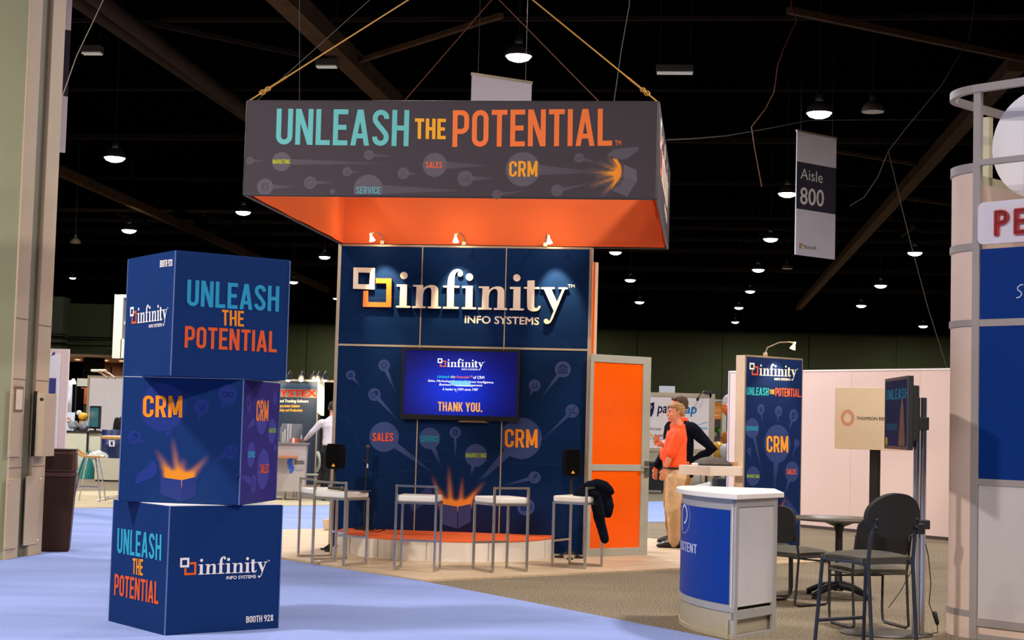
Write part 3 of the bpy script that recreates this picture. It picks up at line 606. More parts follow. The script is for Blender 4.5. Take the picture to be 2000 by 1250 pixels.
# little printed pictograms, drawn inside a unit circle
def icon(pr, kind, c, r, col, bg):
    f = lambda pts: [(c[0] + x * r, c[1] + y * r) for x, y in pts]
    rect = lambda a, b, x, y: f([(a, b), (x, b), (x, y), (a, y)])
    if kind == 'chart':
        for x, h in ((-.5, .25), (-.22, .45), (.06, .3), (.34, .7)): pr.poly(rect(x, -.5, x + .2, -.5 + h), col)
        pr.strokes([f(q) for q in ribbon([(-.55, -.1), (-.25, .25), (.05, .0), (.5, .5)], .09)], col)
    elif kind == 'bank':
        pr.poly(f([(-.7, .22), (.7, .22), (0, .68)]), col); pr.poly(rect(-.55, -.55, .55, -.43), col); pr.disc((c[0], c[1] + .35 * r), r * .1, bg)
        for x in (-.48, -.24, 0, .24, .48): pr.poly(rect(x - .07, -.43, x + .07, .14), col)
    elif kind == 'gear':
        pts = []
        for k in range(12):
            a = 2 * PI * k / 12
            for da, q in ((-.16, .5), (-.1, .68), (.1, .68), (.16, .5)): pts.append((q * math.cos(a + da), q * math.sin(a + da)))
        pr.poly(f(pts), col); pr.disc(c, r * .38, bg); pr.strokes([f(q) for q in ribbon([(-.25, .2), (.25, -.2)], .12)], col)
    elif kind == 'people':
        for x in (-.27, .27): pr.disc((c[0] + x * r, c[1] + .22 * r), r * .22, col); pr.poly(f([(x - .33, -.45), (x + .33, -.45), (x + .25, -.1), (x, .0), (x - .25, -.1)]), col)
    elif kind == 'chat':
        pr.disc((c[0] + .2 * r, c[1] + .2 * r), r * .42, col); pr.disc((c[0] - .15 * r, c[1] - .05 * r), r * .46, bg); pr.ring((c[0] - .15 * r, c[1] - .05 * r), r * .4, r * .1, col, 18)
        for x in (-.35, -.15, .05): pr.disc((c[0] + x * r, c[1] - .05 * r), r * .06, col, 8)
        pr.poly(f([(-.5, -.3), (-.2, -.4), (-.55, -.6)]), col)
    elif kind == 'book':
        pr.poly(rect(-.42, -.5, .42, .5), col); pr.disc((c[0] + .02 * r, c[1] + .14 * r), r * .14, bg); pr.poly(f([(-.2, -.3), (.25, -.3), (.15, -.02), (-.1, -.02)]), bg)
    elif kind == 'cogs':
        pr.ring(c, r * .28, r * .12, col, 16)
        for a in (0.9, 2.5, 4.0, 5.6): pr.strokes([f(q) for q in ribbon([(.36 * math.cos(a), .36 * math.sin(a)), (.75 * math.cos(a + .35), .75 * math.sin(a + .35)), (.7 * math.cos(a - .25), .7 * math.sin(a - .25))], .1)], col)
    elif kind == 'pencil':
        pr.poly(f([(.18, .62), (.5, .4), (.1, -.15), (-.2, .05)]), col); pr.poly(f([(-.24, 0), (.06, -.2), (-.4, -.62)]), bg); pr.strokes([f(q) for q in ribbon([(-.24, 0), (-.42, -.6), (.06, -.2)], .07)], col)
    elif kind == 'mail':
        pr.poly(rect(-.6, -.42, .25, .2), col); pr.strokes([f(q) for q in ribbon([(-.6, .2), (-.18, -.15), (.25, .2)], .06)], bg); pr.disc((c[0] + .42 * r, c[1] + .02 * r), r * .3, col, 18); pr.ring((c[0] + .42 * r, c[1] + .02 * r), r * .14, r * .07, bg, 12)
    elif kind == 'chain':
        for x in (-.27, .27): pr.strokes([f(q) for q in ribbon(arc(x, 0, .3, 0, 360, 16, .22)[:-1], .13, True)], col)
    elif kind == 'phone':
        pr.poly(rect(-.3, -.5, .3, .5), col); pr.poly(rect(-.2, -.32, .2, .38), bg); pr.disc((c[0], c[1] - .41 * r), r * .06, bg, 8)
    elif kind == 'bars':
        pr.poly(rect(-.35, -.5, .35, .4), col)
        for y in (-.3, -.1, .1): pr.poly(rect(-.2, y, .2, y + .08), bg)
# ------------------------------------------------------------------ three printed cubes stacked on the aisle carpet
BOXC = (0.0052, 0.029, 0.130)
M_BOX = mat('printed blue fabric', BOXC, .65, noise=.04, scale=2.5, bump=.03, spec=.1)
M_BOXP = mat('printed violet fabric', (0.030, 0.034, 0.155), .65, noise=.04, scale=2.5, spec=.1)
M_BOXTOP = mat('white cube top', C(225, 222, 225), .7, noise=.03)
def cube(label, corner, yaw, s, z0, h, top):
    """front vertical edge at corner; right face along yaw"""
    t = thing('display_cube', label, 'display box', (corner[0], corner[1], z0), yaw, 'printed display cubes')
    bod = MB().box(0.0, s, 0.0, s, 0.0, h - .004).build('box_body', M_BOX, t, bevel=.006)
    MB().box(0.004, s - .004, 0.004, s - .004, h - .003, h).build('box_lid', M_BOX if top else M_BOXTOP, t)
    fr = Face(t, (0, 0, 0), (1, 0, 0), (0, -1, 0)); fl = Face(t, (0, s, 0), (0, -1, 0), (-1, 0, 0))
    for a in ((0, 0), (s, 0), (0, s)): MB().bar((a[0], a[1], .004), (a[0], a[1], h - .006), .007).build('corner_seam', M_SEAM, bod)
    return bod, fr, fl
M_SEAM = mat('pale seam', C(92, 112, 160), .6)
TEAL = C(52, 160, 190); YEL = C(240, 150, 40); ORG = C(222, 90, 44); LIME = C(130, 170, 40); PALE = C(62, 76, 140)
b1, r1, l1 = cube('bottom cube of the blue stack with Booth number at its lower right', (-2.356, 11.307), .673, .907, 0, .905, False)
z3 = Z(3.125, 200, 850); z25 = Z(2.5, 200, 470); z5b = Z(5, 460, 740)
lettering(l1, 'lettering', word('UNLEASH'), z3(92, 718), z3(361, 766), z3(96, 566), TEAL, b1)
lettering(l1, 'lettering', word('THE'), z3(186, 848), z3(249, 857), z3(188, 750), YEL, b1)
lettering(l1, 'lettering', word('POTENTIAL'), z3(74, 975), z3(344, 1033), z3(78, 845), ORG, b1)
logo(r1, z3(471, 856), z3(1004, 833), z3(474, 746), b1)
lettering(r1, 'lettering', word('BOOTH 928'), z3(876, 1145), z3(1041, 1133), z3(876, 1105), INK_WHITE, b1)

b2, r2, l2 = cube('middle cube of the blue stack printed with a glowing open box', (-1.915, 11.556), 1.422, .905, .905, .905, False)
bg = BOXC; pl = C(34, 52, 120); pd = C(20, 38, 100)
def bubble(pr, zf, c, rpx, sc, fill, bgc, tip=None, tw=.5, ic=None, icc=None):
    cu = pr.face.uv(zf(*c)); r = (pr.face.uv(zf(c[0], c[1] - rpx)) - pr.face.uv(zf(c[0], c[1] + rpx))).length / 2
    if tip: pr.tail(cu, r, pr.face.uv(zf(*tip)), r * tw, fill, bgc)
    pr.disc(cu, r, fill)
    if ic: icon(pr, ic, cu, r, icc, fill)
    return cu, r
pr = Print(l2)
bubble(pr, z25, (295, 812), 118, 1, pl, bg, (352, 1060), .28)
bubble(pr, z25, (612, 752), 48, 1, pl, bg, (570, 850), .5, 'chain', pd)
bubble(pr, z25, (484, 812), 38, 1, pl, bg, (465, 905), .5, 'chart', pd)
bubble(pr, z25, (155, 960), 33, 1, C(32, 52, 122), bg, (222, 998), .6, 'chat', pd)
bubble(pr, z25, (627, 1033), 35, 1, pl, bg, (520, 1085), .6, 'cogs', pd)
pr.poly(pr.uvs([z3(198, 300), z3(216, 240), z3(345, 122), z3(358, 140), z3(332, 235), z3(300, 262)]), C(36, 54, 128))
A_, B_ = l2.uv(z3(465, 258)), 1
pr.glow([(l2.uv(z3(*p)), l2.uv(z3(*q)), w) for p, q, w in (((440, 285), (318, 75), .05), ((470, 290), (425, 0), .045), ((500, 285), (655, 118), .05), ((400, 250), (585, 252), .05), ((540, 255), (345, 240), .05), ((470, 290), (500, 130), .06), ((440, 280), (350, 170), .055))], C(224, 138, 36), C(150, 88, 50), BOXC)
pr.poly(pr.uvs([z3(355, 256), z3(483, 274), z3(483, 408), z3(355, 362)]), C(40, 56, 120)); pr.poly(pr.uvs([z3(486, 274), z3(571, 254), z3(571, 370), z3(486, 408)]), C(37, 51, 114))
pr.build('printed_picture', b2)
lettering(l2, 'lettering', word('CRM', .15), z25(198, 862), z25(390, 864), z25(200, 756), C(238, 140, 34), b2)
pr = Print(r2); bgv = C(44, 38, 108); pv = C(62, 62, 140); pr.poly([(0.008, .008), (.898, .008), (.898, .895), (.008, .895)], bgv)
for c, rr, ic in (((258, 365), 178, None), ((357, 510), 122, None), ((152, 740), 122, None), ((270, 880), 195, None), ((128, 235), 82, 'chain'), ((385, 188), 65, 'chat'), ((175, 1020), 85, 'gear'), ((385, 672), 40, None)):
    bubble(pr, z5b, c, rr, 1, pv, bgv, None, .5, ic, bgv)
pr.tail(r2.uv(z5b(190, 400)), .02, r2.uv(z5b(80, 530)), .05, pv, bgv); pr.tail(r2.uv(z5b(150, 1000)), .02, r2.uv(z5b(10, 930)), .06, pv, bgv)
pr.build('printed_picture', b2)
for s_, A, B, T, c in (('CRM', (196, 413), (313, 412), (203, 208), C(240, 130, 60)), ('MARKETING', (322, 528), (390, 526), (322, 482), LIME), ('SERVICE', (115, 770), (184, 767), (117, 710), TEAL), ('SALES', (232, 925), (317, 917), (237, 835), ORG)):
    lettering(r2, 'lettering', word(s_), z5b(*A), z5b(*B), z5b(*T), c, b2)

b3, r3, l3 = cube('top cube of the blue stack with the slogan in three lines', (-2.373, 11.232), .602, .892, 1.81, .885, True)
lettering(r3, 'lettering', word('UNLEASH'), z25(411, 318), z25(860, 347), z25(415, 190), C(48, 150, 190), b3)
lettering(r3, 'lettering', word('THE'), z25(583, 413), z25(690, 420), z25(583, 337), C(240, 140, 36), b3)
lettering(r3, 'lettering', word('POTENTIAL'), z25(400, 522), z25(850, 546), z25(403, 416), ORG, b3)
lettering(l3, 'lettering', word('BOOTH 928'), z25(283, 131), z25(344, 124), z25(284, 97), INK_WHITE, b3)
logo(l3, z25(137, 408), z25(318, 386), z25(138, 323), b3)

# ------------------------------------------------------------------ square fabric canopy hung over the booth
CU, CV = HU, HV; CS, CD, CZ, CH = 3.95, 4.16, 3.672, .905
can = thing('hanging_canopy', 'square charcoal and orange fabric canopy hanging over the display wall', 'hanging sign', (-2.606, 15.36, CZ), -.1225)
M_CHAR = mat_cloth('charcoal sign fabric', C(84, 76, 80), .12); M_ORF = mat_cloth('orange sign fabric', C(255, 138, 78), .52)
M_TUBEF = mat('aluminium frame tube', C(70, 66, 66), .45, .5)
for nm, x0, x1, y0, y1 in (('front_panel', 0, CS, -.012, 0), ('back_panel', 0, CS, CD, CD + .012), ('left_panel', -.012, 0, 0, CD), ('right_panel', CS, CS + .012, 0, CD)):
    o = MB().box(x0, x1, y0, y1, 0, CH).build(nm, M_CHAR, can)
    if nm == 'front_panel': CFP = o
    if nm == 'right_panel': CRP = o
def folds(fn, nu, nv): return MB().sheet(fn, nu, nv, .004)
def fold(t, k): return .012 * math.sin(t * 17 + k) * math.sin(t * 6.3 + 2 * k)
folds(lambda u, v: (.03 + u * (CS - .06), CD - .05 + .012 * math.sin(u * 13) * (1 - v), .004 + v * (CH - .008)), 40, 6).build('back_lining', M_ORF, can, True)
folds(lambda u, v: (.04 + fold(u, 1) * (1 - .5 * v), .02 + u * (CD - .05), .004 + v * (CH - .008)), 60, 6).build('left_lining', M_ORF, can, True)
folds(lambda u, v: (CS - .04 - fold(u, 2) * (1 - .5 * v), CD - .03 - u * (CD - .05), .004 + v * (CH - .008)), 60, 6).build('right_lining', M_ORF, can, True)
folds(lambda u, v: (CS - .03 - u * (CS - .06), .03, .004 + v * (CH - .008)), 20, 3).build('front_lining', M_ORF, can, True)
for z in (.0, CH):
    f = MB()
    for a, b in (((0, 0), (CS, 0)), ((CS, 0), (CS, CD)), ((CS, CD), (0, CD)), ((0, CD), (0, 0))): f.tube([(a[0], a[1], z), (b[0], b[1], z)], .014, 8)
    f.build('frame_rail', M_TUBEF, can, True)
for x, y in ((0, 0), (CS, 0), (0, CD), (CS, CD)): MB().tube([(x, y, 0), (x, y, CH)], .016, 8).build('corner_post', M_TUBEF, can, True)
cf = Face(can, (0, -.012, 0), (1, 0, 0), (0, -1, 0)); cr_ = Face(can, (CS + .012, 0, 0), (0, 1, 0), (1, 0, 0))
zA = Z(3.9065, 460, 180); zB = Z(3.378, 880, 130)
cg = C(84, 76, 80); cp = C(104, 95, 102); cd = C(90, 81, 86)
pr = Print(cf)
def band(f, zf, c, rpx, x1, fill, bgc):
    cu, r = f.uv(zf(*c)), (f.uv(zf(c[0], c[1] - rpx)) - f.uv(zf(c[0], c[1] + rpx))).length / 2
    e = f.uv(x1); pr.tail(cu, r, (e.x, e.y), r * .62, tuple((a + b) / 2 for a, b in zip(fill, bgc)), bgc); return cu, r
for zf, c, rr, e, ic in ((zA, (350, 530), 73, zA(1150, 545), None), (zA, (1520, 555), 92, zB(240, 655), None), (zB, (477, 678), 113, zB(960, 698), None),
        (zA, (110, 523), 28, zA(240, 525), 'people'), (zA, (225, 722), 62, zA(450, 722), 'book'), (zA, (570, 690), 48, zA(760, 690), 'gear'), (zA, (740, 758), 19, None, None), (zA, (852, 607), 36, zA(960, 612), 'bars'),
        (zA, (1018, 480), 38, zA(1220, 490), 'chain'), (zA, (1280, 620), 45, zA(1390, 625), 'cogs'), (zB, (97, 738), 52, zB(300, 740), 'chart'), (zB, (305, 845), 31, zB(520, 815), 'chat'), (zB, (703, 818), 40, zB(930, 770), 'phone'), (zB, (848, 603), 32, zB(1010, 650), 'mail')):
    if e: band(cf, zf, c, rr, e, cp, cg)
    cu = cf.uv(zf(*c)); r = (cf.uv(zf(c[0], c[1] - rr)) - cf.uv(zf(c[0], c[1] + rr))).length / 2
    pr.disc(cu, r, cp if rr > 60 else C(100, 92, 98))
    if ic: icon(pr, ic, cu, r, cd, cp)
cu = cf.uv(zA(1012, 742)); e = cf.uv(zA(1720, 752)); r = .142; pr.tail(cu, r, e, .09, C(94, 86, 92), cg); pr.disc(cu, r, cp, 40, (0, .012, CS, CH))
pr.poly(pr.uvs([zB(1035, 582), zB(1082, 545), zB(1238, 528), zB(1240, 550), zB(1160, 612), zB(1045, 612)]), C(100, 92, 100))
pr.poly(pr.uvs([zB(1128, 640), zB(1226, 682), zB(1232, 755), zB(1170, 732), zB(1110, 745)]), C(108, 99, 108)); pr.poly(pr.uvs([zB(1108, 742), zB(1170, 730), zB(1232, 755), zB(1165, 860), zB(1062, 815)]), C(102, 94, 102))
fc = cf.uv(zB(1112, 706))
pr.glow([(cf.uv(zB(*p)), cf.uv(zB(*q)), w) for p, q, w in (((1120, 705), (895, 690), .026), ((1115, 725), (910, 792), .026), ((1100, 745), (1000, 852), .026), ((1110, 700), (955, 728), .032), ((1115, 680), (1040, 600), .028), ((1112, 690), (975, 635), .024))], C(255, 160, 50), C(190, 116, 70), cg, .02)
pr.poly(pr.uvs([zB(1068, 606), zB(1100, 612), zB(1122, 650), zB(1128, 690), zB(1112, 735), zB(1060, 815), zB(1088, 745), zB(1070, 720), zB(1096, 690), zB(1100, 655)]), C(255, 150, 46))
pr.build('printed_picture', CFP)
put = lambda s_, zf, A, B, T, c, sw=.138: lettering(cf, 'lettering', word(s_, sw), zf(*A), zf(*B), zf(*T), c, CFP)
put('UNLEASH', zA, (308, 399), (1320, 413), (317, 126), C(112, 196, 190)); put('THE', zA, (1368, 356), (1604, 360), (1370, 200), C(255, 176, 52), .165)
put('POTENTIAL', zB, (12, 531), (1066, 523), (16, 289), C(255, 128, 66)); put('MARKETING', zA, (285, 547), (415, 547), (285, 514), C(200, 204, 50)); put('SALES', zA, (1452, 579), (1578, 580), (1452, 531), C(255, 110, 60))
put('SERVICE', zA, (921, 776), (1107, 778), (922, 721), C(104, 170, 174)); put('CRM', zB, (386, 727), (573, 727), (388, 624), C(255, 168, 50), .15)
lettering(cf, 'lettering', plain('TM', .01), zB(1085, 520), zB(1125, 521), zB(1085, 487), C(255, 128, 66), CFP)
# the word mark also runs along the right side of the canopy
sA, sB, sC_ = (.55, .42), (3.75, .42), (.55, 1.02)
prs = Print(cr_, .003)
for ps, c in ((LOGO_SQO, C(222, 84, 60)), (LOGO_SQW, C(250, 226, 200)), (LOGO_NAME, C(250, 226, 200)), (LOGO_INFO, C(250, 226, 200))):
    for i, q in enumerate(ps):
        prs.poly([(.35 + (x - LOGO_BOX[0]) / 36.4 * 3.1, .33 + y / 36.4 * 3.1 * .9) for x, y in q], c)
prs.build('logo_lettering', CRP)

# slings and lines that carry the canopy
def cpt(x, y, z=CH): return can.location + CU * x + CV * y + Vector((0, 0, z))
hpF, hpB = D(934, -87, 17.0), D(967, -8, 18.6)
def sling(a, b, label, m=M_YEL, r=.0075, hook=True):
    t = thing('sling', label, 'cable', a); d = Vector(b) - Vector(a)
    MB().tube([(0, 0, 0), d], r, 6).build('rope', m, t, True)
    if hook:
        n = d.normalized(); q = n.cross(Vector((0, 1, 0))).normalized()
        ring = lambda c, R: [c + n * R * math.cos(k * PI / 6) * 1.5 + q * R * math.sin(k * PI / 6) for k in range(13)]
        MB().tube(ring(n * .19, .022), .006, 6).tube(ring(n * .26, .020), .006, 6).build('shackle', M_YEL, t, True)
        MB().tube([n * .30, n * .52], .010, 8).build('turnbuckle', M_YEL, t, True)
    return t
sling(cpt(0, 0), hpF, 'yellow sling rising from the canopy front left corner'); sling(cpt(CS, 0), hpF, 'yellow sling rising from the canopy front right corner')
sling(cpt(.0, CD), hpB, 'thin line rising from the canopy back left corner', M_ORW, .007, False); sling(cpt(CS, CD), hpB, 'thin line rising from the canopy back right corner', M_ORW, .007, False)
wire([cpt(0.05, 0.05), D(610, 100, 15.9), D(735, -12, 16.8), D(790, -60, 17.0)], .006, M_WIRE, 'thin grey safety line beside the left yellow sling')
wire([D(1197, 215, 17.5), D(1213, 100, 17.5), D(1229, 10, 17.5), D(1231, -60, 17.5)], .008, M_WIRE, 'thin pale line rising behind the right end of the canopy')
wire([D(585, 215, 16.5), D(585, 100, 16.5), D(585, -60, 16.5)], .004, M_WIRE, 'very thin vertical line above the left part of the canopy')
for hp, lab in ((hpF, 'front'), (hpB, 'back')):
    MB().tube([hp, hp + Vector((0, 0, 12 - hp.z))], .008, 6).build('chain', M_BLK); tag(COL.objects[-1], 'dark chain above the %s gathering point of the canopy lines' % lab, 'cable')

# ------------------------------------------------------------------ blue display wall
WL = 3.055; W0 = Vector((-0.593, 19.22, 0)) - HU * (WL / 2)
wall = thing('display_wall', 'tall dark blue display wall with raised white word mark', 'display wall', W0, -.1225)
WB = (0.0008, 0.0160, 0.068)
M_WALLB = mat('blue wall backing', WB, .55, spec=.3); M_ALU = mat('brushed aluminium', C(176, 160, 136), .35, .55, noise=.05, scale=20)
wf = Face(wall, (0, 0, 0), (1, 0, 0), (0, -1, 0))
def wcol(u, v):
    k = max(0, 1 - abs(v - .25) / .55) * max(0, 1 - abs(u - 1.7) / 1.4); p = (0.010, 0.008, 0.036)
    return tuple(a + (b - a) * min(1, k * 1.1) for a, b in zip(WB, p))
us = [0.0, WL / 3, WL * 2 / 3, WL]
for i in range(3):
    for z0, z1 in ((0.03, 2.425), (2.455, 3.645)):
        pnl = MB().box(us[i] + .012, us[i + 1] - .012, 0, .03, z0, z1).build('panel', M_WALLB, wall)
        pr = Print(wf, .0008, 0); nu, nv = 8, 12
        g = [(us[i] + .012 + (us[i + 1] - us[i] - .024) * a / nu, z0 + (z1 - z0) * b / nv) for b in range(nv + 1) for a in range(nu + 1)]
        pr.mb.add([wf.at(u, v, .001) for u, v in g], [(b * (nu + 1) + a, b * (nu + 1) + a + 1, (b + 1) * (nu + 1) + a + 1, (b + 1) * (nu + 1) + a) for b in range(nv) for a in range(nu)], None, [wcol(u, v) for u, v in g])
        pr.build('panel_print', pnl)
for u in us: MB().box(u - (.02 if u in (0, WL) else .007), u + (.02 if u in (0, WL) else .007), -.004, .045, 0, 3.66).build('frame_post', M_ALU, wall)
for z, h in ((0.015, .015), (2.44, .012), (3.65, .012)): MB().box(0, WL, -.005, .045, z - h, z + h).build('frame_rail', M_ALU, wall)
MB().box(0, WL, .03, .045, 0, 3.64).build('back_sheet', mat('white back sheet', C(210, 205, 200), .7), wall)

# raised word mark
z7 = Z(8.696, 680, 510)
zz = lambda p: ((p[0] * 100 - .025 * (-p[1] * 100)) , 795 + .0235 * (p[0] * 100 - 950) - p[1] * 100)
LA, LB, LC = z7(95, 775), z7(3733, 860.5), z7(78, 93)
M_LET = mat('cream painted letters', C(232, 214, 190), .38, noise=.03, spec=.4); M_LETO = mat('orange painted letters', C(240, 116, 40), .38, noise=.03)
def lift(ps, nm, m, th, n0=.012): return raised(wf, nm, affine(wf, (ps, LOGO_BOX), LA, LB, LC), th, m, wall, n0)
# true pixel positions of the reference box corners
def px_of(u, v):
    y = -v * 100; # undo the shear
    x = u * 100; zy = (795 + (y + .0235 * (x - 950)))
    for _ in range(4): x2 = u * 100 - .025 * (zy - 795); zy = 795 + y + .0235 * (x2 - 950)
    return z7(x2, zy)
LA, LB, LC = px_of(LOGO_BOX[0], 0), px_of(LOGO_BOX[2], 0), px_of(LOGO_BOX[0], LOGO_BOX[3])
for i, p in enumerate(LOGO_NAME):
    o = lift([p], 'letter' if i not in (1, 5, 8) else 'letter_dot', M_LET, .03)
lift(LOGO_SQW, 'logo_square', M_LET, .03); o = lift(LOGO_SQO, 'logo_square', M_LETO, .03); o['label'] = 'orange square bracket of the logo'
M_INFO = mat('cream vinyl letters', C(236, 220, 190), .5)
pr = Print(wf, .003); put_polys(pr, (LOGO_INFO, LOGO_BOX), LA, LB, LC, C(236, 220, 190)); put_polys(pr, (LOGO_TM, LOGO_BOX), LA, LB, LC, C(236, 220, 190)); pr.build('lettering', wall)

# printed pins and open box on the lower half
z8 = Z(2.66, 640, 660); wp = C(56, 72, 118); wi = C(20, 42, 92)
pr = Print(wf, .0016)
for ln in ([(60, 400), (300, 560), (520, 640), (900, 600), (1250, 480)], [(200, 700), (560, 690), (820, 640), (1340, 420)], [(90, 330), (170, 260), (380, 100)], [(1000, 110), (1200, 270), (1300, 420), (1310, 600)], [(560, 560), (800, 640), (1350, 670)], [(180, 590), (100, 400), (90, 330)]):
    pr.strokes(ribbon([wf.uv(z8(*q)) for q in ln], .004), C(28, 52, 104))
for ln in ([(210, 130), (60, 240)], ):
    pr.strokes(ribbon([wf.uv(z7(*q)) for q in [(620, 0), (300, 260), (210, 330)]], .004), C(34, 64, 110))
for ln in ([(0, 1060), (400, 820), (860, 600)], [(200, 640), (900, 610)], [(1450, 330), (1900, 190), (2100, 130), (2480, 10)], [(3070, 1060), (3500, 1250), (3800, 1500)]):
    pr.strokes(ribbon([wf.uv(z7(*q)) for q in ln], .004), C(30, 60, 104))
for c, rr, tip, tw, ic in (((293, 514), 78, (562, 712), .42, None), ((530, 522), 56, (592, 675), .5, None), ((770, 610), 59, (742, 722), .4, None), ((1005, 522), 108, (745, 790), .42, None), ((120, 193), 25, (172, 257), .6, 'people'), ((293, 142), 30, (357, 292), .7, 'gear'),
        ((243, 294), 33, (378, 442), .6, 'chat'), ((663, 492), 30, (663, 642), .5, 'book'), ((1222, 163), 42, (1098, 325), .5, 'bank'), ((1075, 247), 31, (1047, 310), .6, 'chart'), ((1270, 380), 35, (1108, 537), .5, 'cogs'), ((1075, 725), 32, (903, 770), .6, 'pencil'), ((1030, 878), 46, None, .5, 'mail')):
    cu = wf.uv(z8(*c)); bubble(pr, z8, c, rr, 1, wp, wcol(cu.x, cu.y - .2), tip, tw, ic, wi)
pr.poly(pr.uvs([z8(*q) for q in ((428, 880), (436, 850), (520, 768), (578, 752), (582, 800), (500, 868), (442, 902))]), C(42, 52, 100))
fb = lambda x, y: wf.uv(z8(x, y)); bgw = wcol(1.6, .45)
pr.glow([(fb(bx, by), fb(*tip), w) for bx, by, tip, w in ((600, 885, (540, 705), .055), (640, 890, (628, 650), .058), (690, 890, (700, 715), .055), (690, 890, (825, 738), .065), (600, 862, (760, 862), .07), (730, 866, (575, 850), .07), (625, 890, (575, 770), .055), (720, 880, (772, 795), .055))], C(228, 136, 52), C(176, 98, 66), wcol)
pr.poly(pr.uvs([z8(*q) for q in ((582, 860), (673, 877), (673, 990), (582, 964))]), C(58, 64, 108)); pr.poly(pr.uvs([z8(*q) for q in ((677, 877), (744, 862), (742, 956), (677, 990))]), C(54, 60, 104))
pr.build('printed_picture', wall)
for s_, A, B, T, c in (('SALES', (233, 536), (341, 537), (234, 493), C(240, 84, 44)), ('SERVICE', (484, 540), (578, 541), (484, 508), C(34, 140, 156)), ('MARKETING', (719, 621), (824, 623), (720, 597), C(150, 180, 44)), ('CRM', (921, 568), (1091, 571), (921, 473), C(246, 150, 44))):
    lettering(wf, 'lettering', word(s_), z8(*A), z8(*B), z8(*T), c, wall, .0065)

# clip lamps on the wall top
M_HOT = mat_glow('halogen bulb', (1.0, 0.82, 0.62), 22.0); M_CHROME = mat('chrome', C(205, 205, 208), .18, 1.0)
M_FUNNEL = mat('frosted lamp glass', C(250, 225, 190), .4, emit=(1.0, .7, .45), emit_s=2.2)
def clip_lamp(label, base, head, aim, power, ang, group='clip lamps'):
    t = thing('clip_lamp', label, 'lamp', base, 0, group); h = Vector(head) - Vector(base)
    MB().box(-.025, .025, -.03, .03, -.03, .02).build('clamp', M_ALU, t, bevel=.004)
    mid = h * .5 + Vector((0, 0, .10)); pts = [Vector((0, 0, .01)), Vector((0, 0, .08)) + h * .08, mid, h * .85 + Vector((0, 0, .07)), h + Vector((0, 0, .045))]
    MB().tube(pts, .008, 8).build('arm', M_ALU, t, True)
    d = (Vector(aim) - Vector(head)).normalized(); q = d.to_track_quat('-Z', 'Y').to_matrix().to_4x4(); M = Matrix.Translation(h) @ q
    MB().lathe([(.010, .06), (.013, .04), (.016, .02), (.034, -.025), (.038, -.036), (.034, -.036), (.014, .015)], 20, M, caps=False).build('lamp_shade', M_FUNNEL, t, True)
    MB().ball(h - q.to_3x3() @ Vector((0, 0, .02)), .021).build('bulb', M_HOT, COL.objects[-1], True)
    pl_ = bpy.data.lights.new('bulb_glow', 'POINT'); pl_.energy = 3.5; pl_.color = HAL; pl_.shadow_soft_size = .05; po = bpy.data.objects.new('bulb_glow', pl_); COL.objects.link(po); po.location = Vector(head) - d * .09
    spot_light('clip_lamp_light', Vector(head) + d * .05, aim, power, ang)
    return t
for i, (u, px, lab) in enumerate(((.46, 738, 'left clip lamp on the display wall top over the logo square'), (1.47, 899, 'middle clip lamp on the display wall top'), (2.56, 1072, 'right clip lamp on the display wall top over the letter t'))):
    base = W0 + HU * u + Vector((0, 0, 3.69)); hp = W0 + HU * (u + (.0 if i < 2 else .02)) - HV * .34 + Vector((0, 0, 3.70))
    base = W0 + HU * (u + (.06, .05, -.06)[i]) + Vector((0, 0, 3.69)) - HV * .0
    clip_lamp(lab, base, hp, W0 + HU * (u + (.16, .0, .10)[i]) + Vector((0, 0, 3.02)), 110, math.radians(50))

# ------------------------------------------------------------------ wall screen
z2 = Z(4.878, 700, 660)
tvc = W0 + HU * 1.52 - HV * .09
tv = thing('television', 'wall television showing a blue THANK YOU slide', 'television', (tvc.x, tvc.y, 1.55), -.1225)
tf = Face(tv, (0, 0, 0), (1, 0, 0), (0, -1, 0))
def fuv(p): q = tf.uv(p); return q
c_ = [fuv(z2(*q)) for q in ((418, 90), (1545, 120), (1525, 800), (405, 770))]
x0 = (c_[0].x + c_[3].x) / 2; x1 = (c_[1].x + c_[2].x) / 2; y1 = (c_[0].y + c_[1].y) / 2; y0 = (c_[2].y + c_[3].y) / 2
M_BEZ = mat('glossy black bezel', C(24, 17, 12), .25, noise=.05); 
MB().box(x0, x1, .012, .06, y0, y1).build('cabinet', M_BLK, tv, bevel=.006)
MB().box(x0 + .2, x1 - .2, .055, .09, y0 + .15, y1 - .15).build('wall_mount', M_BLK, tv)
bz = .038
for a in ((x0, x1, y1 - bz * .7, y1), (x0, x1, y0, y0 + bz * 1.5), (x0, x0 + bz * .8, y0 + bz * 1.5, y1 - bz * .7), (x1 - bz * .8, x1, y0 + bz * 1.5, y1 - bz * .7)): MB().box(a[0], a[1], 0, .014, a[2], a[3]).build('bezel', M_BEZ, tv)
MB().prism([((x0 + x1) / 2 - .02, 0), ((x0 + x1) / 2 + .36, 0), ((x0 + x1) / 2 + .30, .022), ((x0 + x1) / 2 + .02, .02)], -.01, .012, Matrix.Translation((0, 0, y0 - .022)) @ Matrix.Rotation(PI / 2, 4, 'X')).build('speaker_bar', mat('gold tint plastic', C(120, 96, 50), .3), tv)
sx0, sx1, sy0, sy1 = x0 + bz * .8, x1 - bz * .8, y0 + bz * 1.5, y1 - bz * .7
M_SCR = mat_print('lit screen', .2, emit=.75)
pr = Print(tf, -.008, 0); nu, nv = 24, 14; g = []; gc = []
for b in range(nv + 1):
    for a in range(nu + 1):
        u, v = a / nu, b / nv; g.append((sx0 + (sx1 - sx0) * u, sy0 + (sy1 - sy0) * v))
        k = math.exp(-(((u - .45) / .33) ** 2 + ((v - .40) / .42) ** 2)); gc.append((0.002 + .004 * k, .002 + .028 * k, .07 + .58 * k))
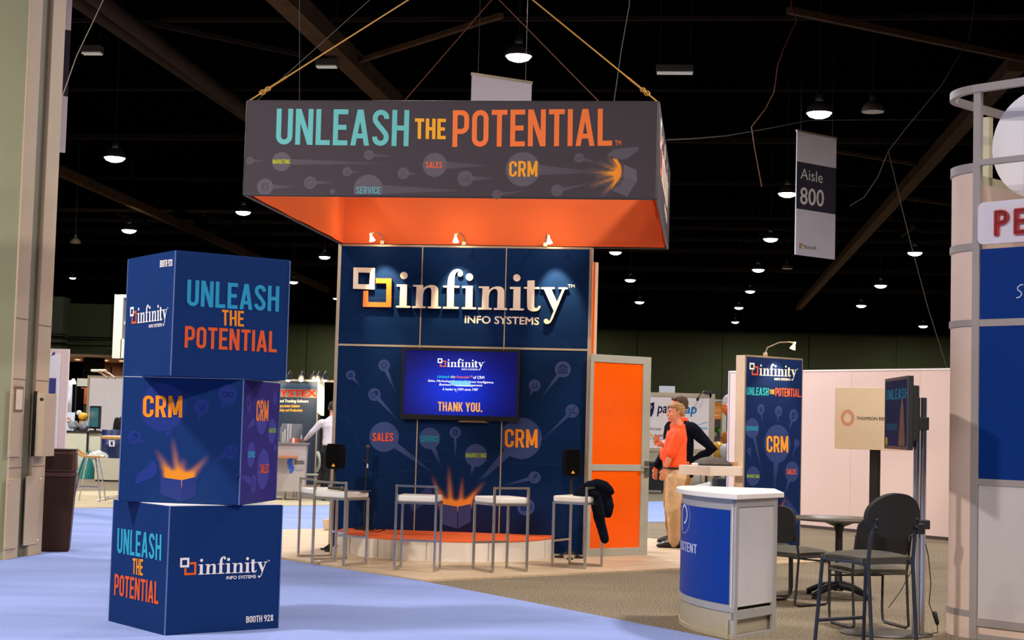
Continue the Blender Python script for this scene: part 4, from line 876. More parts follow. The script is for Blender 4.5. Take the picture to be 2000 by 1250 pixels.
pr.mb.add([tf.at(u, v, -.008) for u, v in g], [(b * (nu + 1) + a, b * (nu + 1) + a + 1, (b + 1) * (nu + 1) + a + 1, (b + 1) * (nu + 1) + a) for b in range(nv) for a in range(nu)], None, gc)
tvs = pr.build('screen', tv, M_SCR)
sl = Print(tf, -.006); WH = (.95, .95, 1.0)
logo(tf, z2(754, 274), z2(1192, 282), z2(755, 192), tvs, -.006, WH, C(230, 110, 60), M_SCR)
for s_, A, B, T, c, sh in (('Unleash', (750, 380), (866, 381), (754, 356), C(40, 190, 220), .25), ('the', (877, 381), (921, 382), (880, 357), C(240, 220, 110), .25), ('Potential\u2122', (930, 383), (1087, 386), (934, 359), C(230, 110, 70), .25), ('of CRM', (1094, 388), (1198, 390), (1094, 362), WH, 0),
        ('Sales, Marketing, Service, Business Intelligence,', (660, 416), (1286, 433), (662, 396), WH, .25), ('Business Process Management', (768, 453), (1180, 462), (770, 432), WH, .25), ('A leader in CRM since 1987', (800, 498), (1139, 504), (800, 475), WH, 0)):
    put_polys(sl, plain(s_, .018, sh), z2(*A), z2(*B), z2(*T), c)
put_polys(sl, word('THANK YOU.', .15), z2(757, 696), z2(1179, 706), z2(757, 608), C(246, 166, 70))
sl.poly(sl.uvs([z2(876, 406), z2(1070, 410), z2(1068, 452), z2(876, 448)]), C(120, 200, 240)); sl.poly(sl.uvs([z2(900, 449), z2(1068, 453), z2(1066, 463), z2(930, 459)]), C(225, 240, 250))
for k in range(5): sl.poly(sl.uvs([z2(890 + k * 34, 436), z2(912 + k * 34, 437), z2(912 + k * 34, 443), z2(890 + k * 34, 442)]), C(150, 215, 245))
sl.poly(sl.uvs([z2(924, 500), z2(936, 514), z2(928, 516)]), WH); sl.build('slide_lettering', tvs, M_SCR)

# ------------------------------------------------------------------ half-round stage in front of the wall
stg = thing('stage', 'low half-round white stage with orange carpet top', 'platform', (W0 + HU * 1.44).to_tuple(), -.1225)
arcp = [(1.26 * math.cos(PI + PI * k / 40), -.24 + 1.29 * math.sin(PI + PI * k / 40)) for k in range(41)]
pol = [(-1.26, -.012)] + arcp + [(1.26, -.012)]
M_STW = mat('white laminate', C(222, 212, 198), .45, noise=.03, scale=2); M_OCARP = speckle('orange carpet', C(214, 84, 36), C(240, 112, 60), 110, bump=.3, big=.1)
MB().prism(pol, .02, .232).build('skirt', M_STW, stg)
MB().prism([(x * 1.003, y * 1.003) for x, y in pol], .232, .244).build('carpet_top', M_OCARP, stg)
for k in (9, 14, 20, 27): a = PI + PI * k / 40; MB().bar((1.262 * math.cos(a), -.24 + 1.292 * math.sin(a), .03), (1.262 * math.cos(a), -.24 + 1.292 * math.sin(a), .23), .006).build('skirt_joint', mat('skirt joint strip', C(150, 142, 130), .7), stg)  # thin darker strips mark the skirt joints

# ------------------------------------------------------------------ bar stools
M_SEAT = mat('white vinyl', C(238, 232, 220), .4, noise=.02); M_STL = mat('brushed chrome', C(190, 185, 178), .24, .9, noise=.06, scale=30)
def make_stool(label):
    t = thing('bar_stool', label, 'bar stool', (0, 0, 0), 0, 'chrome bar stools around the stage'); w, d = .205, .19
    MB().box(-w - .005, w + .005, -d, d + .01, .70, .765).build('seat', M_SEAT, t, bevel=.018, seg=3)
    for x in (-w, w):
        MB().bar((x, -d - .01, 0), (x, -d - .01, .872), .024).build('leg', M_STL, t, bevel=.003); MB().bar((x, d, 0), (x, d, .70), .024).build('leg', M_STL, t, bevel=.003)
        MB().bar((x, -d, .013), (x, d, .013), .024).build('floor_runner', M_STL, t)
    MB().bar((-w, -d - .01, .860), (w, -d - .01, .860), .022).build('back_rail', M_STL, t); MB().bar((-w, d, .28), (w, d, .28), .022).build('footrest', M_STL, t)
    f = MB()
    for a, b in (((-w, -d), (w, -d)), ((-w, d), (w, d)), ((-w, -d), (-w, d)), ((w, -d), (w, d))): f.bar((*a, .69), (*b, .69), .022)
    f.build('seat_frame', M_STL, t); return t
st0 = None
STOOLS = []
for i, (bl, br_, fl_, fr_, lab) in enumerate([((580, 1088), (617, 1093.4), (643, 1086.6), (677, 1092.6), 'white-seated bar stool at far left, partly behind another stool'), ((609, 1101), (671, 1106), (658, 1097), (714, 1101), 'white-seated bar stool holding a microphone and tablet'),
        ((769, 1114), (849, 1115.5), (786, 1108), (856, 1112), 'white-seated bar stool before the printed fire, left of middle'), ((953, 1118), (1028, 1117), (927.6, 1113), (992.6, 1110), 'white-seated bar stool right of the printed glowing box'), ((1149.6, 1112), (1169.6, 1107), (1083, 1106), (1103, 1103), 'white-seated bar stool at right with a dark jacket over it')]):
    P = [G(*q, .02) for q in (bl, br_, fl_, fr_)]; B, Fm = (P[0] + P[1]) / 2, (P[2] + P[3]) / 2
    side = (P[1] - P[0]) + (P[3] - P[2]); fwd = Fm - B
    ang = math.atan2(side.y, side.x) if i in (2, 3) else math.atan2(-fwd.x, fwd.y)
    c = (B + Fm) / 2; c.z = .02
    if i == 0: STOOLS.append(make_stool(lab)); STOOLS[0].location = c; STOOLS[0].rotation_euler = (0, 0, ang)
    else: STOOLS.append(dup(STOOLS[0], c, ang, lab))

# microphone and tablet on the second stool, jacket on the fifth
M_DGREY = mat('dark grey plastic', C(58, 54, 52), .45, noise=.1); M_MIC = mat('microphone mesh', C(96, 92, 88), .5, .6, noise=.2, scale=200)
s2 = STOOLS[1]; W2 = world_of(s2)
a, b = D(690, 967, s2.location.y), D(640, 962, s2.location.y)
pz = s2.location.z + .765
cpos = lambda px: Vector((D(px, 965, s2.location.y).x, s2.location.y, pz))
m1 = cpos(668); t = thing('microphone', 'grey wireless microphone lying on a bar stool seat', 'microphone', (m1.x, m1.y - .02, pz + .027), 0)
MB().ball((0, 0, 0), .027).build('grille', M_MIC, t, True); MB().tube([(-.02, 0, 0), (-.13, .02, .0), (-.15, .024, .0)], [.021, .014, .012], 12).build('handle', M_DGREY, t, True)
m2 = cpos(697); t = thing('tablet', 'thin dark tablet lying on the same stool as the microphone', 'tablet', (m2.x, m2.y + .03, pz), -.25)
MB().box(-.13, .13, -.09, .09, .0, .012).build('body', M_DGREY, t, bevel=.004); MB().box(-.115, .115, -.078, .078, .012, .013).build('screen', mat('dark glass', C(30, 30, 32), .1), t)

M_NAVY = mat('navy fleece', (0.004, 0.005, 0.012), .95, noise=.25, scale=40, spec=.1)
s5 = STOOLS[4]; Y5 = s5.location.y
jm = MB(); J = lambda px, py, dy=0.0: D(px, py, Y5 + dy)
jm.limb([J(1128, 968, .0), J(1140, 960, -.02), J(1155, 954, -.02), J(1170, 953, 0), J(1184, 960, .0)], [.045, .070, .088, .088, .07], 16)
jm.limb([J(1150, 948, -.10), J(1166, 944, -.08), J(1182, 950, -.06), J(1195, 961, -.04)], [.045, .055, .055, .035], 14)
jm.limb([J(1168, 960, .02), J(1184, 972, .02), J(1189, 988, .02), J(1187, 1004, .02)], [.075, .075, .065, .045], 14)
jm.limb([J(1164, 960, -.05), J(1166, 985, -.05), J(1170, 1010, -.04), J(1176, 1035, -.02), J(1181, 1054, -.02)], [.060, .066, .062, .052, .046], 14)
jm.limb([J(1176, 962, .08), J(1181, 985, .08), J(1182, 1003, .08)], [.06, .065, .05], 12)
jm.limb([J(1132, 966, -.12), J(1150, 960, -.14), J(1162, 966, -.14)], [.035, .045, .035], 10)
o = remesh(jm, 'jacket', M_NAVY, None, .010, 9, .030, .16); tag(o, 'dark navy jacket draped over the bar stool at right, sleeve hanging', 'jacket')

# ------------------------------------------------------------------ loudspeakers, microphone stand
M_SPK = mat('black speaker cabinet', C(9, 9, 10), .7, noise=.1, spec=.15); M_GRL = mat('black grille', C(5, 5, 5), .9, noise=.3, scale=150, spec=.1)
def speaker_set(px, py, z0, z1, w, lab1, lab2, rot):
    p = G(px, py, .02); t = thing('speaker_stand', lab2, 'speaker stand', p, rot, 'speaker stands')
    MB().tube([(0, 0, .05), (0, 0, z0 + .06)], .017, 10).build('pole', M_BLK, t, True); MB().tube([(0, 0, .52), (0, 0, .80)], .024, 10).build('collar', M_BLK, t, True)
    MB().tube([(.03, 0, .68), (.07, 0, .68)], .012, 8).build('knob', M_BLK, t, True)
    for k in range(3):
        a = .4 + k * 2 * PI / 3; d = Vector((math.cos(a), math.sin(a), 0))
        lg = MB().bar(d * .02 + Vector((0, 0, .08)), d * .13 + Vector((0, 0, .02)), .03, .02).build('leg', M_BLK, t); MB().box(-.045, .045, -.03, .03, 0, .022, Matrix.Translation(d * .13) @ Rz(a)).build('foot', M_BLK, lg)
    s = thing('loudspeaker', lab1, 'loudspeaker', p + Vector((0, 0, z0 + .005)), rot, 'loudspeakers'); h = z1 - z0; d = w * .95
    prof = [(-w / 2 * .8, 0), (w / 2 * .8, 0), (w / 2, h * .15), (w / 2, h * .75), (w / 2 * .82, h), (-w / 2 * .82, h), (-w / 2, h * .75), (-w / 2, h * .15)]
    MB().prism(prof, -d / 2, d / 2, Matrix.Rotation(PI / 2, 4, 'X')).build('cabinet', M_SPK, s, bevel=.012)
    MB().prism([(x * .9, .015 + y * .94) for x, y in prof], 0, .008, Matrix.Translation((0, -d / 2, 0)) @ Matrix.Rotation(PI / 2, 4, 'X')).build('grille', M_GRL, s, bevel=.003); grl = COL.objects[-1]
    MB().prism([(-.022, 0), (.022, 0), (0, .036)], 0, .003, Matrix.Translation((0, -d / 2 - .0085, .03)) @ Matrix.Rotation(PI / 2, 4, 'X')).build('badge', mat('yellow badge', C(240, 180, 30), .5), grl)
speaker_set(1112, 1091, .94, 1.245, .185, 'small black loudspeaker on a stand near the orange door', 'black stand under the right loudspeaker', .15)
speaker_set(649, 1076, .94, 1.23, .20, 'black loudspeaker at the left end of the display wall', 'black stand under the left loudspeaker', -.1)
mp = G(715, 1033, .244) - HV * .12; mp.z = .244; t = thing('microphone_stand', 'black microphone stand on the stage left side', 'microphone stand', mp, 0)
MB().lathe([(.115, 0), (.115, .012), (.09, .025), (.03, .035), (.015, .05)], 24).build('base', M_BLK, t, True); MB().tube([(0, 0, .03), (.0, 0, .5), (.012, 0, .93)], [.012, .010, .010], 10).build('pole', M_BLK, t, True)
MB().tube([(0, 0, .80), (-.035, 0, .83)], .012, 8).build('clutch', M_BLK, t, True); MB().tube([(.012, 0, .90), (.02, -.02, .94), (.022, -.03, .97)], .016, 8).build('clip', M_BLK, t, True)
o = thing('microphone', 'black microphone clipped upright on the stage stand', 'microphone', mp + Vector((.022, -.05, .90)), 0)
MB().tube([(0, 0, -.12), (0, 0, .02), (0, 0, .06)], [.011, .016, .021], 12).build('handle', M_BLK, o, True); MB().ball((0, 0, .08), .027).build('grille', M_DGREY, o, True); MB().tube([(0, 0, -.17), (0, 0, -.12)], .009, 8).build('plug', mat('white tape', C(220, 214, 204), .6), o, True)
q = lambda px, py: G(px, py, .25)
wire([q(700, 1030), q(712, 1034), q(728, 1036), q(742, 1033), q(752, 1035), q(735, 1039), q(716, 1038), q(706, 1034)], .006, M_BLK, 'black microphone cable coiled on the stage')
wire([mp + Vector((.03, .02, .42)), D(733, 1000, mp.y + .1), D(730, 1020, mp.y + .1), q(724, 1034)], .003, M_WIRE, 'thin pale wire hanging beside the microphone stand')

# ------------------------------------------------------------------ orange closet door and orange column behind the wall
dA, dB = G(1143, 1090), G(1262, 1086.5); dd = (dB - dA); dl = dd.length; da = math.atan2(dd.y, dd.x)
dr = thing('closet_door', 'orange panelled door with grey metal frame and lever handle', 'door', (dA.x, dA.y, .02), da)
M_OPAN = mat('orange acrylic panel', C(255, 96, 4), .25, noise=.02, spec=.5); M_GFR = mat('grey door frame', C(168, 166, 150), .45, noise=.04)
H = 2.37
for x0_, x1_, z0_, z1_ in ((0, dl, 0, .09), (0, dl, 2.28, H), (0, .05, .09, 2.28), (dl - .12, dl, .09, 2.28), (.05, dl - .12, 1.0, 1.075)): MB().box(x0_, x1_, -.02, .02, z0_, z1_).build('frame', M_GFR, dr, bevel=.003)
for z0_, z1_ in ((.09, 1.0), (1.075, 2.28)): MB().box(.05, dl - .12, -.008, .008, z0_, z1_).build('panel', M_OPAN, dr)
lk = MB().box(dl - .075, dl - .01, -.035, -.02, .93, 1.12).build('lock_plate', mat('dark lock plate', C(110, 108, 100), .4, .5), dr)
hd = MB().tube([(dl - .05, -.035, 1.05), (dl - .05, -.075, 1.05), (dl - .17, -.075, 1.05)], .011, 8).build('handle', M_STL, lk, True)
cp_ = D(1158, 600, 20.45); cw = thing('closet_wall', 'tall orange panel with cream edge standing behind the display wall', 'wall panel', (cp_.x - .12, cp_.y, .02), da)
MB().box(0, .17, 0, .05, 0, 3.62).build('panel', M_OPAN, cw); MB().box(.17, .215, -.01, .06, 0, 3.62).build('frame_post', mat('cream post', C(226, 196, 160), .5), cw)
vb = G(640, 1036, .02); o = MB().lathe([(.045, 0), (.055, .03), (.075, .14), (.078, .15), (.07, .145), (.05, .03)], 20).build('waste_bin', mat('cream plastic', C(222, 200, 170), .5), None, True, loc=vb); tag(o, 'small cream bin behind the left edge of the display wall', 'bin')
# ------------------------------------------------------------------ hanging aisle banners
M_BAN = mat('white banner board', C(196, 190, 204), .6, noise=.03, scale=1.5); M_BAND = C(52, 48, 60)
def banner(label, tl, tr, hgt, Y, yaw, dark=True, w=None):
    """board whose top left corner is seen at tl; runs along yaw"""
    P0 = D(*tl, Y); d = Vector((math.cos(yaw), math.sin(yaw), 0)); r = ray(*tr)
    # length where the ray through tr meets the vertical plane of the board
    n = Vector((-d.y, d.x, 0)); tt = n.dot(P0 - Vector((0, 0, EYE))) / n.dot(r); P1 = Vector((0, 0, EYE)) + r * tt; L = w or Vector((P1.x - P0.x, P1.y - P0.y)).length
    t = thing('hanging_banner', label, 'hanging sign', (P0.x, P0.y, P0.z - hgt), yaw, None)
    brd = MB().box(0, L, -.012, .012, 0, hgt).build('board', M_BAN, t, bevel=.002); MB().box(-.01, L + .01, -.016, .016, hgt - .02, hgt + .015).build('top_rail', M_ALU, t)
    for x in (.1 * L, .9 * L): MB().tube([(x, 0, hgt), (x, 0, 12 - P0.z + hgt)], .004, 5).build('hanging_wire', M_BLK, t)
    return brd, Face(t, (0, -.0125, 0), (1, 0, 0), (0, -1, 0)), L
GA = math.atan2(E1.y, E1.x)
za = Z(2.907, 1480, 230)
t, f, L = banner('white and charcoal hanging banner reading Aisle 800', (1556.4, 255), (1633, 270), 2.27, 29.0, GA)
pr = Print(f, .001); y1_, y0_ = f.uv(za(219, 246)).y, f.uv(za(214, 514)).y
pr.poly([(0, y0_), (L, y0_), (L, y1_), (0, y1_)], M_BAND); pr.build('dark_band', t)
INKG = C(205, 200, 205)
lettering(f, 'lettering', plain('Aisle', -.012), za(242, 345), za(368, 372), za(243, 284), INKG, t)
lettering(f, 'lettering', plain('800', .012), za(240, 488), za(373, 505), za(242, 393), INKG, t)
pr = Print(f, .003)
for (a, b), c in (((0, 1), C(220, 90, 50)), ((1, 1), C(110, 150, 50)), ((0, 0), C(60, 140, 210)), ((1, 0), C(240, 170, 50))):
    o0 = f.uv(za(235, 742)); sz = (f.uv(za(235, 710)) - o0).length / 2; pr.poly([(o0.x + (a + x * .92) * sz, o0.y + (b + y * .92) * sz) for x, y in ((0, 0), (1, 0), (1, 1), (0, 1))], c)
pr.build('logo', t); lettering(f, 'lettering', plain('Microsoft', .004), za(261, 744), za(331, 750), za(262, 721), C(92, 86, 92), t)
banner('plain grey hanging banner top seen above the canopy', (922, 144), (1038, 161), 2.25, 20.6, math.radians(30))
t, f, L = banner('narrow sliver of a hanging banner beside the left column', (108, -60), (126, -60), 2.15, 18.6, math.radians(38), w=.22)
pr = Print(f, .001); pr.poly([(0, f.uv((120, 187)).y), (L, f.uv((120, 187)).y), (L, f.uv((124, 57)).y), (0, f.uv((124, 57)).y)], M_BAND); pr.build('dark_band', t)
wire([D(121, 190, 18.5), D(150, 108, 18.5), D(178, 50, 18.5), D(207, -12, 18.5), D(215, -40, 18.5)], .009, mat('pale wire', C(190, 188, 175), .5), 'pale wire slanting up from the column banner')

# ------------------------------------------------------------------ narrow sign tower with clip lamp and bar shelf
TP = Vector((2.90, 19.86, .02)); TYAW = math.radians(38.5); TWd, TH, TD = 1.055, 2.45, .16
tow = thing('sign_tower', 'narrow blue sign tower with word mark and cream side', 'sign tower', TP, TYAW)
M_CREAMP = mat('cream laminate', C(226, 204, 178), .5, noise=.03)
MB().box(0, TWd, .004, TD, 0, TH).build('body', M_CREAMP, tow, bevel=.003); tfp = MB().box(.012, TWd - .012, 0, .008, .02, TH - .02).build('front_panel', M_WALLB, tow)
for x in (0, TWd - .012): MB().box(x, x + .012, -.004, .01, 0, TH).build('frame_post', M_ALU, tow)
MB().box(0, TWd, -.004, .01, TH - .015, TH + .004).build('frame_rail', M_ALU, tow)
ff = Face(tow, (0, 0, 0), (1, 0, 0), (0, -1, 0)); zt = Z(3.472, 1420, 660); TB = (0.006, 0.020, 0.090); wt = C(52, 66, 118)
pr = Print(ff, .0015); pr.poly([(.013, .02), (TWd - .013, .02), (TWd - .013, TH - .02), (.013, TH - .02)], TB)
for ln in ([(130, 270), (330, 335), (510, 400)], [(200, 480), (500, 390)], [(130, 420), (300, 520), (505, 640)]): pr.strokes(ribbon([ff.uv(zt(*q)) for q in ln], .004), C(30, 52, 104))
for c, rr, tip, tw, ic in (((170, 612), 68, (238, 920), .42, None), ((177, 937), 66, None, .4, None), ((440, 906), 70, (382, 1085), .4, None), ((340, 718), 130, (318, 1060), .42, None), ((229, 483), 35, (242, 600), .5, 'bars'), ((349, 498), 36, (338, 592), .5, 'chart'), ((451, 527), 43, (414, 640), .5, 'book'), ((472, 714), 28, (428, 840), .6, 'phone'), ((149, 765), 20, (170, 838), .6, 'people')):
    bubble(pr, zt, c, rr, 1, wt, TB, tip, tw, ic, C(24, 40, 88))
pr.glow([(ff.uv(zt(325, 1250)), ff.uv(zt(408, 1060)), .06)], C(236, 130, 60), C(150, 84, 66), TB); pr.poly(pr.uvs([zt(410, 1090), zt(490, 1200), zt(480, 1260), zt(395, 1260), zt(385, 1130)]), C(44, 58, 112))
pr.build('printed_picture', tfp)
logo(ff, zt(150, 251), zt(470, 264), zt(152, 166), tfp, .0036, C(244, 236, 214), C(232, 96, 40))
for s_, A, B, T, c, sw in (('UNLEASH', (131, 387), (279, 392), (133, 333), C(52, 176, 182), .15), ('THE', (286, 381), (321, 382), (287, 349), C(224, 170, 60), .17), ('POTENTIAL.', (326, 395), (503, 402), (327, 338), C(232, 96, 50), .15), ('SERVICE', (129, 628), (210, 630), (129, 598), C(48, 160, 190), .14), ('CRM', (267, 775), (413, 777), (267, 663), C(250, 160, 50), .15), ('SALES', (403, 924), (468, 926), (403, 888), C(236, 100, 50), .14), ('MARKETING', (133, 948), (218, 951), (134, 925), C(150, 180, 44), .14)):
    lettering(ff, 'lettering', word(s_, sw), zt(*A), zt(*B), zt(*T), c, tfp)
TU = Vector((math.cos(TYAW), math.sin(TYAW), 0)); TN = Vector((math.sin(TYAW), -math.cos(TYAW), 0))
tb = TP + TU * .44 + Vector((0, 0, TH + .03)) - TN * .08
clip_lamp('clip lamp arching over the narrow sign tower', tb, tb + TN * .36 + TU * .12 + Vector((0, 0, .10)), TP + TU * .52 + Vector((0, 0, 1.95)), 26, math.radians(75), 'clip lamps')
# bar shelf
sp = D(1388, 912, 19.52); sh = thing('bar_shelf', 'thick white bar shelf joined to the side of the narrow sign tower', 'shelf', (sp.x, sp.y, 0), TYAW)
top = D(1388, 911, 19.52).z
SL = 0.59
MB().box(0, SL, 0, .546, top - .115, top).build('shelf_top', mat('white shelf laminate', C(236, 220, 204), .4, noise=.02), sh, bevel=.004)
MB().box(SL - .03, SL + .003, -.0, .12, top - .20, top - .115).build('bracket', M_ALU, sh)
cu_ = MB(); cq_ = lambda x, y, z: sh.location + Rz(TYAW) @ Vector((x, y, top + z))
cu_.limb([(.0, 0, .03), (.12, 0, .045), (.24, 0, .02)], [.05, .09, .05], 14, .45)
o = thing('cushion', 'dark grey cushion lying on the white bar shelf', 'cushion', cq_(.29, .25, .012), TYAW - .3)
MB().sheet(lambda u, v: ((u - .5) * .42, (v - .5) * .30, .012 + .10 * (math.sin(PI * u) * math.sin(PI * v)) ** .45 * (1 - .25 * u)), 18, 12, 0).build('cover', mat('grey cloth', C(86, 78, 72), .9, noise=.12, scale=60), o, True)
MB().box(-.2, .2, -.14, .14, -.012, .014).build('underside', mat('grey cloth', C(86, 78, 72)), o, bevel=.01)
o = MB().box(-.05, .05, -.03, .03, 0, .05).build('paper_box', mat('kraft paper', C(200, 150, 100), .7), None, loc=cq_(.535, .12, .001), rot=(0, 0, TYAW)); tag(o, 'small brown paper box at the tower end of the bar shelf', 'box')
o = MB().limb([(0, 0, .015), (.10, .03, .018)], [.015, .016], 10).build('crumpled_napkin', mat('white paper', C(235, 230, 225), .7), None, True, loc=cq_(.03, .34, .0)); tag(o, 'small white crumpled napkin at the left end of the bar shelf', 'napkin')

# ------------------------------------------------------------------ blue bow-front reception counter
P1, P2 = G(1432.5, 1249.5), G(1516, 1234)
cnt = thing('reception_counter', 'bow-front reception counter with curved blue panel and white top', 'counter', (P1.x, P1.y, 0), 0)
s2v = Vector((P2.x - P1.x, P2.y - P1.y)).normalized() * .66; c3 = Vector((-.19, 1.48)); b4 = s2v + Vector((.06, .86))
BOWD = .185
def bowpt(t, out=0.0):
    n = Vector((-c3.y, c3.x)).normalized(); p = c3 * t + n * (BOWD * 4 * t * (1 - t)); d = c3 + n * (BOWD * 4 * (1 - 2 * t)); q = Vector((-d.y, d.x)).normalized(); return p + q * out
def bow(out=0.0, n=40): return [bowpt(k / n, out) for k in range(n + 1)]
M_CBLU = mat('blue counter panel', (0.0012, 0.040, 0.30), .45, noise=.02, spec=.15); M_SILV = mat('silver counter frame', C(176, 174, 172), .4, .25, noise=.03); M_WPAN = mat('white counter panel', C(206, 202, 204), .5, noise=.02); M_BEIGE = mat('beige counter base', C(176, 166, 142), .5, noise=.04)
def curved(t0, t1, z0, z1, out, th, n=30): return MB().sheet(lambda u, v: (*bowpt(t1 + (t0 - t1) * u, out), z0 + (z1 - z0) * v), n, 1, th)
HT = 1.055
curved(.0, 1, .20, HT - .025, .0, .02).build('front_panel', M_SILV, cnt, True); cbp = curved(.035, .965, .25, .945, .006, .004).build('blue_panel', M_CBLU, cnt, True)
curved(0, 1, .0, .20, .0, .02).build('plinth', M_BEIGE, cnt, True); curved(0, 1, .195, .235, .008, .01).build('lower_rail', M_SILV, cnt, True); curved(0, 1, 0, .03, .01, .012).build('base_rail', M_BEIGE, cnt, True)
def flat(a, b, z0, z1, th, inset=0.0):
    a, b = Vector(a), Vector(b); d = (b - a).normalized(); q = Vector((-d.y, d.x)); a2, b2 = a + q * inset, b + q * inset
    return MB().prism([a2, b2, b2 + q * th, a2 + q * th], z0, z1)
flat((0, 0), s2v, .23, HT - .02, .02, .012).build('side_panel', M_WPAN, cnt); flat((0, 0), s2v, .0, .14, .02, .05).build('plinth', M_BEIGE, cnt)
for z0, z1 in ((HT - .085, HT - .025), (.14, .205), (.0, .025)): flat((0, 0), s2v, z0, z1, .03).build('side_rail', M_SILV, cnt)
d_ = s2v.normalized()
for q0 in (Vector((0, 0)), s2v - d_ * .05): flat(q0, q0 + d_ * .05, 0, HT - .025, .03, -.004).build('corner_post', M_SILV, cnt, bevel=.004)
flat(s2v, b4, .03, HT - .025, .015, .01).build('back_panel', M_WPAN, cnt); flat(b4, c3, .03, HT - .025, .015, .01).build('back_panel', M_WPAN, cnt)
n_ = Vector((s2v.y, -s2v.x)).normalized()
topo = bow(.05) ; topo = [p for p in topo][::-1]
cx_ = sum((p.x for p in topo), 0) / len(topo)
topo = topo + [Vector((.0, 0)) + n_ * .04 - d_ * .06] + [s2v + n_ * .03 + d_ * .05] + [b4 + Vector((.06, .0))] + [c3 + Vector((.05, .07))]
M_CTOP = mat('white counter top', C(238, 230, 222), .35, noise=.02)
MB().prism([(p.x, p.y) for p in topo], HT - .025, HT + .012).build('counter_top', M_CTOP, cnt, bevel=.008)
# PERSISTENT on the curved panel: lettering bent around the bow
def bent(nm, polys, x0, x1, t0, t1, z0, z1, col, W, Hh):
    mb = MB()
    for p in polys:
        tri = tessellate_polygon([[Vector((q[0], q[1], 0)) for q in p]]) if len(p) > 3 else [(0, 1, 2)]
        mb.add([(*bowpt(t0 + (t1 - t0) * (q[0] - x0) / (x1 - x0), .0075), z0 + (z1 - z0) * q[1] / Hh) for q in p], tri, None, [col] * len(p))
    return mb.build(nm, mat_print(), cbp)
# reading left to right runs from the far end of the bow to the near corner
ps, bx = word('PERSISTENT', .12, .1)
zl0, zl1 = .585, .655
bent('lettering', ps, 0, bx[2], .80, .325, zl0, zl1, C(210, 215, 235), 1, 1.0)
circ = ribbon(arc(0, 0, 1, 0, 360, 40)[:-1], .03, True) + ribbon(arc(.05, .15, .52, -95, 200, 20) + [(-.44, -.9)], .14)
bent('logo', [[(x, y + 1) for x, y in q] for q in circ], -1, 1, .68, .43, .72, .98, C(200, 208, 235), 1, 2.0)

# ------------------------------------------------------------------ white booth wall with display board
wR = G(1842, 1055); wd = Vector((-.616, .788, 0)); wa = math.atan2(-.788, .616); Lw = 4.42; wO = wR + wd * Lw
ww = thing('booth_wall', 'long white booth wall behind the black chairs', 'booth wall', (wO.x, wO.y, 0), wa)
M_WW = mat('white fabric wall', C(224, 196, 186), .75, noise=.02, scale=1.2); n_p = 5; W_ = (Lw + 2.2) / n_p
for i in range(n_p): MB().box(i * W_ + .002, (i + 1) * W_ - .002, 0, .06, .05, 2.52).build('panel', M_WW, ww)
MB().box(0, n_p * W_, .0, .06, 0, .05).build('base_strip', mat('dark base strip', C(66, 52, 50), .7), ww); MB().box(-.01, n_p * W_ + .01, -.01, .07, 2.52, 2.545).build('top_rail', mat('white rail', C(240, 232, 230), .4), ww)
MB().box(-.03, 0, -.01, .07, 0, 2.545).build('end_post', mat('lilac post', C(190, 184, 206), .5), ww)
db = G(1701, 1118); dt = thing('display_board', 'cream display board with red dotted ring on black post', 'display stand', (db.x, db.y, 0), 0)
by = math.radians(-50); fb_ = Face(dt, (0, 0, 0), (math.cos(by), math.sin(by), 0), (math.sin(by), -math.cos(by), 0))
q0, q1, q2 = fb_.uv((1632.5, 757)), fb_.uv((1776, 757)), fb_.uv((1632.5, 876)); bw_ = q1.x - q0.x
Mb = fb_.L
dbb = MB().box(q0.x, q1.x, q2.y, q0.y, -.02, .012, Mb).build('board', mat('cream board', C(236, 214, 178), .5, noise=.02), dt, bevel=.003)
MB().box(-.055, .055, .02, q2.y + .25, -.075, -.022, Mb).build('post', M_BLK, dt); MB().lathe([(.30, 0), (.30, .012), (.08, .03), (.05, .03)], 28).build('base_plate', M_BLK, dt, True)
pr = Print(fb_, .0135); zc = Z(2.273, 1600, 700); c0 = fb_.uv(zc(129, 264)); rr = abs(fb_.uv(zc(129, 230)).y - c0.y)
for k in range(22):
    for j, q in enumerate((1.0, .82, .66)): a = 2 * PI * k / 22 + j * .14; pr.disc((c0.x + q * rr * math.cos(a), c0.y + q * rr * math.sin(a)), rr * (.085 - .012 * j), C(216, 70 + 20 * j, 50), 8); pr.n -= pr.step
pr.build('logo', dbb); A, B = zc(169, 273), zc(301, 276)
# the wording runs on behind the television, so its full length is laid out on the board
f7 = plain('THOMSON REU'); ratio = plain('THOMSON REUTERS')[1][2] / f7[1][2]; ua, ub, uc = fb_.uv(A), fb_.uv(B), fb_.uv(zc(169, 259))
pr = Print(fb_, .0135)
for q in plain('THOMSON REUTERS', .012)[0]: pr.poly([(ua.x + x / f7[1][2] * (ub.x - ua.x), ua.y + y / .69 * (uc.y - ua.y)) for x, y in q], C(84, 76, 74)); pr.n -= pr.step
pr.build('lettering', dbb)

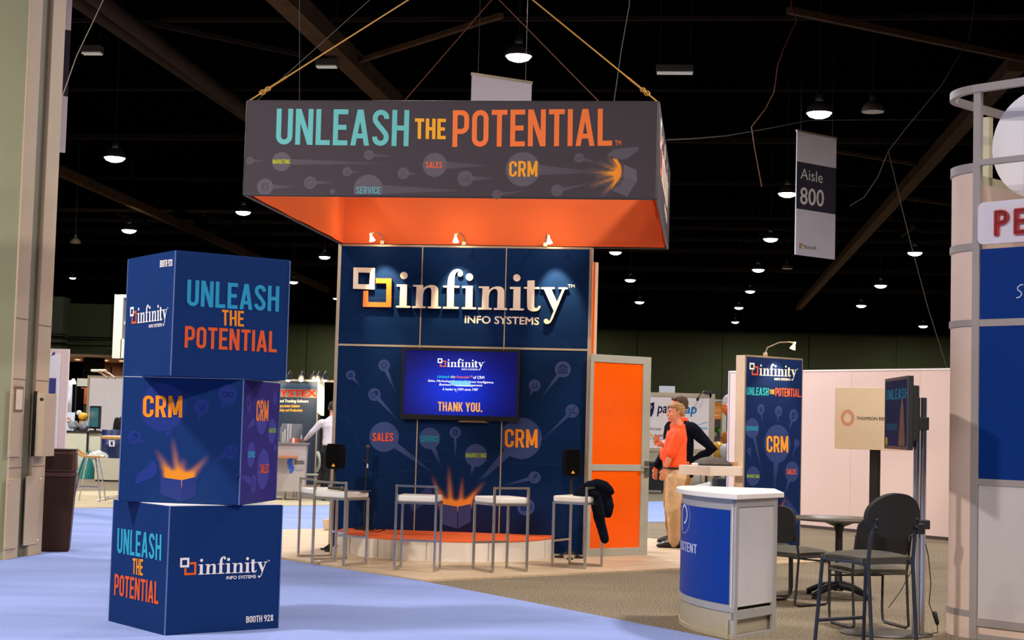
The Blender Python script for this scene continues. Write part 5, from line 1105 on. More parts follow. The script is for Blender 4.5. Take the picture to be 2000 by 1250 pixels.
# ------------------------------------------------------------------ television on a chrome pole, seen almost edge on
pb = G(1793, 1243); ts = thing('television_stand', 'chrome twin-pole stand carrying a side-on television', 'television stand', (pb.x, pb.y, 0), 0)
for dx in (-.026, .026): MB().tube([(dx, 0, .02), (dx, 0, 1.83)], .024, 14).build('pole', M_CHROME, ts, True)
MB().lathe([(.34, 0), (.34, .008), (.33, .014), (.02, .016)], 40, Matrix.Translation((-.22, .1, 0)) @ Matrix.Diagonal((1.05, .8, 1, 1))).build('base_plate', mat('grey base plate', C(74, 68, 58), .5, .3), ts, True)
MB().box(-.07, .075, -.04, .04, .82, .89).build('bracket', M_BLK, ts, bevel=.006); MB().box(-.06, .06, -.035, .035, 1.58, 1.68).build('bracket', M_BLK, ts, bevel=.006)
tc_ = Vector((3.02, 12.55, 0)); t2 = thing('television', 'television on the chrome pole, turned almost edge-on', 'television', (tc_.x, tc_.y, 1.425), math.radians(-93))
MB().box(-.475, .475, .0, .035, 0, .56).build('cabinet', M_BLK, t2, bevel=.006); MB().box(-.36, .36, .035, .10, .07, .49).build('wall_mount', M_BLK, t2, bevel=.006); MB().box(-.10, .10, .10, .13, .02, .50).build('mount_plate', M_BLK, t2)
for x0_, x1_, z0_, z1_ in ((-.475, .475, 0, .025), (-.475, .475, .535, .56), (-.475, -.452, .025, .535), (.452, .475, .025, .535)): MB().box(x0_, x1_, -.01, .0, z0_, z1_).build('bezel', mat('grey bezel', C(66, 68, 74), .35, .3), t2)
scr2 = MB().box(-.452, .452, -.004, .0, .025, .535).build('screen', mat('dark glossy screen', (0.004, 0.012, 0.03), .3, spec=.2), t2)
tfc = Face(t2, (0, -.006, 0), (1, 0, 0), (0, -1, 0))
pr = Print(tfc, .0, .00004); pr.poly([(-.452, .025), (.452, .025), (.452, .535), (-.452, .535)], C(8, 34, 70)); pr.poly([(.10, .03), (.17, .30), (.24, .42), (.30, .30), (.36, .03)], C(110, 84, 66)); pr.poly([(-.45, .03), (-.36, .03), (-.36, .09), (-.45, .09)], C(170, 150, 40))  # reflected lettering and shapes painted on the screen as flat colour
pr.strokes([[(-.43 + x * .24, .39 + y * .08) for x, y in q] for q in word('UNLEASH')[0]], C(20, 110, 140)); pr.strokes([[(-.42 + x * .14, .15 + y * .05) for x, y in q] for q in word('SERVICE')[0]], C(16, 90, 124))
pr.build('screen_reflection', scr2, mat_print('reflection paint', .5, spec=.03))
cb = [(.03, 0, .80), (.08, .02, .60), (.10, .02, .40), (.09, .03, .25), (.13, .05, .16), (.16, .06, .10), (.165, .05, .03), (.06, .0, .012)]
wire([Vector(q) + ts.location for q in cb], .006, M_BLK, 'black power cord hanging beside the chrome pole')
MB().limb([(0, 0, 0), (.02, .0, -.07)], [.020, .016], 10).build('power_adapter', M_BLK, None, True, loc=ts.location + Vector((.14, .05, .17))); tag(COL.objects[-1], 'small black power adapter hanging on the cord by the chrome pole', 'adapter')
wire([ts.location + Vector(q) for q in ((-.04, .05, .50), (-.12, .08, .33), (-.2, .12, .2))], .005, M_BLK, 'thin black cord stretched left of the chrome pole')

# ------------------------------------------------------------------ round table and black chairs
tp = G(1637, 1166); tbl = thing('round_table', 'round black meeting table on a star foot', 'table', (tp.x, tp.y, 0), .2)
M_TTOP = mat('dark table laminate', C(84, 76, 66), .4, noise=.06); M_BM = mat('black powder coat', C(30, 31, 34), .45); M_UPH = mat('charcoal upholstery', C(80, 75, 63), .9, noise=.12, scale=90); M_UPHB = mat('black upholstery', C(18, 18, 17), .85, noise=.12, scale=90)
MB().lathe([(.03, .705), (.42, .715), (.435, .72), (.44, .735), (.43, .742), (.02, .743)], 56).build('tabletop', M_TTOP, tbl, True)
MB().lathe([(.05, .06), (.036, .10), (.034, .60), (.05, .66), (.16, .705), (.05, .706)], 24).build('pedestal', M_BM, tbl, True)
for k in range(4):
    a = PI / 2 * k + .5; d = Vector((math.cos(a), math.sin(a), 0)); MB().tube([d * .02 + Vector((0, 0, .115)), d * .15 + Vector((0, 0, .10)), d * .30 + Vector((0, 0, .055)), d * .36 + Vector((0, 0, .03))], [.04, .036, .028, .024], 10).build('foot', M_BM, tbl, True); ft_ = COL.objects[-1]
    MB().lathe([(.022, 0), (.026, .015), (.015, .03)], 12, Matrix.Translation(d * .35)).build('glide', M_BM, ft_, True)
def pad(w, d, h, puff):
    """cushion blank, rounded outline, domed top"""
    def fn(u, v):
        a = 2 * PI * u; k = v; e = .45; cx = math.copysign(abs(math.cos(a)) ** e, math.cos(a)); cy = math.copysign(abs(math.sin(a)) ** e, math.sin(a))
        rr = math.sin(k * PI) ** .35 if 0 < k < 1 else 0.001
        return (cx * w / 2 * rr, cy * d / 2 * rr, h / 2 - h / 2 * math.cos(k * PI) + (puff if k > .5 else 0) * (1 - rr))
    return MB().sheet(fn, 36, 12)
def make_chair(label, arms=False):
    t = thing('stacking_chair', label, 'chair', (0, 0, 0), 0, 'black stacking chairs at the round table'); w = .235
    MB().sheet(lambda u, v: ((u - .5) * .46, -.22 + v * .45, .475 - .03 * (v - .4) ** 2 + .042 * (math.sin(PI * u) * math.sin(PI * v)) ** .35), 14, 14, .045).build('seat', M_UPH, t, True)
    def bk(u, v):
        a = 2 * PI * u; sq = lambda q, e: math.copysign(abs(q) ** e, q); x = .225 * v * sq(math.cos(a), .5); z = .165 * v * sq(math.sin(a), .55 if math.sin(a) > 0 else .4)
        return (x, -.245 - .12 * (z + .165) * .5 - .03 * (1 - (x / .23) ** 2), .715 + z)
    MB().sheet(bk, 44, 8, -.035).build('backrest', M_UPHB, t, True)
    for s in (-1, 1):
        MB().tube([(s * w, .20, .44), (s * w, .205, .10), (s * w, .19, .025), (s * w, .15, .012), (s * w, -.20, .012), (s * w, -.25, .03), (s * w, -.235, .12), (s * w, -.205, .44), (s * w, -.235, .58), (s * w, -.27, .74)], .011, 8).build('leg', M_BM, t, True)
        if arms: MB().tube([(s * (w + .03), -.2, .46), (s * (w + .03), -.2, .62)], .012, 8).build('arm_post', M_BM, t, True); MB().box(s * (w + .03) - .025, s * (w + .03) + .025, -.22, .1, .62, .65).build('armrest', mat('brown armrest', C(72, 52, 38), .5), t, bevel=.01)
    f = MB()
    for y in (-.19, .19): f.tube([(-w, y, .435), (w, y, .435)], .010, 8)
    for s in (-1, 1): f.tube([(s * w, -.2, .435), (s * w, .2, .435)], .010, 8)
    f.build('seat_frame', M_BM, t, True); MB().tube([(-w, .2, .385), (w, .2, .385)], .008, 6).build('stretcher', M_BM, t, True)
    return t
chC = make_chair('black stacking chair left of the round table, partly behind the counter')
pc = G(1552, 1180); chC.location = (pc.x, pc.y + .05, 0); chC.rotation_euler = (0, 0, math.radians(-52))
chB = dup(chC, (2.92, 13.05, 0), math.radians(14), 'black stacking chair between the round table and the chrome pole')
chD = make_chair('black armchair farther back, mostly hidden behind the counter', True); chD.location = (2.42, 15.3, 0); chD.rotation_euler = (0, 0, math.radians(-75))
# tall chair in front
M_FR = mat('slate tube', C(44, 46, 54), .4, .3)
ta = thing('bar_chair', 'tall black bar chair with oval back nearest the camera', 'chair', (2.39, 10.83, 0), math.radians(33)); w = .205; SH = .735
MB().sheet(lambda u, v: ((u - .5) * .45 * (1 - .10 * v), -.22 + v * .41, SH - .02 * (v - .4) ** 2 + .03 * (math.sin(PI * u) * math.sin(PI * v)) ** .4), 16, 16, .055).build('seat', M_UPH, ta, True)
def ob(u, v):
    a = 2 * PI * u; r_ = v; x = .245 * r_ * math.cos(a); z = r_ * math.sin(a) * (.155 if math.sin(a) > 0 else .145)
    return (x, -.265 - .10 * (z + .15) * .6 - .05 * (1 - (x / .245) ** 2) * .7, 1.0 + z)
mb = MB(); mb.sheet(ob, 44, 8, -.045); tabk = mb.build('backrest', M_UPHB, ta, True)
for s in (-1, 1):
    MB().tube([(s * (w - .0), -.32, 0), (s * w, -.30, .05), (s * w, -.25, .70), (s * w, -.265, .86), (s * (w - .03), -.29, 1.0)], .013, 10).build('leg', M_FR, ta, True)
    MB().tube([(s * (w + .03), .24, 0), (s * (w + .025), .215, .04), (s * (w + .0), .17, SH - .04), (s * w, .13, SH - .03)], .013, 10).build('leg', M_FR, ta, True)
    MB().tube([(s * w, -.26, SH - .035), (s * w, .18, SH - .035)], .012, 8).build('seat_rail', M_FR, ta, True)
    MB().ball((s * (w - .02), -.30, .985), .014).build('bolt', M_BM, tabk, True); MB().ball((s * (w - .02), -.295, .935), .014).build('bolt', M_BM, tabk, True)
MB().tube([(-w - .02, .20, .285), (w + .02, .20, .285)], .013, 8).build('footrest', M_FR, ta, True)
MB().box(.20, .27, -.30, -.22, .885, .955).build('arm_socket', M_BM, ta, bevel=.008)

# ------------------------------------------------------------------ rounded corner tower of the neighbouring booth
A0 = Vector((3.592, 12.42)); tphi = math.radians(-47); tu = Vector((math.cos(tphi), math.sin(tphi))); tn = Vector((-math.sin(tphi) * -1, -math.cos(tphi))) ; tn = Vector((tu.y, -tu.x))
if tn.y > 0: tn = -tn
rt = thing('booth_tower', 'tall rounded booth tower with blue panels and open ring frame', 'booth tower', (A0.x, A0.y, 0), tphi)
# own space: x along the face, -y outward; rounded corner of radius R at the left end
Rr_ = .40; M_TPAN = mat('cream curved panel', C(214, 190, 176), .55, noise=.02); M_TGRY = mat('grey tower frame', C(150, 142, 140), .5, noise=.04); M_TFRM = mat('pale ring frame', C(196, 190, 160), .45, noise=.03); M_TBLU = mat('royal blue panel', (0.0010, 0.027, 0.185), .5, noise=.02, spec=.1); M_TWHT = mat('white tower panel', C(190, 184, 184), .55, noise=.02); FL = 2.2
def cor(a, out=0.0): return (-(Rr_ + out) * math.sin(a), Rr_ - (Rr_ + out) * math.cos(a))
def curve(z0, z1, out, th, a0=0.0, a1=PI / 2, n=18): return MB().sheet(lambda u, v: (*cor(a1 + (a0 - a1) * u, out), z0 + (z1 - z0) * v), n, 1, th)
for z0, z1 in ((.19, 1.2), (1.2, 2.42), (2.42, 3.02), (3.02, 3.62)): curve(z0, z1, 0, .02).build('curved_panel', M_TPAN, rt, True)
for z0, z1, m in ((0, .16, M_TPAN), (.16, .21, M_TGRY), (2.395, 2.445, M_TGRY), (2.985, 3.04, M_TGRY), (3.60, 3.67, M_TGRY)): curve(z0, z1, .012, .03).build('ring_band', m, rt, True)
MB().box(-.03, .03, -.012, .03, 0, 4.26).build('frame_post', M_TGRY, rt)
for z0, z1, m, nm in ((.16, 1.17, M_TWHT, 'white_panel'), (1.22, 2.39, M_TBLU, 'blue_panel'), (2.445, 2.99, M_TBLU, 'blue_panel')): MB().box(.035, FL, .0, .02, z0, z1).build(nm, m, rt)
for z0, z1 in ((.0, .04), (.10, .16), (1.17, 1.22), (2.39, 2.445)): MB().box(.0, FL, -.006, .03, z0, z1).build('frame_rail', M_TGRY, rt)
MB().box(.03, FL, .01, .02, .03, .11).build('plinth', M_TPAN, rt)
MB().box(-Rr_, -Rr_ + .03, Rr_, 2.4, 0, 3.62).build('side_panel', M_TPAN, rt); MB().box(-Rr_, FL, 2.38, 2.4, 0, 3.62).build('back_panel', M_TPAN, rt)
rg = lambda out, z: [(FL, -out + .0)] + [cor(a, out) for a in [PI / 2 * k / 16 for k in range(17)]] + [(-Rr_ - out, 2.2)]
pts = [(FL, 0)] + [cor(PI / 2 * k / 16) for k in range(17)] + [(-Rr_, 2.2)]
for z0, z1, nm in ((4.225, 4.285, 'top_ring'),):
    mb = MB()
    for q in ribbon(pts, .045): mb.prism(q, z0, z1)
    mb.build(nm, M_TGRY, rt)
# back legs of the ring and the inner bar
MB().box(-Rr_ - .03, -Rr_ + .03, .80, .86, 3.62, 4.2).build('ring_post', M_TFRM, rt); MB().box(-Rr_ + .0, -Rr_ + .03, .55, 2.2, 3.62, 3.69).build('frame_rail', M_TFRM, rt)
sg = thing('name_board', 'white rounded board with red capital letters on the tower', 'sign', (A0.x, A0.y, 0), tphi)
fs = Face(sg, (0, -.05, 0), (1, 0, 0), (0, -1, 0))
zr = Z(3.473, 1850, 140); v0, v1 = fs.uv(zr(300, 1168)).y, fs.uv(zr(300, 882)).y; u0 = fs.uv(zr(206, 1030)).x; rc = .05; x1_ = 2.05
out = arc(u0 + rc, v0 + rc, rc, 180, 270, 6) + arc(x1_ - rc, v0 + rc, rc, 270, 360, 6) + arc(x1_ - rc, v1 - rc, rc, 0, 90, 6) + arc(u0 + rc, v1 - rc, rc, 90, 180, 6)
sgb = MB().prism(out, -.02, 0, fs.L).build('board', mat('white name board', C(206, 200, 214), .5, noise=.02), sg, bevel=.003)
MB().box(u0 - .03, u0 + .06, -.05, -.02, v0 + .1, v0 + .16, fs.L).build('bracket', M_TGRY, sg)
uA, uB, uC = fs.uv(zr(330, 1112)), fs.uv(zr(521, 1098)), fs.uv(zr(333, 945)); Hc = uC.y - uA.y
f2 = plain('P', .02); pw = f2[1][2]
M_REDL = mat('red letter face', C(176, 36, 40), .4, noise=.03); pitch = (fs.uv(zr(478, 1100)).x - uA.x); xs = uA.x
for ch in 'PERSISTENT':
    ps_, bx_ = plain(ch, .03); k = Hc / .69; mb = MB()
    for q in ps_: mb.prism([(xs + (x - bx_[0]) * k * .92, uA.y + y * k) for x, y in q], .0, .02, fs.L)
    mb.build('letter', M_REDL, sgb); xs += (bx_[2] - bx_[0]) * k * .92 + pitch - pw * k * .92
    if xs > x1_ - .12: break
# round white emblem inside the ring
em = thing('round_emblem', 'large white round emblem inside the tower top ring', 'sign', (A0.x, A0.y, 0), tphi)
fe = Face(em, (0, .42, 0), (1, 0, 0), (0, -1, 0)); ct, cl_, cb_ = fe.uv((2000, 177)), fe.uv((1938, 284)), fe.uv((2000, 391)); rE = (ct.y - cb_.y) / 2; ce = (cl_.x + rE, (ct.y + cb_.y) / 2)
MB().prism([(ce[0] + rE * math.cos(2 * PI * k / 64), ce[1] + rE * math.sin(2 * PI * k / 64)) for k in range(64)], -.06, .0, fe.L).build('disc', mat('white emblem', C(226, 226, 236), .5, noise=.01), em)
pr = Print(fe, .002); pr.strokes(ribbon(arc(ce[0] + .12, ce[1] + .04, .17, -100, 200, 24) + [(ce[0] - .02, ce[1] - .3)], .05), C(20, 40, 120)); pr.build('logo', em)
MB().box(ce[0] - .02, ce[0] + .02, ce[1] - rE - .12, ce[1] - rE + .02, -.05, -.01, fe.L).build('support', M_TGRY, em)
# front guard bars of the ring frame
MB().box(.03, FL, -.02, .02, 3.645, 3.69).build('front_rail', M_TGRY, rt)
ft = Face(rt, (0, 0, 0), (1, 0, 0), (0, -1, 0)); pr = Print(ft, .003)
pr.strokes(ribbon([ft.uv(q) for q in ((1999, 556), (1994, 556), (1988, 561), (1988, 566), (1994, 570), (1996, 575), (1992, 580), (1985, 582))], .008), C(190, 196, 220))
b0, b1_ = ft.uv((1985, 582)), ft.uv((1999, 556)); ps_, bx_ = plain('oftware', -.01, .3)
pr.build('script_lettering', rt)
# ------------------------------------------------------------------ big hall column at the left edge
c0 = G(9, 1095); c1 = G(78, 1083); cdv = (c1 - c0); cl = cdv.length; cang = math.atan2(cdv.y, cdv.x)
colm = thing('column', 'massive beige and olive hall column at the left edge', 'column', (c0.x, c0.y, 0), cang)
M_COLB = mat('beige painted plaster', C(184, 162, 134), .7, noise=.05, scale=1.4, bump=.05); M_COLO = mat('olive painted plaster', C(150, 150, 116), .7, noise=.04, scale=1.4); M_COLG = mat('dark olive channel', C(104, 100, 78), .75, noise=.05)
# own space: x along the visible side, +y into the column (left), -y toward the aisle
fcl = Face(colm, (0, 0, 0), (1, 0, 0), (0, -1, 0)); g0, g1, dp = fcl.uv((56, 625)).x, fcl.uv((76, 625)).x, .035; cl = fcl.uv((102, 625)).x
MB().prism([(-2.2, 1.4), (0, .02), (0, .02), (.0, .30), (0, 1.6), (-2.2, 3.0)], 0, 12).build('olive_face', M_COLO, colm)
MB().box(0, g0, 0, 1.6, 0, 12).build('beige_face', M_COLB, colm, bevel=.01); MB().box(g1, cl, 0, 1.6, 0, 12).build('beige_face', M_COLB, colm, bevel=.01)
MB().box(g0, g1, dp, 1.6, 0, 12).build('channel', M_COLG, colm)
M_SCREWS = mat('steel screws', C(196, 190, 176), .3, .7); M_LINE = mat('panel gap', C(120, 104, 86), .8)
fcl = Face(colm, (0, 0, 0), (1, 0, 0), (0, -1, 0))
def zu(px, py): q = fcl.uv((px, py)); return q
for y_, x0_, x1_ in ((912, 0, g0), (911, g1, cl), (742, 0, g0), (742, g1, cl), (625, 0, g0), (632, g1, cl)):
    z = zu(60, y_).y; MB().box(x0_, x1_, -.004, .002, z - .004, z + .004).build('panel_joint', M_LINE, colm)
def access(pxa, pxb, ya, yb, th, nm='access_panel'):
    a, b = zu(pxa, ya), zu(pxb, yb); x0_, x1_ = sorted((a.x, b.x)); z1_, z0_ = a.y, b.y
    o = MB().box(x0_, x1_, -th, 0, z0_, z1_).build(nm, M_COLB, colm, bevel=.003); s = MB()
    for x in (x0_ + .015, x1_ - .015):
        for z in (z0_ + .04, z1_ - .04): s.ball((x, -th, z), .009, n=8, m=6)
    s.build('screw', M_SCREWS, o); return x0_, x1_, z0_, z1_
access(20, 35, 760, 892, .02); access(12, 30, 936, 1070, .02); access(50, 72, 930, 1062, .012)
a, b = zu(27, 760), zu(38, 800); MB().box(*sorted((a.x, b.x)), -.03, -.02, b.y, a.y).build('notice', mat('printed notice', C(222, 200, 176), .6, noise=.15, scale=60), colm)
MB().box(min(a.x, b.x) - .02, max(a.x, b.x) + .02, -.028, -.018, b.y - .02, a.y + .03).build('notice_frame', mat('notice frame', C(110, 84, 66), .6), colm)
a, b = zu(66, 764), zu(84, 890); x0_, x1_ = sorted((a.x, b.x)); MB().box(x0_, x1_ - .01, -.13, 0, b.y, a.y - .02).build('hose_cabinet', M_COLB, colm, bevel=.004); MB().box(x0_ - .004, x0_ + .01, -.04, .0, b.y, a.y).build('cabinet_shadow_strip', M_BLK, colm)  # thin black strip paints the shadow gap beside the hose cabinet
MB().box(x0_ - .003, x0_, -.115, -.075, a.y - .10, a.y - .07).build('cabinet_label', M_BLK, colm)

# brown swing-top litter bin with a paper notice
bp_ = G(103, 1078); bn = thing('litter_bin', 'tall dark brown litter bin beside the column', 'bin', (bp_.x, bp_.y + .1, .006), math.radians(12))
M_BRN = mat('brown plastic', C(70, 38, 24), .4, noise=.08, scale=12, spec=.4); M_BRN2 = mat('dark brown plastic', C(50, 29, 19), .5, noise=.08, spec=.2)
def taper(w0, w1, d0, d1, z0, z1): return MB().add([(-w0, -d0, z0), (w0, -d0, z0), (w0, d0, z0), (-w0, d0, z0), (-w1, -d1, z1), (w1, -d1, z1), (w1, d1, z1), (-w1, d1, z1)], [(3, 2, 1, 0), (4, 5, 6, 7), (0, 1, 5, 4), (1, 2, 6, 5), (2, 3, 7, 6), (3, 0, 4, 7)])
taper(.15, .19, .15, .19, 0, .82).build('body', M_BRN2, bn, bevel=.015); taper(.20, .20, .20, .20, .82, .87).build('rim', M_BRN, bn, bevel=.008); taper(.195, .185, .195, .185, .87, 1.11).build('hood', M_BRN, bn, bevel=.02); taper(.19, .19, .19, .19, 1.105, 1.125).build('lid', M_BRN2, bn, bevel=.006)
MB().box(-.15, .15, -.2, -.19, .90, 1.07).build('flap', M_BRN2, bn, bevel=.004)
pn = D(89, 900, bp_.y - .1); o = MB().box(-.05, .05, -.004, .004, -.10, .10).build('paper_notice', mat('white paper', C(228, 216, 206), .7), None, loc=pn, rot=(0, 0, math.radians(12))); tag(o, 'small white paper notice between the column and the brown bin', 'notice')

# ------------------------------------------------------------------ booths on the far left
def board(label, tl, br, Y, m, cat='booth wall', name='booth_wall', th=.06, yaw=0.0, z0=None, parts=()):
    a, b = D(*tl, Y), D(*br, Y); zt_, zb_ = a.z, (b.z if z0 is None else z0); L = (b.x - a.x) / math.cos(yaw)
    t = thing(name, label, cat, (a.x, Y, zb_), yaw); MB().box(0, L, 0, th, 0, zt_ - zb_).build('panel', m, t, bevel=.004); return t, L, zt_ - zb_
M_PINK = mat('pinkish booth panel', C(206, 184, 176), .7, noise=.02); M_WPANEL = mat('white booth panel', C(214, 208, 208), .6, noise=.02); M_BLU2 = mat('indigo square', C(44, 48, 110), .6)
t, L, h = board('pale panel with an indigo square beside the column', (70, 680), (126, 885), 25.0, M_PINK, z0=0)
a, b = D(92, 690, 24.9) - t.location, D(107, 885, 24.9) - t.location; MB().box(a.x, b.x, -.03, 0, b.z, a.z).build('white_strip', M_WPANEL, t)
a, b = D(92, 738, 24.9) - t.location, D(106, 769, 24.9) - t.location; MB().box(a.x, b.x, -.035, -.03, b.z, a.z).build('square', M_BLU2, t)
MB().prism([(0, 0), (.06, .03), (.05, .07), (.02, .05)], 0, .004, Matrix.Translation((a.x + .03, -.031, 2.4)) @ Matrix.Rotation(PI / 2, 4, 'X')).build('emblem', M_BLU2, t)
t, L, h = board('blank white booth panel left of the blue box stack', (176, 737), (250, 842), 40.5, M_WPANEL, z0=0)
MB().box(-.06, 0, -.01, .07, 0, h).build('frame_post', M_ALU, t); MB().box(-.06, L, -.01, .07, h, h + .05).build('frame_rail', M_ALU, t)
for px in (190, 204):
    p = D(px, 737, 40.45); o = thing('clip_lamp', 'pale clip lamp on the blank white panel top, %s' % ('left one' if px == 190 else 'right one'), 'lamp', p, 0, 'clip lamps'); MB().tube([(.25, 0, 0), (.12, 0, .10), (.0, -.03, .15)], .02, 6).build('arm', M_CREAMP, o, True); MB().box(-.16, .05, -.1, .04, .13, .2).build('head', M_CREAMP, o, bevel=.03)
# counter with black top, things on it
cA = D(112, 842, 38.0); t = thing('booth_counter', 'white counter with thin black top and script lettering', 'counter', (cA.x - .3, 38.0, 0), 0); Lc = D(196, 842, 38).x - cA.x + .3
M_CWHT = mat('off-white counter', C(206, 206, 184), .55, noise=.03); sp_ = (D(167, 900, 38).x - cA.x) + .3
MB().box(0, sp_, 0, .9, 0, 1.06).build('body', M_CWHT, t); MB().box(sp_ + .04, Lc, .05, .9, 0, 1.06).build('body', M_CWHT, t); MB().box(sp_, sp_ + .04, .02, .9, 0, 1.06).build('gap', M_BLK, t); MB().box(-.02, Lc + .02, -.03, .93, 1.06, 1.10).build('worktop', M_BLK, t)
fcn = Face(t, (0, .045, 0), (1, 0, 0), (0, -1, 0)); lettering(fcn, 'lettering', plain('valonia', -.01, .1), (169, 889), (188, 889.5), (169, 877), C(30, 30, 34), t)
ctop = 1.10
def onc(px, dy=.3): p = D(px, 838, 38.0 + dy); return Vector((p.x, 38.0 + dy, ctop))
M_GLASS = mat('clear glass', (.85, .88, .9), .05, trans=.85); M_PURP = mat('blue marbles', C(50, 50, 110), .3, noise=.4, scale=60); M_PEB = mat('grey pebbles', C(150, 150, 130), .5, noise=.5, scale=50)
for px, m, lab in ((142, M_PEB, 'round glass bowl of pale pebbles on the far white counter'), (164, M_PURP, 'round glass bowl of blue marbles on the far white counter')):
    t = thing('glass_bowl', lab, 'bowl', onc(px), 0, None); R = .135
    MB().lathe([(.06, .0), (.105, .04), (R, .12), (.12, .19), (.085, .235), (.078, .235), (.112, .19), (R - .01, .12), (.098, .045), (.05, .012)], 24).build('bowl', M_GLASS, t, True); MB().lathe([(.001, .014), (.09, .045), (.115, .10), (.08, .125), (.001, .13)], 20).build('filling', m, t, True)
p = onc(183); t = thing('monitor', 'thin teal-lit monitor on the far white counter', 'monitor', p, math.radians(-55))
MB().box(-.33, .33, 0, .05, .06, .60).build('cabinet', M_BLK, t, bevel=.01); MB().box(-.28, .28, -.004, 0, .10, .56).build('screen', mat('teal screen', (.02, .05, .06), .3, emit=C(40, 120, 130), emit_s=.3), t); MB().box(-.12, .12, -.06, .12, 0, .02).box(-.03, .03, .02, .05, .02, .1).build('stand', M_BLK, t)
t = thing('leaflet_stand', 'white leaflet stand with a red mark on the far counter', 'leaflet stand', onc(131, .2), 0); MB().box(-.15, .15, 0, .02, 0, .44, Matrix.Rotation(-.2, 4, 'X')).build('leaflet', mat('pale leaflet', C(190, 205, 220), .6, noise=.1), t); MB().tube([(.06 * math.cos(k * .5), -.012 + .03, .26 + .05 * math.sin(k * .5)) for k in range(12)], .012, 6).build('mark', M_LETO, t); MB().box(-.12, .12, .0, .12, 0, .012).build('foot', M_GLASS, t)
o = MB().lathe([(.07, 0), (.10, .02), (.10, .14), (.07, .16)], 18).build('black_tin', M_BLK, None, True, loc=onc(121)); tag(o, 'black tin at the left end of the far counter', 'tin')
t = thing('plant_vase', 'yellow and white vase with flowers behind the glass bowls', 'vase', onc(158, .65), 0); MB().lathe([(.05, 0), (.07, .1), (.05, .2), (.06, .24)], 16).build('vase', mat('amber glass', C(200, 140, 40), .3), t, True); MB().ball((.04, 0, .34), .12, (1, .8, .8)).build('blossom', mat('yellow petals', C(230, 170, 40), .7, noise=.3, scale=30), t, True); MB().ball((-.06, 0, .42), .07).build('blossom', mat('white petals', C(220, 214, 200), .7, noise=.2, scale=30), t, True)
# wooden stool and high table
M_OAK = mat('blond wood', C(206, 158, 96), .45, noise=.15, scale=14); sp2 = G(175, 981); t = thing('wooden_stool', 'bar stool with looped blond wood seat and chrome legs', 'bar stool', (sp2.x, sp2.y, .012), 0)
MB().sheet(lambda u, v: (-.17 + u * .36, -.17 + .34 * v, .775 + .02 * (2 * v - 1) ** 2 + .03 * max(0, .3 - u)), 12, 8, .02).build('seat', M_OAK, t, True, bevel=.004)
MB().tube([(-.12, -.15, .79), (-.22, -.15, .83), (-.25, -.08, .88), (-.25, .08, .88), (-.22, .15, .83), (-.12, .15, .79)], .02, 8).build('back_loop', M_OAK, t, True)
for sx, sy in ((-1, -1), (1, -1), (-1, 1), (1, 1)): MB().tube([(.09 * sx, .08 * sy, .765), (.15 * sx, .13 * sy, .5), (.23 * sx, .17 * sy, 0)], .013, 8).build('leg', M_CHROME, t, True)
MB().tube([(.2, -.15, .25), (-.2, -.15, .25), (-.2, .15, .25), (.2, .15, .25), (.2, -.15, .25)], .010, 6).build('foot_ring', M_CHROME, t, True)
hp_ = G(226, 982); t = thing('high_table', 'high table with blond wood top, half hidden by the box stack', 'table', (hp_.x + .1, hp_.y + .2, .012), 0)
MB().lathe([(.42, 1.08), (.44, 1.10), (.44, 1.12), (.42, 1.135), (.01, 1.136)], 40).build('tabletop', M_OAK, t, True); MB().tube([(0, 0, .05), (0, 0, 1.08)], .04, 12).build('pedestal', M_STL, t, True)
for k in range(4): a = k * PI / 2 + .2; MB().tube([(.03 * math.cos(a), .03 * math.sin(a), .09), (.25 * math.cos(a), .25 * math.sin(a), .06), (.45 * math.cos(a), .45 * math.sin(a), .015)], [.03, .028, .018], 8).build('foot', M_STL, t, True)
# grey bench with the blue barrel
bq = D(186, 940, 36.5); t = thing('display_bench', 'low pale grey bench under the blue barrel', 'bench', (bq.x, 36.4, 0), 0); MB().box(0, 2.2, 0, 1.2, .03, .52).build('body', mat('pale grey bench', C(186, 182, 160), .7, noise=.04), t, bevel=.01); MB().box(.02, 2.18, .03, 1.18, 0, .03).build('plinth', M_BLK, t)
br_ = D(216, 899, 36.7); t = thing('barrel', 'dark blue barrel with a white square letter K', 'barrel', (br_.x, 36.75, .52), 0); MB().lathe([(.22, 0), (.235, .02), (.235, .30), (.242, .31), (.235, .32), (.235, .62), (.225, .64), (.01, .645)], 30).build('drum', mat('dark blue drum', C(24, 40, 92), .4, noise=.03), t, True)
fk = Face(t, (0, -.239, 0), (1, 0, 0), (0, -1, 0)); pr = Print(fk, .001); kq = [fk.uv(q) for q in ((213, 872), (224, 872), (224, 860), (213, 860))]; pr.poly(kq, C(220, 220, 226)); pr.build('white_square', t); lettering(fk, 'lettering', word('K', .2), (216, 870), (221.5, 870), (216, 862), C(40, 50, 90), t, .003)
o = MB().limb([(0, 0, .07), (.14, 0, .09), (.3, .05, .06)], [.09, .11, .07], 12).build('plastic_bag', mat('clear plastic film', C(200, 206, 200), .2, noise=.3, scale=20), None, True, loc=(D(180, 905, 36.5).x, 36.5, .50)); tag(o, 'crumpled clear plastic bag on the pale grey bench', 'bag')
tq = D(173, 935, 37.8); o = MB().lathe([(.20, 0), (.19, .2), (.12, .42), (.02, .62)], 16).build('floor_cone', mat('teal fabric', C(20, 130, 130), .6), None, True, loc=(tq.x, 37.6, .0)); tag(o, 'teal cone leaning in front of the far white counter', 'display')
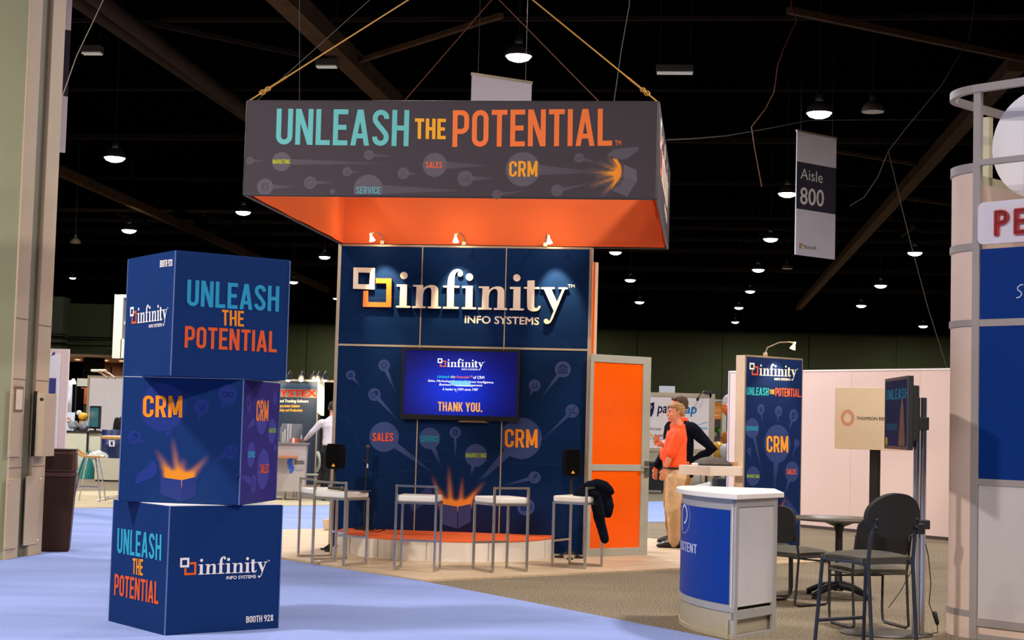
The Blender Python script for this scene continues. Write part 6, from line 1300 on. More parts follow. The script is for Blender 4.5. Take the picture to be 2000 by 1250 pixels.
# lit backdrop pieces behind the counter
t, L, h = board('blue and white lit backdrop above the far counter', (118, 742), (138, 818), 44.0, mat('pale lit cloth', C(206, 210, 222), .6, noise=.2, scale=3), 'backdrop', 'backdrop', z0=0)
o = MB().prism([(0, 0), (.2, .25), (.3, .9), (.12, .9)], -.03, -.01, Matrix.Translation((0, 0, 1.5)) @ Matrix.Rotation(PI / 2, 4, 'X')).build('blue_print', mat('blue print', C(50, 80, 130), .6), t)
t, L, h = board('black tall curtain behind the far white counter', (136, 758), (160, 838), 45.0, M_BLACKW, 'curtain', 'curtain', z0=0)
t, L, h = board('dark booth wall with an orange square behind the far counter', (158, 746), (178, 838), 45.6, mat('dark brown booth wall', C(44, 36, 32), .8), z0=0); MB().box(.02, L - .03, -.02, 0, h - .62, h - .16).build('orange_square', mat('orange board', C(196, 96, 36), .6), t); MB().box(-.1, L, -.03, 0, h - .12, h + .1).build('header_board', M_CWHT, t)
for px in (124, 143):
    p = D(px, 747, 43.6); o = thing('spot_lamp', '', '', p, 0); MB().lathe([(.03, .1), (.08, -.02), (.075, -.04), (.01, -.03)], 14).build('lamp_head', mat_glow('warm booth lamp', (1, .8, .6), 6), o, True); MB().tube([(0, .05, .05), (0, .3, .08), (0, .3, -p.z)], .02, 6).build('pole', M_BLK, o, True); tag(o, 'small glowing booth spotlight above the far backdrop, %s' % ('left one' if px == 124 else 'right one'), 'lamp', 'booth spotlights')

# green mezzanine front with dark grooves, lobby under it
def slabx(nm, x0, x1, y0, y1, Y, d, m): a, b = D(x0, y0, Y), D(x1, y1, Y); return struct(MB().box(a.x, b.x, Y, Y + d, b.z, a.z).build(nm, m))
M_GRN = mat('olive green plaster', C(26, 28, 15), .9, noise=.08, scale=.6, spec=.05); M_GRN2 = mat('grey green plaster', C(34, 36, 27), .9, noise=.05, spec=.1); M_PINKW = mat('pink lobby wall', C(214, 164, 136), .8, noise=.03); M_BRW = mat('brown lobby wood', C(104, 66, 44), .7, noise=.15, scale=1)
Ym = 62.0
slabx('wall_mezzanine', 122, 245, 592, 660, Ym, 1.0, M_GRN); slabx('wall_mezzanine_pier', 60, 121, 578, 652, Ym - .8, 1.0, M_GRN2)
for i, (ya, yb) in enumerate(((660, 664), (668, 676), (680, 693))): slabx('trim_%d' % (60 + i), 122, 245, ya, yb, Ym - .12, 1.0, M_GRN if i else M_GRN2)
for i, (ya, yb) in enumerate(((652, 656), (661, 669), (674, 684))): slabx('trim_%d' % (64 + i), 60, 121, ya, yb, Ym - .9, 1.0, M_GRN2)
slabx('wall_lobby', 60, 262, 694, 800, Ym + 7, .3, M_PINKW); a = D(60, 693, Ym); struct(MB().box(a.x - 2, a.x + 7, Ym, Ym + 8, a.z, a.z + .25).build('ceiling_lobby', mat('lobby ceiling', C(206, 166, 140), .8)))
slabx('trim_68', 163, 188, 694, 806, Ym + 1.2, 1.0, M_GRN); slabx('trim_69', 196, 212, 716, 800, Ym + 6.6, .3, M_BRW); slabx('trim_70', 222, 262, 716, 800, Ym + 6.6, .3, M_BRW)
slabx('trim_71', 224, 236, 575, 700, Ym - 1.0, 1.2, mat('lit white pier', C(226, 222, 204), .7)); slabx('trim_72', 236, 262, 662, 700, Ym - 1.0, 1.2, mat('lit white pier', C(226, 222, 204), .7))
slabx('window_1', 236, 262, 580, 660, Ym - .4, .1, mat('window glass', C(120, 122, 96), .1, spec=.8)); slabx('trim_73', 236, 262, 575, 582, Ym - .9, .8, mat('lit white pier', C(226, 222, 204), .7)); slabx('trim_74', 236, 262, 628, 634, Ym - .7, .3, M_CREAMP)
a2, b2_ = D(264, 500, Ym), D(500, 500, Ym); struct(MB().box(a2.x, b2_.x, Ym - .9, Ym + 8, 0, 7.2).build('wall_lobby_end', M_GRN2)); struct(MB().box(-66, D(60, 600, Ym).x, Ym - .8, Ym + .4, 3.6, 7.0).build('wall_mezzanine_side', M_GRN)); struct(MB().box(-66, D(60, 600, Ym).x + .5, Ym + 7, Ym + 7.3, 0, 3.7).build('wall_lobby_side', M_PINKW))
for px, py in ((152, 699), (206, 698), (187, 702), (238, 701)):
    p = D(px, py, Ym + 4); t = thing('downlight', 'glowing round downlight in the far lobby ceiling, %s' % {152: 'leftmost', 206: 'brightest one in the middle', 187: 'second from left', 238: 'rightmost'}[px], 'lamp', (p.x, Ym + 4, a.z - .01), 0, 'lobby downlights')
    MB().lathe([(.11, 0), (.13, -.03), (.14, 0)], 20, caps=False).build('trim_ring', M_CREAMP, t, True); MB().lathe([(.001, -.02), (.11, -.02), (.11, 0), (.001, 0)], 20, caps=False).build('lens', mat_glow('lobby lens', (1, .75, .55), 8), t, True)
area_light('lobby_light', (D(190, 700, Ym + 4).x, Ym + 4, a.z - .15), 160, 2.0, (1, .74, .58)); area_light('pier_fill', (D(200, 600, Ym - 4).x, Ym - 5, 8.0), 110, .5, (1.0, .95, .8), aim=D(240, 640, Ym))  # the second, unseen light has no fixture and brightens the white pier

# ------------------------------------------------------------------ booths between the box stack and the display wall
bd, L, h = board('dark blue trucking software backdrop with red capitals', (470, 742), (622, 905), 37.6, mat('navy backdrop print', (0.004, 0.018, 0.045), .5, noise=.05), 'backdrop', 'backdrop', z0=0)
fbk = Face(bd, (0, -.002, 0), (1, 0, 0), (0, -1, 0)); zs = Z(7.815, 535, 720)
pr = Print(fbk, .002); yb0, yb1 = fbk.uv(zs(200, 435)).y, fbk.uv(zs(200, 305)).y; xr = fbk.uv(zs(650, 400)).x; yt = fbk.uv(zs(300, 170)).y
pr.poly([(0, yb1), (L, yb1), (L, yt), (0, yt)], [C(60, 84, 110), C(60, 84, 110), C(110, 124, 140), C(110, 124, 140)]); pr.poly([(0, yb0), (xr, yb0), (xr, yb1), (0, yb1)], C(128, 126, 110)); pr.build('header_print', bd)
f7 = plain('YSTEX', .035); A, B, T = fbk.uv(zs(96, 425)), fbk.uv(zs(645, 425)), fbk.uv(zs(96, 325))
lettering(fbk, 'lettering', (f7[0], f7[1]), zs(96, 425), zs(645, 425), zs(96, 326), C(226, 50, 40), bd)
lettering(fbk, 'lettering', plain('ted Trucking Software', .025, .2), zs(88, 512), zs(525, 517), zs(90, 470), C(236, 220, 200), bd); lettering(fbk, 'lettering', plain('sportation Solution', .01, .2), zs(88, 588), zs(392, 590), zs(90, 545), C(220, 170, 60), bd); lettering(fbk, 'lettering', plain('bility and Productivity', .01, .2), zs(88, 652), zs(436, 655), zs(90, 612), C(220, 170, 60), bd)
MB().box(-.05, L + 1.2, -.06, .06, h, h + .05).build('truss_rail', M_CREAMP, bd)
p = D(620, 745, 37.3); t = thing('booth_wing', 'slanting pale wing panel at the end of the trucking backdrop', 'panel', (p.x, 37.35, 0), 0); q_ = lambda px, py: (lambda r: (r.x - p.x, r.z))(D(px, py, 37.35))
MB().prism([q_(621, 742), q_(634, 742), q_(633, 812), q_(628, 812), q_(619, 805)], -.02, .02, Matrix.Rotation(PI / 2, 4, 'X')).build('panel', M_CWHT, t); MB().box(-.0, .03, 0, .03, 0, q_(619, 806)[1]).build('post', M_ALU, t)
for i, px in enumerate((563, 588, 611, 621, 634)):
    p = D(px, 739.5, 37.0); t = thing('clip_lamp', 'glowing clip lamp on the trucking backdrop, %s from its left' % ('first', 'second', 'third', 'fourth', 'fifth')[i], 'lamp', p, 0, 'clip lamps'); MB().tube([(0, .6, .1), (0, .3, .18), (0, 0, .08)], .02, 6).build('arm', M_BLK, t, True); MB().lathe([(.04, .1), (.09, -.02), (.08, -.03), (.01, .02)], 16, caps=False).build('shade', M_BLK, t, True); MB().ball((0, 0, -.015), .06).build('bulb', mat_glow('warm booth lamp', (1, .8, .6), 6), t, True)
spot_light('booth_spot_light', D(590, 735, 36.8), D(590, 800, 37.6), 70, 2.0); spot_light('booth_spot_light', D(618, 735, 36.8), D(618, 800, 37.6), 60, 2.0)
t, L, h = board('black curtain between the trucking backdrop and the display wall', (600, 742), (668, 960), 39.0, M_BLACKW, 'curtain', 'curtain', z0=0)
# pale counter with blue swirl
bc = G(545, 978); bcr = G(596, 974); t = thing('booth_counter', 'grey counter with blue swirl emblem beside the white-shirted man', 'counter', (bc.x - .9, bc.y, .012), math.radians(4)); Lb = 1.38
M_GCN = mat('grey counter laminate', C(176, 166, 160), .5, noise=.03); 
fnb = Face(t, (0, 0, 0), (1, 0, 0), (0, -1, 0)); xr0, xr1 = fnb.uv((593, 969)).x, fnb.uv((598, 868)).x
MB().prism([(0, .16), (xr0, .16), (xr1, 1.03), (0, 1.03)], -.7, 0, Matrix.Rotation(PI / 2, 4, 'X')).build('body', M_GCN, t); MB().box(-.02, xr1 + .04, -.03, .73, 1.03, 1.06).build('worktop', mat('grey counter top', C(120, 110, 104), .4), t)
for x in (.05, .95, xr0 - .12): MB().box(x, x + .03, .05, .08, 0, .16).box(x, x + .03, .6, .63, 0, .16).build('leg', M_STL, t)
zn = Z(7.81, 535, 840); pr = Print(fnb, .002); zq = lambda *a: [fnb.uv(zn(*q)) for q in a]
pr.strokes(ribbon(zq((285, 460), (255, 440), (225, 465), (220, 505), (250, 545), (290, 570), (285, 610), (245, 655)), .05), C(70, 110, 210)); pr.strokes(ribbon(zq((290, 490), (262, 475), (250, 500), (275, 525), (292, 520)), .03), C(70, 110, 210)); pr.strokes(ribbon(zq((215, 545), (240, 590), (262, 610)), .04), C(80, 130, 220)); pr.build('emblem', t)
lettering(fnb, 'lettering', plain('Bottomline', .012), zn(318, 525), zn(462, 522), zn(320, 440), C(30, 32, 44), t); lettering(fnb, 'lettering', plain('Technologies', 0), zn(318, 630), zn(445, 622), zn(320, 598), C(120, 116, 118), t)
wz = D(556, 894, bc.y - .3); o = MB().box(-.9, .2, 0, .3, -.02, .02).build('shelf_top', mat('wood shelf edge', C(190, 120, 80), .5), t, loc=t.matrix_world.inverted() @ Vector((wz.x, wz.y, wz.z)) if False else (1.02, -.28, wz.z))
zc_ = 1.072
def onb(px, dy=.3): return Vector((D(px, 868, bc.y + dy).x, bc.y + dy, zc_))
t = thing('brochure_holder', 'clear acrylic holder with silver tubes on the grey counter', 'brochure holder', onb(568), 0)
MB().box(-.20, .20, -.1, .1, 0, .012).box(-.2, .2, .09, .1, .012, .36).box(-.2, -.19, -.1, .1, .012, .3).box(.19, .2, -.1, .1, .012, .36).build('holder', M_GLASS, t)
for x, hh in ((-.16, .2), (-.12, .26), (-.065, .36), (-.02, .36)): MB().tube([(x, 0, .012), (x, 0, hh)], .022, 12).build('tube', mat('silver paper', C(186, 182, 176), .4, .2), t, True)
MB().box(-.0, .17, -.06, .06, .012, .09).build('sweets', mat('orange sweets', C(190, 90, 60), .5, noise=.5, scale=40), t); MB().box(.175, .19, -.02, .02, .012, .36).build('divider', M_GLASS, t)
o = MB().tube([(0, 0, 0), (0, 0, .10)], .02, 10).build('white_cup', M_WPANEL, None, True, loc=onb(572.5, .06)); tag(o, 'small white cup standing at the front of the grey counter', 'cup')
# amber display behind the man
p = D(612, 880, 38.2); t = thing('display_case', 'amber-lit display case behind the white-shirted man', 'display case', (p.x - .3, 38.1, 0), 0)
MB().box(0, .9, 0, .5, 0, .45).build('base', mat('dark wood', C(70, 40, 24), .6, noise=.2), t); MB().box(.12, .34, .05, .12, .5, 1.35).build('yellow_panel', mat('amber lit panel', C(230, 160, 50), .5, emit=C(230, 150, 40), emit_s=.35), t); MB().box(.0, .10, .1, .2, .45, 1.2).build('orange_panel', mat('orange lit panel', C(200, 80, 30), .5, emit=C(200, 80, 20), emit_s=.25), t)
pg = MB()
MB().box(-.1, .9, .45, .5, .45, 1.4).build('back_panel', M_BLK, t); MB().box(-.05, .3, -.02, .05, .60, .68).build('shelf_lip', mat('orange lit panel', C(200, 80, 30)), t)
# chair seen edge on beside the man
cg_ = G(620, 972); t = thing('side_chair', 'pale green-backed chair seen edge-on by the white-shirted man', 'chair', (cg_.x, cg_.y - .4, .012), 0)
MB().sheet(lambda u, v: (.06 * math.sin(PI * v) + .02 - .0, (u - .5) * .4, .50 + .40 * v), 8, 8, .02).build('backrest', mat('pale green shell', C(180, 184, 160), .5), t, True); MB().box(-.4, .03, -.2, .2, .43, .46).build('seat', mat('pale green shell', C(180, 184, 160)), t, bevel=.01)
for x in (-.36, .0):
    for y in (-.18, .18): MB().tube([(x, y, .43), (x * 1.1, y * 1.1, 0)], .012, 6).build('leg', M_STL, t, True)

# ------------------------------------------------------------------ booths between the orange door and the sign tower
pw_, L, h = board('white banner wall with dark blue lettering and shield', (1190, 770), (1385, 878), 40.8, mat('white banner cloth', C(224, 212, 206), .6, noise=.02), 'banner wall', 'banner_wall')
fp = Face(pw_, (0, -.002, 0), (1, 0, 0), (0, -1, 0)); zp = Z(5.683, 1260, 740)
MB().box(-.03, L + .03, -.03, .09, h - .02, h + .08).build('frame_rail', M_ALU, pw_); MB().box(L - .02, L + .12, -.03, .09, -pw_.location.z, h + .08).build('frame_post', M_ALU, pw_); MB().box(-.1, 0, -.03, .09, -pw_.location.z, h + .08).build('frame_post', M_ALU, pw_); MB().box(-.03, L + .03, -.03, .09, -.08, .0).build('frame_rail', M_ALU, pw_)
lettering(fp, 'lettering', plain('pat', .022, .12), zp(135, 378), zp(283, 378), zp(140, 268), C(28, 30, 60), pw_)
lettering(fp, 'lettering', plain('snap', .022, .12), zp(318, 382), zp(570, 384), zp(322, 275), C(36, 120, 176), pw_)
pr = Print(fp, .003); sh_ = [fp.uv(zp(*q)) for q in ((20, 262), (60, 270), (102, 258), (100, 330), (88, 385), (68, 425), (40, 395), (22, 340))]; pr.poly(sh_, C(30, 32, 66)); pr.ring(fp.uv(zp(58, 312)), .035, .016, C(224, 216, 212)); pr.strokes(ribbon([fp.uv(zp(*q)) for q in ((44, 310), (44, 365))], .018), C(224, 216, 212))
pr.strokes(ribbon([fp.uv(zp(*q)) for q in ((30, 660), (180, 672), (420, 600), (560, 520), (690, 480))], .02), C(110, 170, 205)); pr.strokes(ribbon([fp.uv(zp(*q)) for q in ((440, 560), (580, 545), (690, 550))], .05), C(130, 180, 210)); pr.ring(fp.uv(zp(592, 305)), .04, .008, C(190, 184, 184)); pr.poly(pr.uvs([zp(55, 598), zp(98, 635), zp(58, 648)]), C(230, 170, 80)); pr.build('printed_picture', pw_)
lettering(fp, 'lettering', plain('celerate', .0), zp(0, 566), zp(178, 571), zp(0, 532), C(90, 92, 100), pw_); lettering(fp, 'lettering', plain('business', .015, .15), zp(106, 642), zp(270, 646), zp(108, 606), C(60, 80, 120), pw_)
a, b = D(1288.5, 759.5, 40.7), D(1319, 771, 40.7); o = MB().box(0, b.x - a.x, -.03, .03, 0, a.z - b.z + .05).build('booth_number_sign', mat('pale sign', C(206, 210, 214), .6), None, loc=(a.x, 40.84, b.z + .03)); tag(o, 'blank pale booth sign standing on the white banner wall', 'sign')
p = D(1384, 769, 40.6); t = thing('clip_lamp', 'black clip lamp curling off the white banner wall corner', 'lamp', (p.x, 40.7, p.z), 0, 'clip lamps'); MB().tube([(0, 0, .02), (-.12, -.1, .06), (-.22, -.2, -.03), (-.28, -.25, -.12)], .012, 6).build('arm', M_BLK, t, True); MB().box(-.08, .1, -.05, .05, 0, .08).build('clamp', M_BLK, t, bevel=.01); MB().limb([(-.28, -.25, -.12), (-.3, -.27, -.16)], [.03, .035], 10).build('head', M_BLK, t, True)
yl, L, h = board('amber sign with white lettering right of the white banner wall', (1386, 786), (1413, 819), 44.0, mat('amber sign', C(214, 130, 30), .6, noise=.03), 'sign', 'hanging_sign')
fy = Face(yl, (0, -.002, 0), (1, 0, 0), (0, -1, 0)); lettering(fy, 'lettering', plain('Solutions', 0), zp(728, 358), zp(862, 360), zp(728, 335), C(240, 200, 150), yl); lettering(fy, 'lettering', plain('that D', 0), zp(762, 412), zp(852, 414), zp(762, 388), C(240, 210, 170), yl)
for x in (.05, L - .05): MB().box(x - .015, x + .015, .06, .09, -yl.location.z, h).build('post', M_STL, yl)
p = D(1414, 784, 43.8); t = thing('frame_gate', 'pale metal frame post beside the amber sign', 'frame', (p.x, 43.7, 0), 0); MB().box(-.05, .06, 0, .06, 0, p.z).build('post', M_CWHT, t); MB().box(-.6, .06, 0, .05, p.z - .01, p.z + .05).build('rail', M_STL, t); MB().box(-.62, -.58, 0, .05, 0, p.z).build('post', M_STL, t)
t, L, h = board('dark back panel behind the plant shelf', (1382, 782), (1442, 905), 46.0, mat('dark booth interior', C(58, 42, 34), .8, noise=.2, scale=2), 'booth wall', z0=0)
p = D(1398, 850, 44.8); t = thing('plant_rack', 'black wire rack holding a green plant under the amber sign', 'rack', (p.x, 44.9, 0), 0)
for z in (.55, 1.02, 1.35): MB().box(-.28, .28, -.15, .15, z - .015, z).build('shelf', M_BLK, t)
for x in (-.27, .27): MB().box(x - .012, x + .012, -.15, -.12, 0, 1.4).build('post', M_BLK, t)
random.seed(3); t2_ = thing('potted_plant', 'small bushy green plant on the black wire rack', 'plant', (p.x - .02, 44.9, 1.35), 0); mb = MB()
for k in range(70):
    a, e = random.uniform(0, 2 * PI), random.uniform(.1, 1.3); d = Vector((math.cos(a) * math.cos(e), math.sin(a) * math.cos(e), math.sin(e))) * random.uniform(.14, .3); q = d.orthogonal().normalized() * .03; m_ = d * .55
    mb.add([Vector((0, 0, .08)), m_ + q + Vector((0, 0, .08)), d + Vector((0, 0, .06)), m_ - q + Vector((0, 0, .08))], [(0, 1, 2, 3)])
mb.build('leaves', mat('green leaves', C(70, 110, 36), .6, noise=.3, scale=20), t2_); MB().lathe([(.07, 0), (.10, .12), (.09, .12)], 16).build('pot', M_CREAMP, t2_, True)
bY = 43.9
for px, py, r, m, lab in ((1402, 878, .20, mat('yellow balloon', C(214, 160, 50), .3), 'yellow balloon on the floor end of the black wire rack'), (1420, 856, .18, mat('amber balloon', C(190, 110, 30), .3), 'amber balloon behind the pale frame post'), (1419, 882, .20, mat('white balloon', C(206, 200, 196), .3), 'white balloon low behind the pale frame post'), (1426, 787, .22, mat('white balloon', C(206, 200, 196)), 'white balloon high beside the white booth wall'), (1419, 799, .13, mat('orange balloon', C(230, 110, 40), .3), 'orange balloon just under the high white balloon')):
    bY -= .55; p = D(px, py, bY); t = thing('balloon', lab, 'balloon', p, 0, 'party balloons'); MB().lathe([(.012, -r * 1.3), (r * .3, -r * 1.12), (r * .72, -r * .7), (r, 0), (r * .85, r * .6), (r * .45, r * .97), (.001, r * 1.1)], 22).build('skin', m, t, True); MB().tube([(0, 0, -r * 1.3), (.02, 0, -r * 1.7), (-.01, 0, -p.z + .01 if p.z > r * 2 else -r * 1.8)], .006, 5).build('string', M_WIRE, t)
p = D(1385, 930, 31.5); t = thing('suitcase', 'black suitcase standing behind the bar shelf', 'suitcase', (D(1412, 940, 31).x, 31.0, 0), .2); MB().box(-.18, .18, -.13, .13, .04, .62).build('shell', mat('black nylon', C(22, 22, 26), .7, noise=.2), t, bevel=.03); MB().tube([(-.1, .05, .62), (-.1, .05, .72), (.1, .05, .72), (.1, .05, .62)], .012, 6).build('handle', M_BLK, t, True)
for x in (-.14, .14): MB().tube([(x - .02, 0, .04), (x + .02, 0, .04)], .04, 12).build('wheel', M_BLK, t, True)
p2_ = D(1385, 935, 31).x; o = MB().limb([(-.25, 0, .12), (-.05, 0, .30), (.12, 0, .36), (.22, .02, .2)], [.12, .17, .18, .14], 14, .7).build('duffel_bag', mat('silver grey nylon', C(170, 166, 160), .5, noise=.2, scale=8), None, True, loc=(p2_ - .1, 31.45, .0)); tag(o, 'silver grey bag slumped beside the black suitcase', 'bag')
p = D(1270, 905, 38); t = thing('folding_table', 'black-draped table behind the orange door edge', 'table', (p.x - .9, 38, 0), 0); MB().box(0, 1.25, 0, .6, .70, .74).build('tabletop', M_BLK, t); MB().box(.02, 1.23, .02, .58, .08, .70).build('drape', mat('black drape', C(20, 20, 22), .9, noise=.2), t)
for x in (.05, 1.2): MB().box(x - .02, x + .02, .04, .08, 0, .1).build('leg', M_BLK, t)
# ------------------------------------------------------------------ people
M_SKIN = mat('skin', C(214, 140, 108), .55, noise=.04, scale=30); M_HAIRB = mat('sandy hair', C(150, 112, 66), .7, noise=.3, scale=60); M_HAIRD = mat('brown hair', C(70, 46, 30), .7, noise=.3, scale=60); M_HAIRK = mat('dark hair', C(36, 28, 22), .7, noise=.3, scale=60)
M_TAN = mat('tan chinos', C(206, 174, 132), .85, noise=.05, scale=12); M_TAN2 = mat('brown chinos', C(168, 124, 66), .85, noise=.05, scale=12); M_OSH = mat('orange polo cloth', C(252, 82, 24), .8, noise=.04, scale=14); M_WSH = mat('white shirt cloth', C(222, 212, 214), .8, noise=.03, scale=14)
M_BLKC = mat('black trousers', C(12, 12, 13), .9, noise=.1); M_SHOE = mat('dark brown leather', C(36, 24, 18), .45, noise=.1); M_NVJ = mat('navy blazer cloth', (0.003, 0.0045, 0.011), .9, noise=.1, scale=20, spec=.1); M_BELT = mat('belt leather', C(30, 22, 18), .5); M_EYE = mat('dark eye', C(24, 18, 16), .3)
def finger(mb, p, d, n, ln, r):
    """three-segment finger, bent toward n"""
    p, d, n = Vector(p), Vector(d).normalized(), Vector(n).normalized(); pts = [p]; a = 0.0
    for k, f in enumerate((.45, .32, .23)): a += (.25, .45, .4)[k] ; pts.append(pts[-1] + (d * math.cos(a) + n * math.sin(a)) * ln * f)
    mb.limb(pts, [r, r * .95, r * .88, r * .75], 8)
def hand(mb, wrist, d, palm, side, curl=1.0):
    """palm with four unequal fingers and a thumb leaving its side; d along the fingers, palm = palm normal, side = thumb side"""
    w, d, pn, s = Vector(wrist), Vector(d).normalized(), Vector(palm).normalized(), Vector(side).normalized()
    mb.limb([w, w + d * .045, w + d * .085], [.027, .036, .036], 12, .55, side=s)
    for k, ln in enumerate((.072, .080, .074, .058)): finger(mb, w + d * .088 + s * (.030 - .020 * k), d - s * (.02 * (k - 1.5)), pn, ln, .0092 - .0006 * (k == 3))
    finger(mb, w + d * .030 + s * .032, d * .75 + s * .65, pn * .7 - s * .3, .062, .0105)
def arm_pts(S, E_, W): return [Vector(S), Vector(S).lerp(Vector(E_), .5), Vector(E_), Vector(E_).lerp(Vector(W), .45), Vector(W)]
def person(label, loc, face, H, legs, arms, shirt, trousers, hair, short=True, belly=0.0, jacket=None, hands=((0, 0, -1), (0, 0, -1)), palms=None, head_turn=0.0, group=None, collar=True, hair_len=.0):
    """local x = the person's right, y = forward. legs: ((hip,knee,ankle),...) right then left; arms: (shoulder, elbow, wrist)"""
    k = H / 1.78; t = thing('person', label, 'person', loc, face, group); t.scale = (k, k, k)
    B = MB()
    B.loft([(0, -.01, .86, .12, .085), (0, -.01, .94, .158, .112), (0, .0 + belly * .3, 1.06, .142, .105 + belly * .5), (0, .005, 1.20, .155, .113), (0, 0, 1.33, .172, .115), (0, -.01, 1.42, .165, .095), (0, -.02, 1.47, .10, .075), (0, -.015, 1.50, .062, .062), (0, .0, 1.56, .056, .058), (0, .01, 1.60, .05, .05)], 24)
    for h, kn, an in legs:
        h, kn, an = Vector(h), Vector(kn), Vector(an); B.limb([h, h.lerp(kn, .5), kn, kn.lerp(an, .35), an], [.088, .076, .056, .052, .036], 14); f = Vector((0, 1, 0)); B.limb([an + Vector((0, -.03, -.05)), an + f * .09 + Vector((0, 0, -.058)), an + f * .15 + Vector((0, 0, -.062))], [.034, .034, .028], 10)
    for i, (S, E_, W) in enumerate(arms):
        B.limb(arm_pts(S, E_, W), [.050, .046, .038, .036, .026], 12); d = Vector(hands[i]); pl = Vector(palms[i]) if palms else Vector((-1 if i == 0 else 1, 0, 0)); sd = Vector((0, 1, 0)) if abs(d.normalized().y) < .8 else Vector((0, 0, 1))
        hand(B, W, d, pl, sd - d.normalized() * sd.dot(d.normalized()))
    # head in its own turn
    R_ = Rz(head_turn); hc = Vector((0, .02, 0)); Hd = MB()
    Hd.loft([(0, .045, 1.555, .030, .030), (0, .040, 1.572, .050, .055), (0, .032, 1.60, .062, .076), (0, .022, 1.635, .068, .086), (0, .014, 1.675, .072, .094), (0, .010, 1.71, .074, .097), (0, .006, 1.745, .068, .088), (0, .004, 1.768, .050, .064), (0, .004, 1.78, .022, .028)], 22)
    Hd.limb([(0, .100, 1.682), (0, .118, 1.655), (0, .128, 1.640)], [.010, .013, .014], 8); Hd.ball((0, .108, 1.632), .014, (1.3, 1, .7)); Hd.limb([(-.022, .104, 1.607), (0, .112, 1.606), (.022, .104, 1.607)], [.007, .009, .007], 8); Hd.limb([(-.02, .104, 1.596), (0, .110, 1.595), (.02, .104, 1.596)], [.007, .009, .007], 8); Hd.ball((0, .092, 1.572), .026, (1.1, .8, .8)); Hd.limb([(-.05, .085, 1.700), (0, .104, 1.698), (.05, .085, 1.700)], [.010, .012, .010], 8)
    for s in (-1, 1): Hd.limb([(s * .073, .0, 1.632), (s * .080, -.008, 1.66), (s * .078, -.012, 1.685)], [.009, .014, .013], 8, .6); Hd.ball((s * .045, .078, 1.64), .024, (.9, .7, .8))
    B.add(Hd.v, Hd.f, R_); bod = remesh(B, 'body', M_SKIN, t, .0075, 3)
    ey = MB()
    for s in (-1, 1): ey.ball((s * .030, .094, 1.680), .011, n=10, m=8)
    e = MB().add(ey.v, ey.f, R_); e.build('eye', M_EYE, bod, True)
    Hr = MB(); Hr.loft([(0, -.052, 1.625 - hair_len, .046, .040), (0, -.038, 1.65, .070, .062), (0, -.022, 1.67, .079, .080), (0, -.010, 1.705, .0805, .094), (0, -.002, 1.735, .079, .100), (0, .002, 1.765, .066, .086), (0, .004, 1.788, .036, .048)], 22); Hr.limb([(-.05, .075, 1.745), (0, .092, 1.752), (.05, .075, 1.745)], [.022, .024, .022], 8)
    h2 = MB().add(Hr.v, Hr.f, R_); remesh(h2, 'hair', hair, t, .009, 2, .012, .03)
    # clothes
    S_ = MB(); b_ = belly
    S_.loft([(0, .0 + b_ * .2, .975, .158, .120 + b_ * .3), (0, .005 + b_ * .4, 1.0, .170, .132 + b_ * .6), (0, .008 + b_ * .5, 1.04, .176, .136 + b_ * .65), (0, .01 + b_ * .5, 1.12, .172, .132 + b_ * .6), (0, .012 + b_ * .2, 1.22, .176, .134 + b_ * .2), (0, .005, 1.34, .190, .134), (0, -.008, 1.43, .180, .112), (0, -.018, 1.485, .105, .088), (0, -.014, 1.515, .072, .074)], 26)
    for S, E_, W in arms:
        P = arm_pts(S, E_, W)
        if short: S_.limb([P[0], P[1], P[1].lerp(P[2], .75)], [.068, .070, .072], 14)
        else: S_.limb(P, [.066, .060, .052, .048, .038], 14)
    if collar: S_.tube([(.075 * math.cos(q), -.012 + .078 * math.sin(q), 1.50 + .012 * math.sin(-q)) for q in [2 * PI * j / 20 for j in range(21)]], .016, 8)
    remesh(S_, 'shirt', shirt, t, .010, 4, .020, .12)
    Tr = MB(); Tr.loft([(0, -.012, .82, .150, .110), (0, -.012, .88, .172, .126), (0, -.008, .94, .172, .126), (0, b_ * .1, .99, .164, .124 + b_ * .2)], 24)
    for h, kn, an in legs:
        h, kn, an = Vector(h), Vector(kn), Vector(an); Tr.limb([h + Vector((0, -.005, -.02)), h.lerp(kn, .5), kn, kn.lerp(an, .5), an + Vector((0, .0, -.02))], [.112, .098, .080, .074, .070], 16)
    remesh(Tr, 'trousers', trousers, t, .010, 4, .026, .10)
    MB().tube([(.166 * math.cos(q), b_ * .15 + (.126 + b_ * .3) * math.sin(q), .978) for q in [2 * PI * j / 28 for j in range(29)]], .015, 8).build('belt', M_BELT, t, True)
    for h, kn, an in legs:
        an = Vector(an); sm = MB(); sm.limb([an + Vector((0, -.05, -.050)), an + Vector((0, .05, -.048)), an + Vector((0, .13, -.058)), an + Vector((0, .19, -.064))], [.040, .046, .044, .030], 14, 1.0); sm.limb([an + Vector((0, -.03, -.01)), an + Vector((0, .02, -.03))], [.046, .05], 12)
        zmin = .0; vs = [Vector((v.x, v.y, max(v.z, .012))) for v in sm.v]; sm.v = vs; so = remesh(sm, 'shoe', M_SHOE, t, .008, 2); MB().box(an.x - .042, an.x + .042, an.y - .09, an.y + .20, 0, .014).build('sole', M_BLK, so, bevel=.006)
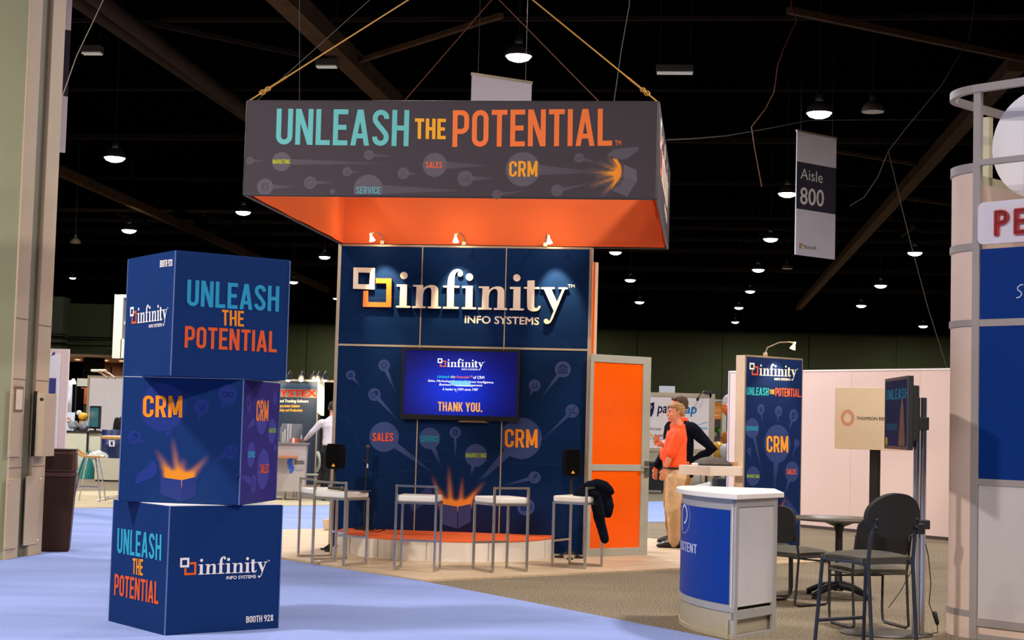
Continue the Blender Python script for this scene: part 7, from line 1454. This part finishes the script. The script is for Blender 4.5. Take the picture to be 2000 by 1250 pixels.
    if jacket:
        Jk = MB(); Jk.loft([(0, -.035, .80, .196, .115), (0, -.035, .90, .200, .120), (0, -.03, 1.05, .192, .118), (0, -.025, 1.2, .196, .124), (0, -.02, 1.34, .208, .128), (0, -.018, 1.43, .198, .112), (0, -.03, 1.49, .11, .078)], 26)
        for S, E_, W in arms:
            P = arm_pts(S, E_, W); Jk.limb(P[:4] + [P[4].lerp(P[3], .15)], [.080, .074, .066, .060, .050], 14)
        remesh(Jk, 'jacket', jacket, t, .011, 4, .024, .12)
        for s in (-1, 1): MB().prism([(s * .02, 1.10), (s * .07, 1.15), (s * .075, 1.44), (s * .05, 1.48)], .118, .128, Matrix.Rotation(PI / 2, 4, 'X') @ Matrix.Diagonal((1, 1, -1, 1))).build('lapel', jacket, t)
    return t
def leg(x, kx, ky, ax, ay): return ((x, 0, .90), (kx, ky, .49), (ax, ay, .085))
# orange polo man, seen from his left side, facing left; his left hand rests at his pocket, his right holds a paper cup
fm = G(1325, 1069, .02); H1 = 1.84
m1_ = person('man in orange polo and tan chinos holding a paper cup', (fm.x - .05, fm.y, .02), math.radians(90), H1, (leg(.09, .10, .04, .10, -.02), leg(-.09, -.10, .03, -.11, .02)),
    (((.195, -.01, 1.40), (.255, -.02, 1.14), (.11, .15, 1.25)), ((-.195, -.0, 1.40), (-.25, .10, 1.13), (-.235, .165, .97))), M_OSH, M_TAN, M_HAIRB, True, .03, None, ((-.45, .8, .45), (.15, .25, -1)), ((-1, 0, 0), (1, -.3, 0)), 0.0)
k1 = H1 / 1.78
MB().tube([(-.235 + .030 * math.cos(q), .163 + .031 * math.sin(q), .985 + .01 * math.sin(q)) for q in [2 * PI * j / 16 for j in range(17)]], .007, 8).build('watch', M_BLK, m1_, True)
wm = world_of(m1_) ; cupw = wm @ (Vector((.075, .245, 1.31)) * k1)
cu_ = thing('paper_cup', 'brown paper cup held by the man in the orange polo', 'cup', cupw - Vector((0, 0, .06)), 0); MB().lathe([(.030, 0), (.042, .125), (.044, .128), (.040, .122), (.028, .004)], 24).build('cup', mat('kraft cup', C(206, 140, 104), .6, noise=.05), cu_, True); MB().lathe([(.0375, .045), (.0415, .095), (.0425, .095), (.0385, .045)], 24, caps=False).build('sleeve', mat('cup sleeve', C(190, 120, 84), .8, noise=.1), cu_, True)
# man in navy blazer behind him
fj = G(1303, 1062, .02); H2 = 1.95
m2_ = person('man in navy blazer over orange shirt standing behind the orange polo', (fj.x + .16, fj.y + .25, .02), math.radians(122), H2, (leg(.09, .10, .05, .11, .0), leg(-.09, -.10, .06, -.12, .06)),
    (((.20, -.02, 1.40), (.27, -.02, 1.13), (.28, .13, .90)), ((-.20, -.03, 1.40), (-.40, -.20, 1.15), (-.205, -.02, .98))), M_OSH, M_TAN2, M_HAIRD, False, .10, M_NVJ, ((0, .25, -1), (.5, .7, -.3)), ((-1, 0, 0), (1, 0, 0)), -.45)
bdg = world_of(m2_) @ (Vector((.0, .25, 1.20)) * (H2 / 1.78)); o = MB().box(-.035, .035, -.003, .003, -.05, .05).build('name_badge', M_WPANEL, m2_, loc=(.02, .215, 1.20)); MB().tube([(.02, .215, 1.25), (.04, .15, 1.40), (.05, .06, 1.50)], .004, 6).tube([(.02, .215, 1.25), (-.02, .15, 1.40), (-.05, .06, 1.50)], .004, 6).build('lanyard', M_BLKC, m2_)
# man in white shirt, back turned, leaning on the grey counter
fw = G(632, 978, .012)
m3_ = person('man in white shirt seen from behind at the grey counter', (fw.x + .08, fw.y + .35, .012), math.radians(8), 1.86, (leg(.09, .10, .0, .12, -.02), leg(-.09, -.10, .02, -.12, .0)),
    (((.195, -.01, 1.40), (.25, .02, 1.12), (.22, .22, .98)), ((-.195, -.01, 1.40), (-.36, .06, 1.22), (-.46, .16, 1.09))), M_WSH, M_BLKC, M_HAIRK, False, .02, None, ((0, .7, -.6), (-.3, .9, -.15)), ((0, 0, -1), (0, 0, -1)), -.25)
# dark-dressed person behind the stack
fd = D(241, 900, 38.6)
m4_ = person('person in black clothes half hidden behind the left edge of the box stack', (fd.x, fd.y, .012), math.radians(-160), 1.74, (leg(.09, .10, .0, .10, 0), leg(-.09, -.10, .0, -.10, 0)),
    (((.195, -.01, 1.40), (.25, .02, 1.14), (.20, .18, .98)), ((-.195, -.01, 1.40), (-.24, .0, 1.14), (-.20, .12, .92))), M_BLKC, M_BLKC, M_HAIRK, False)
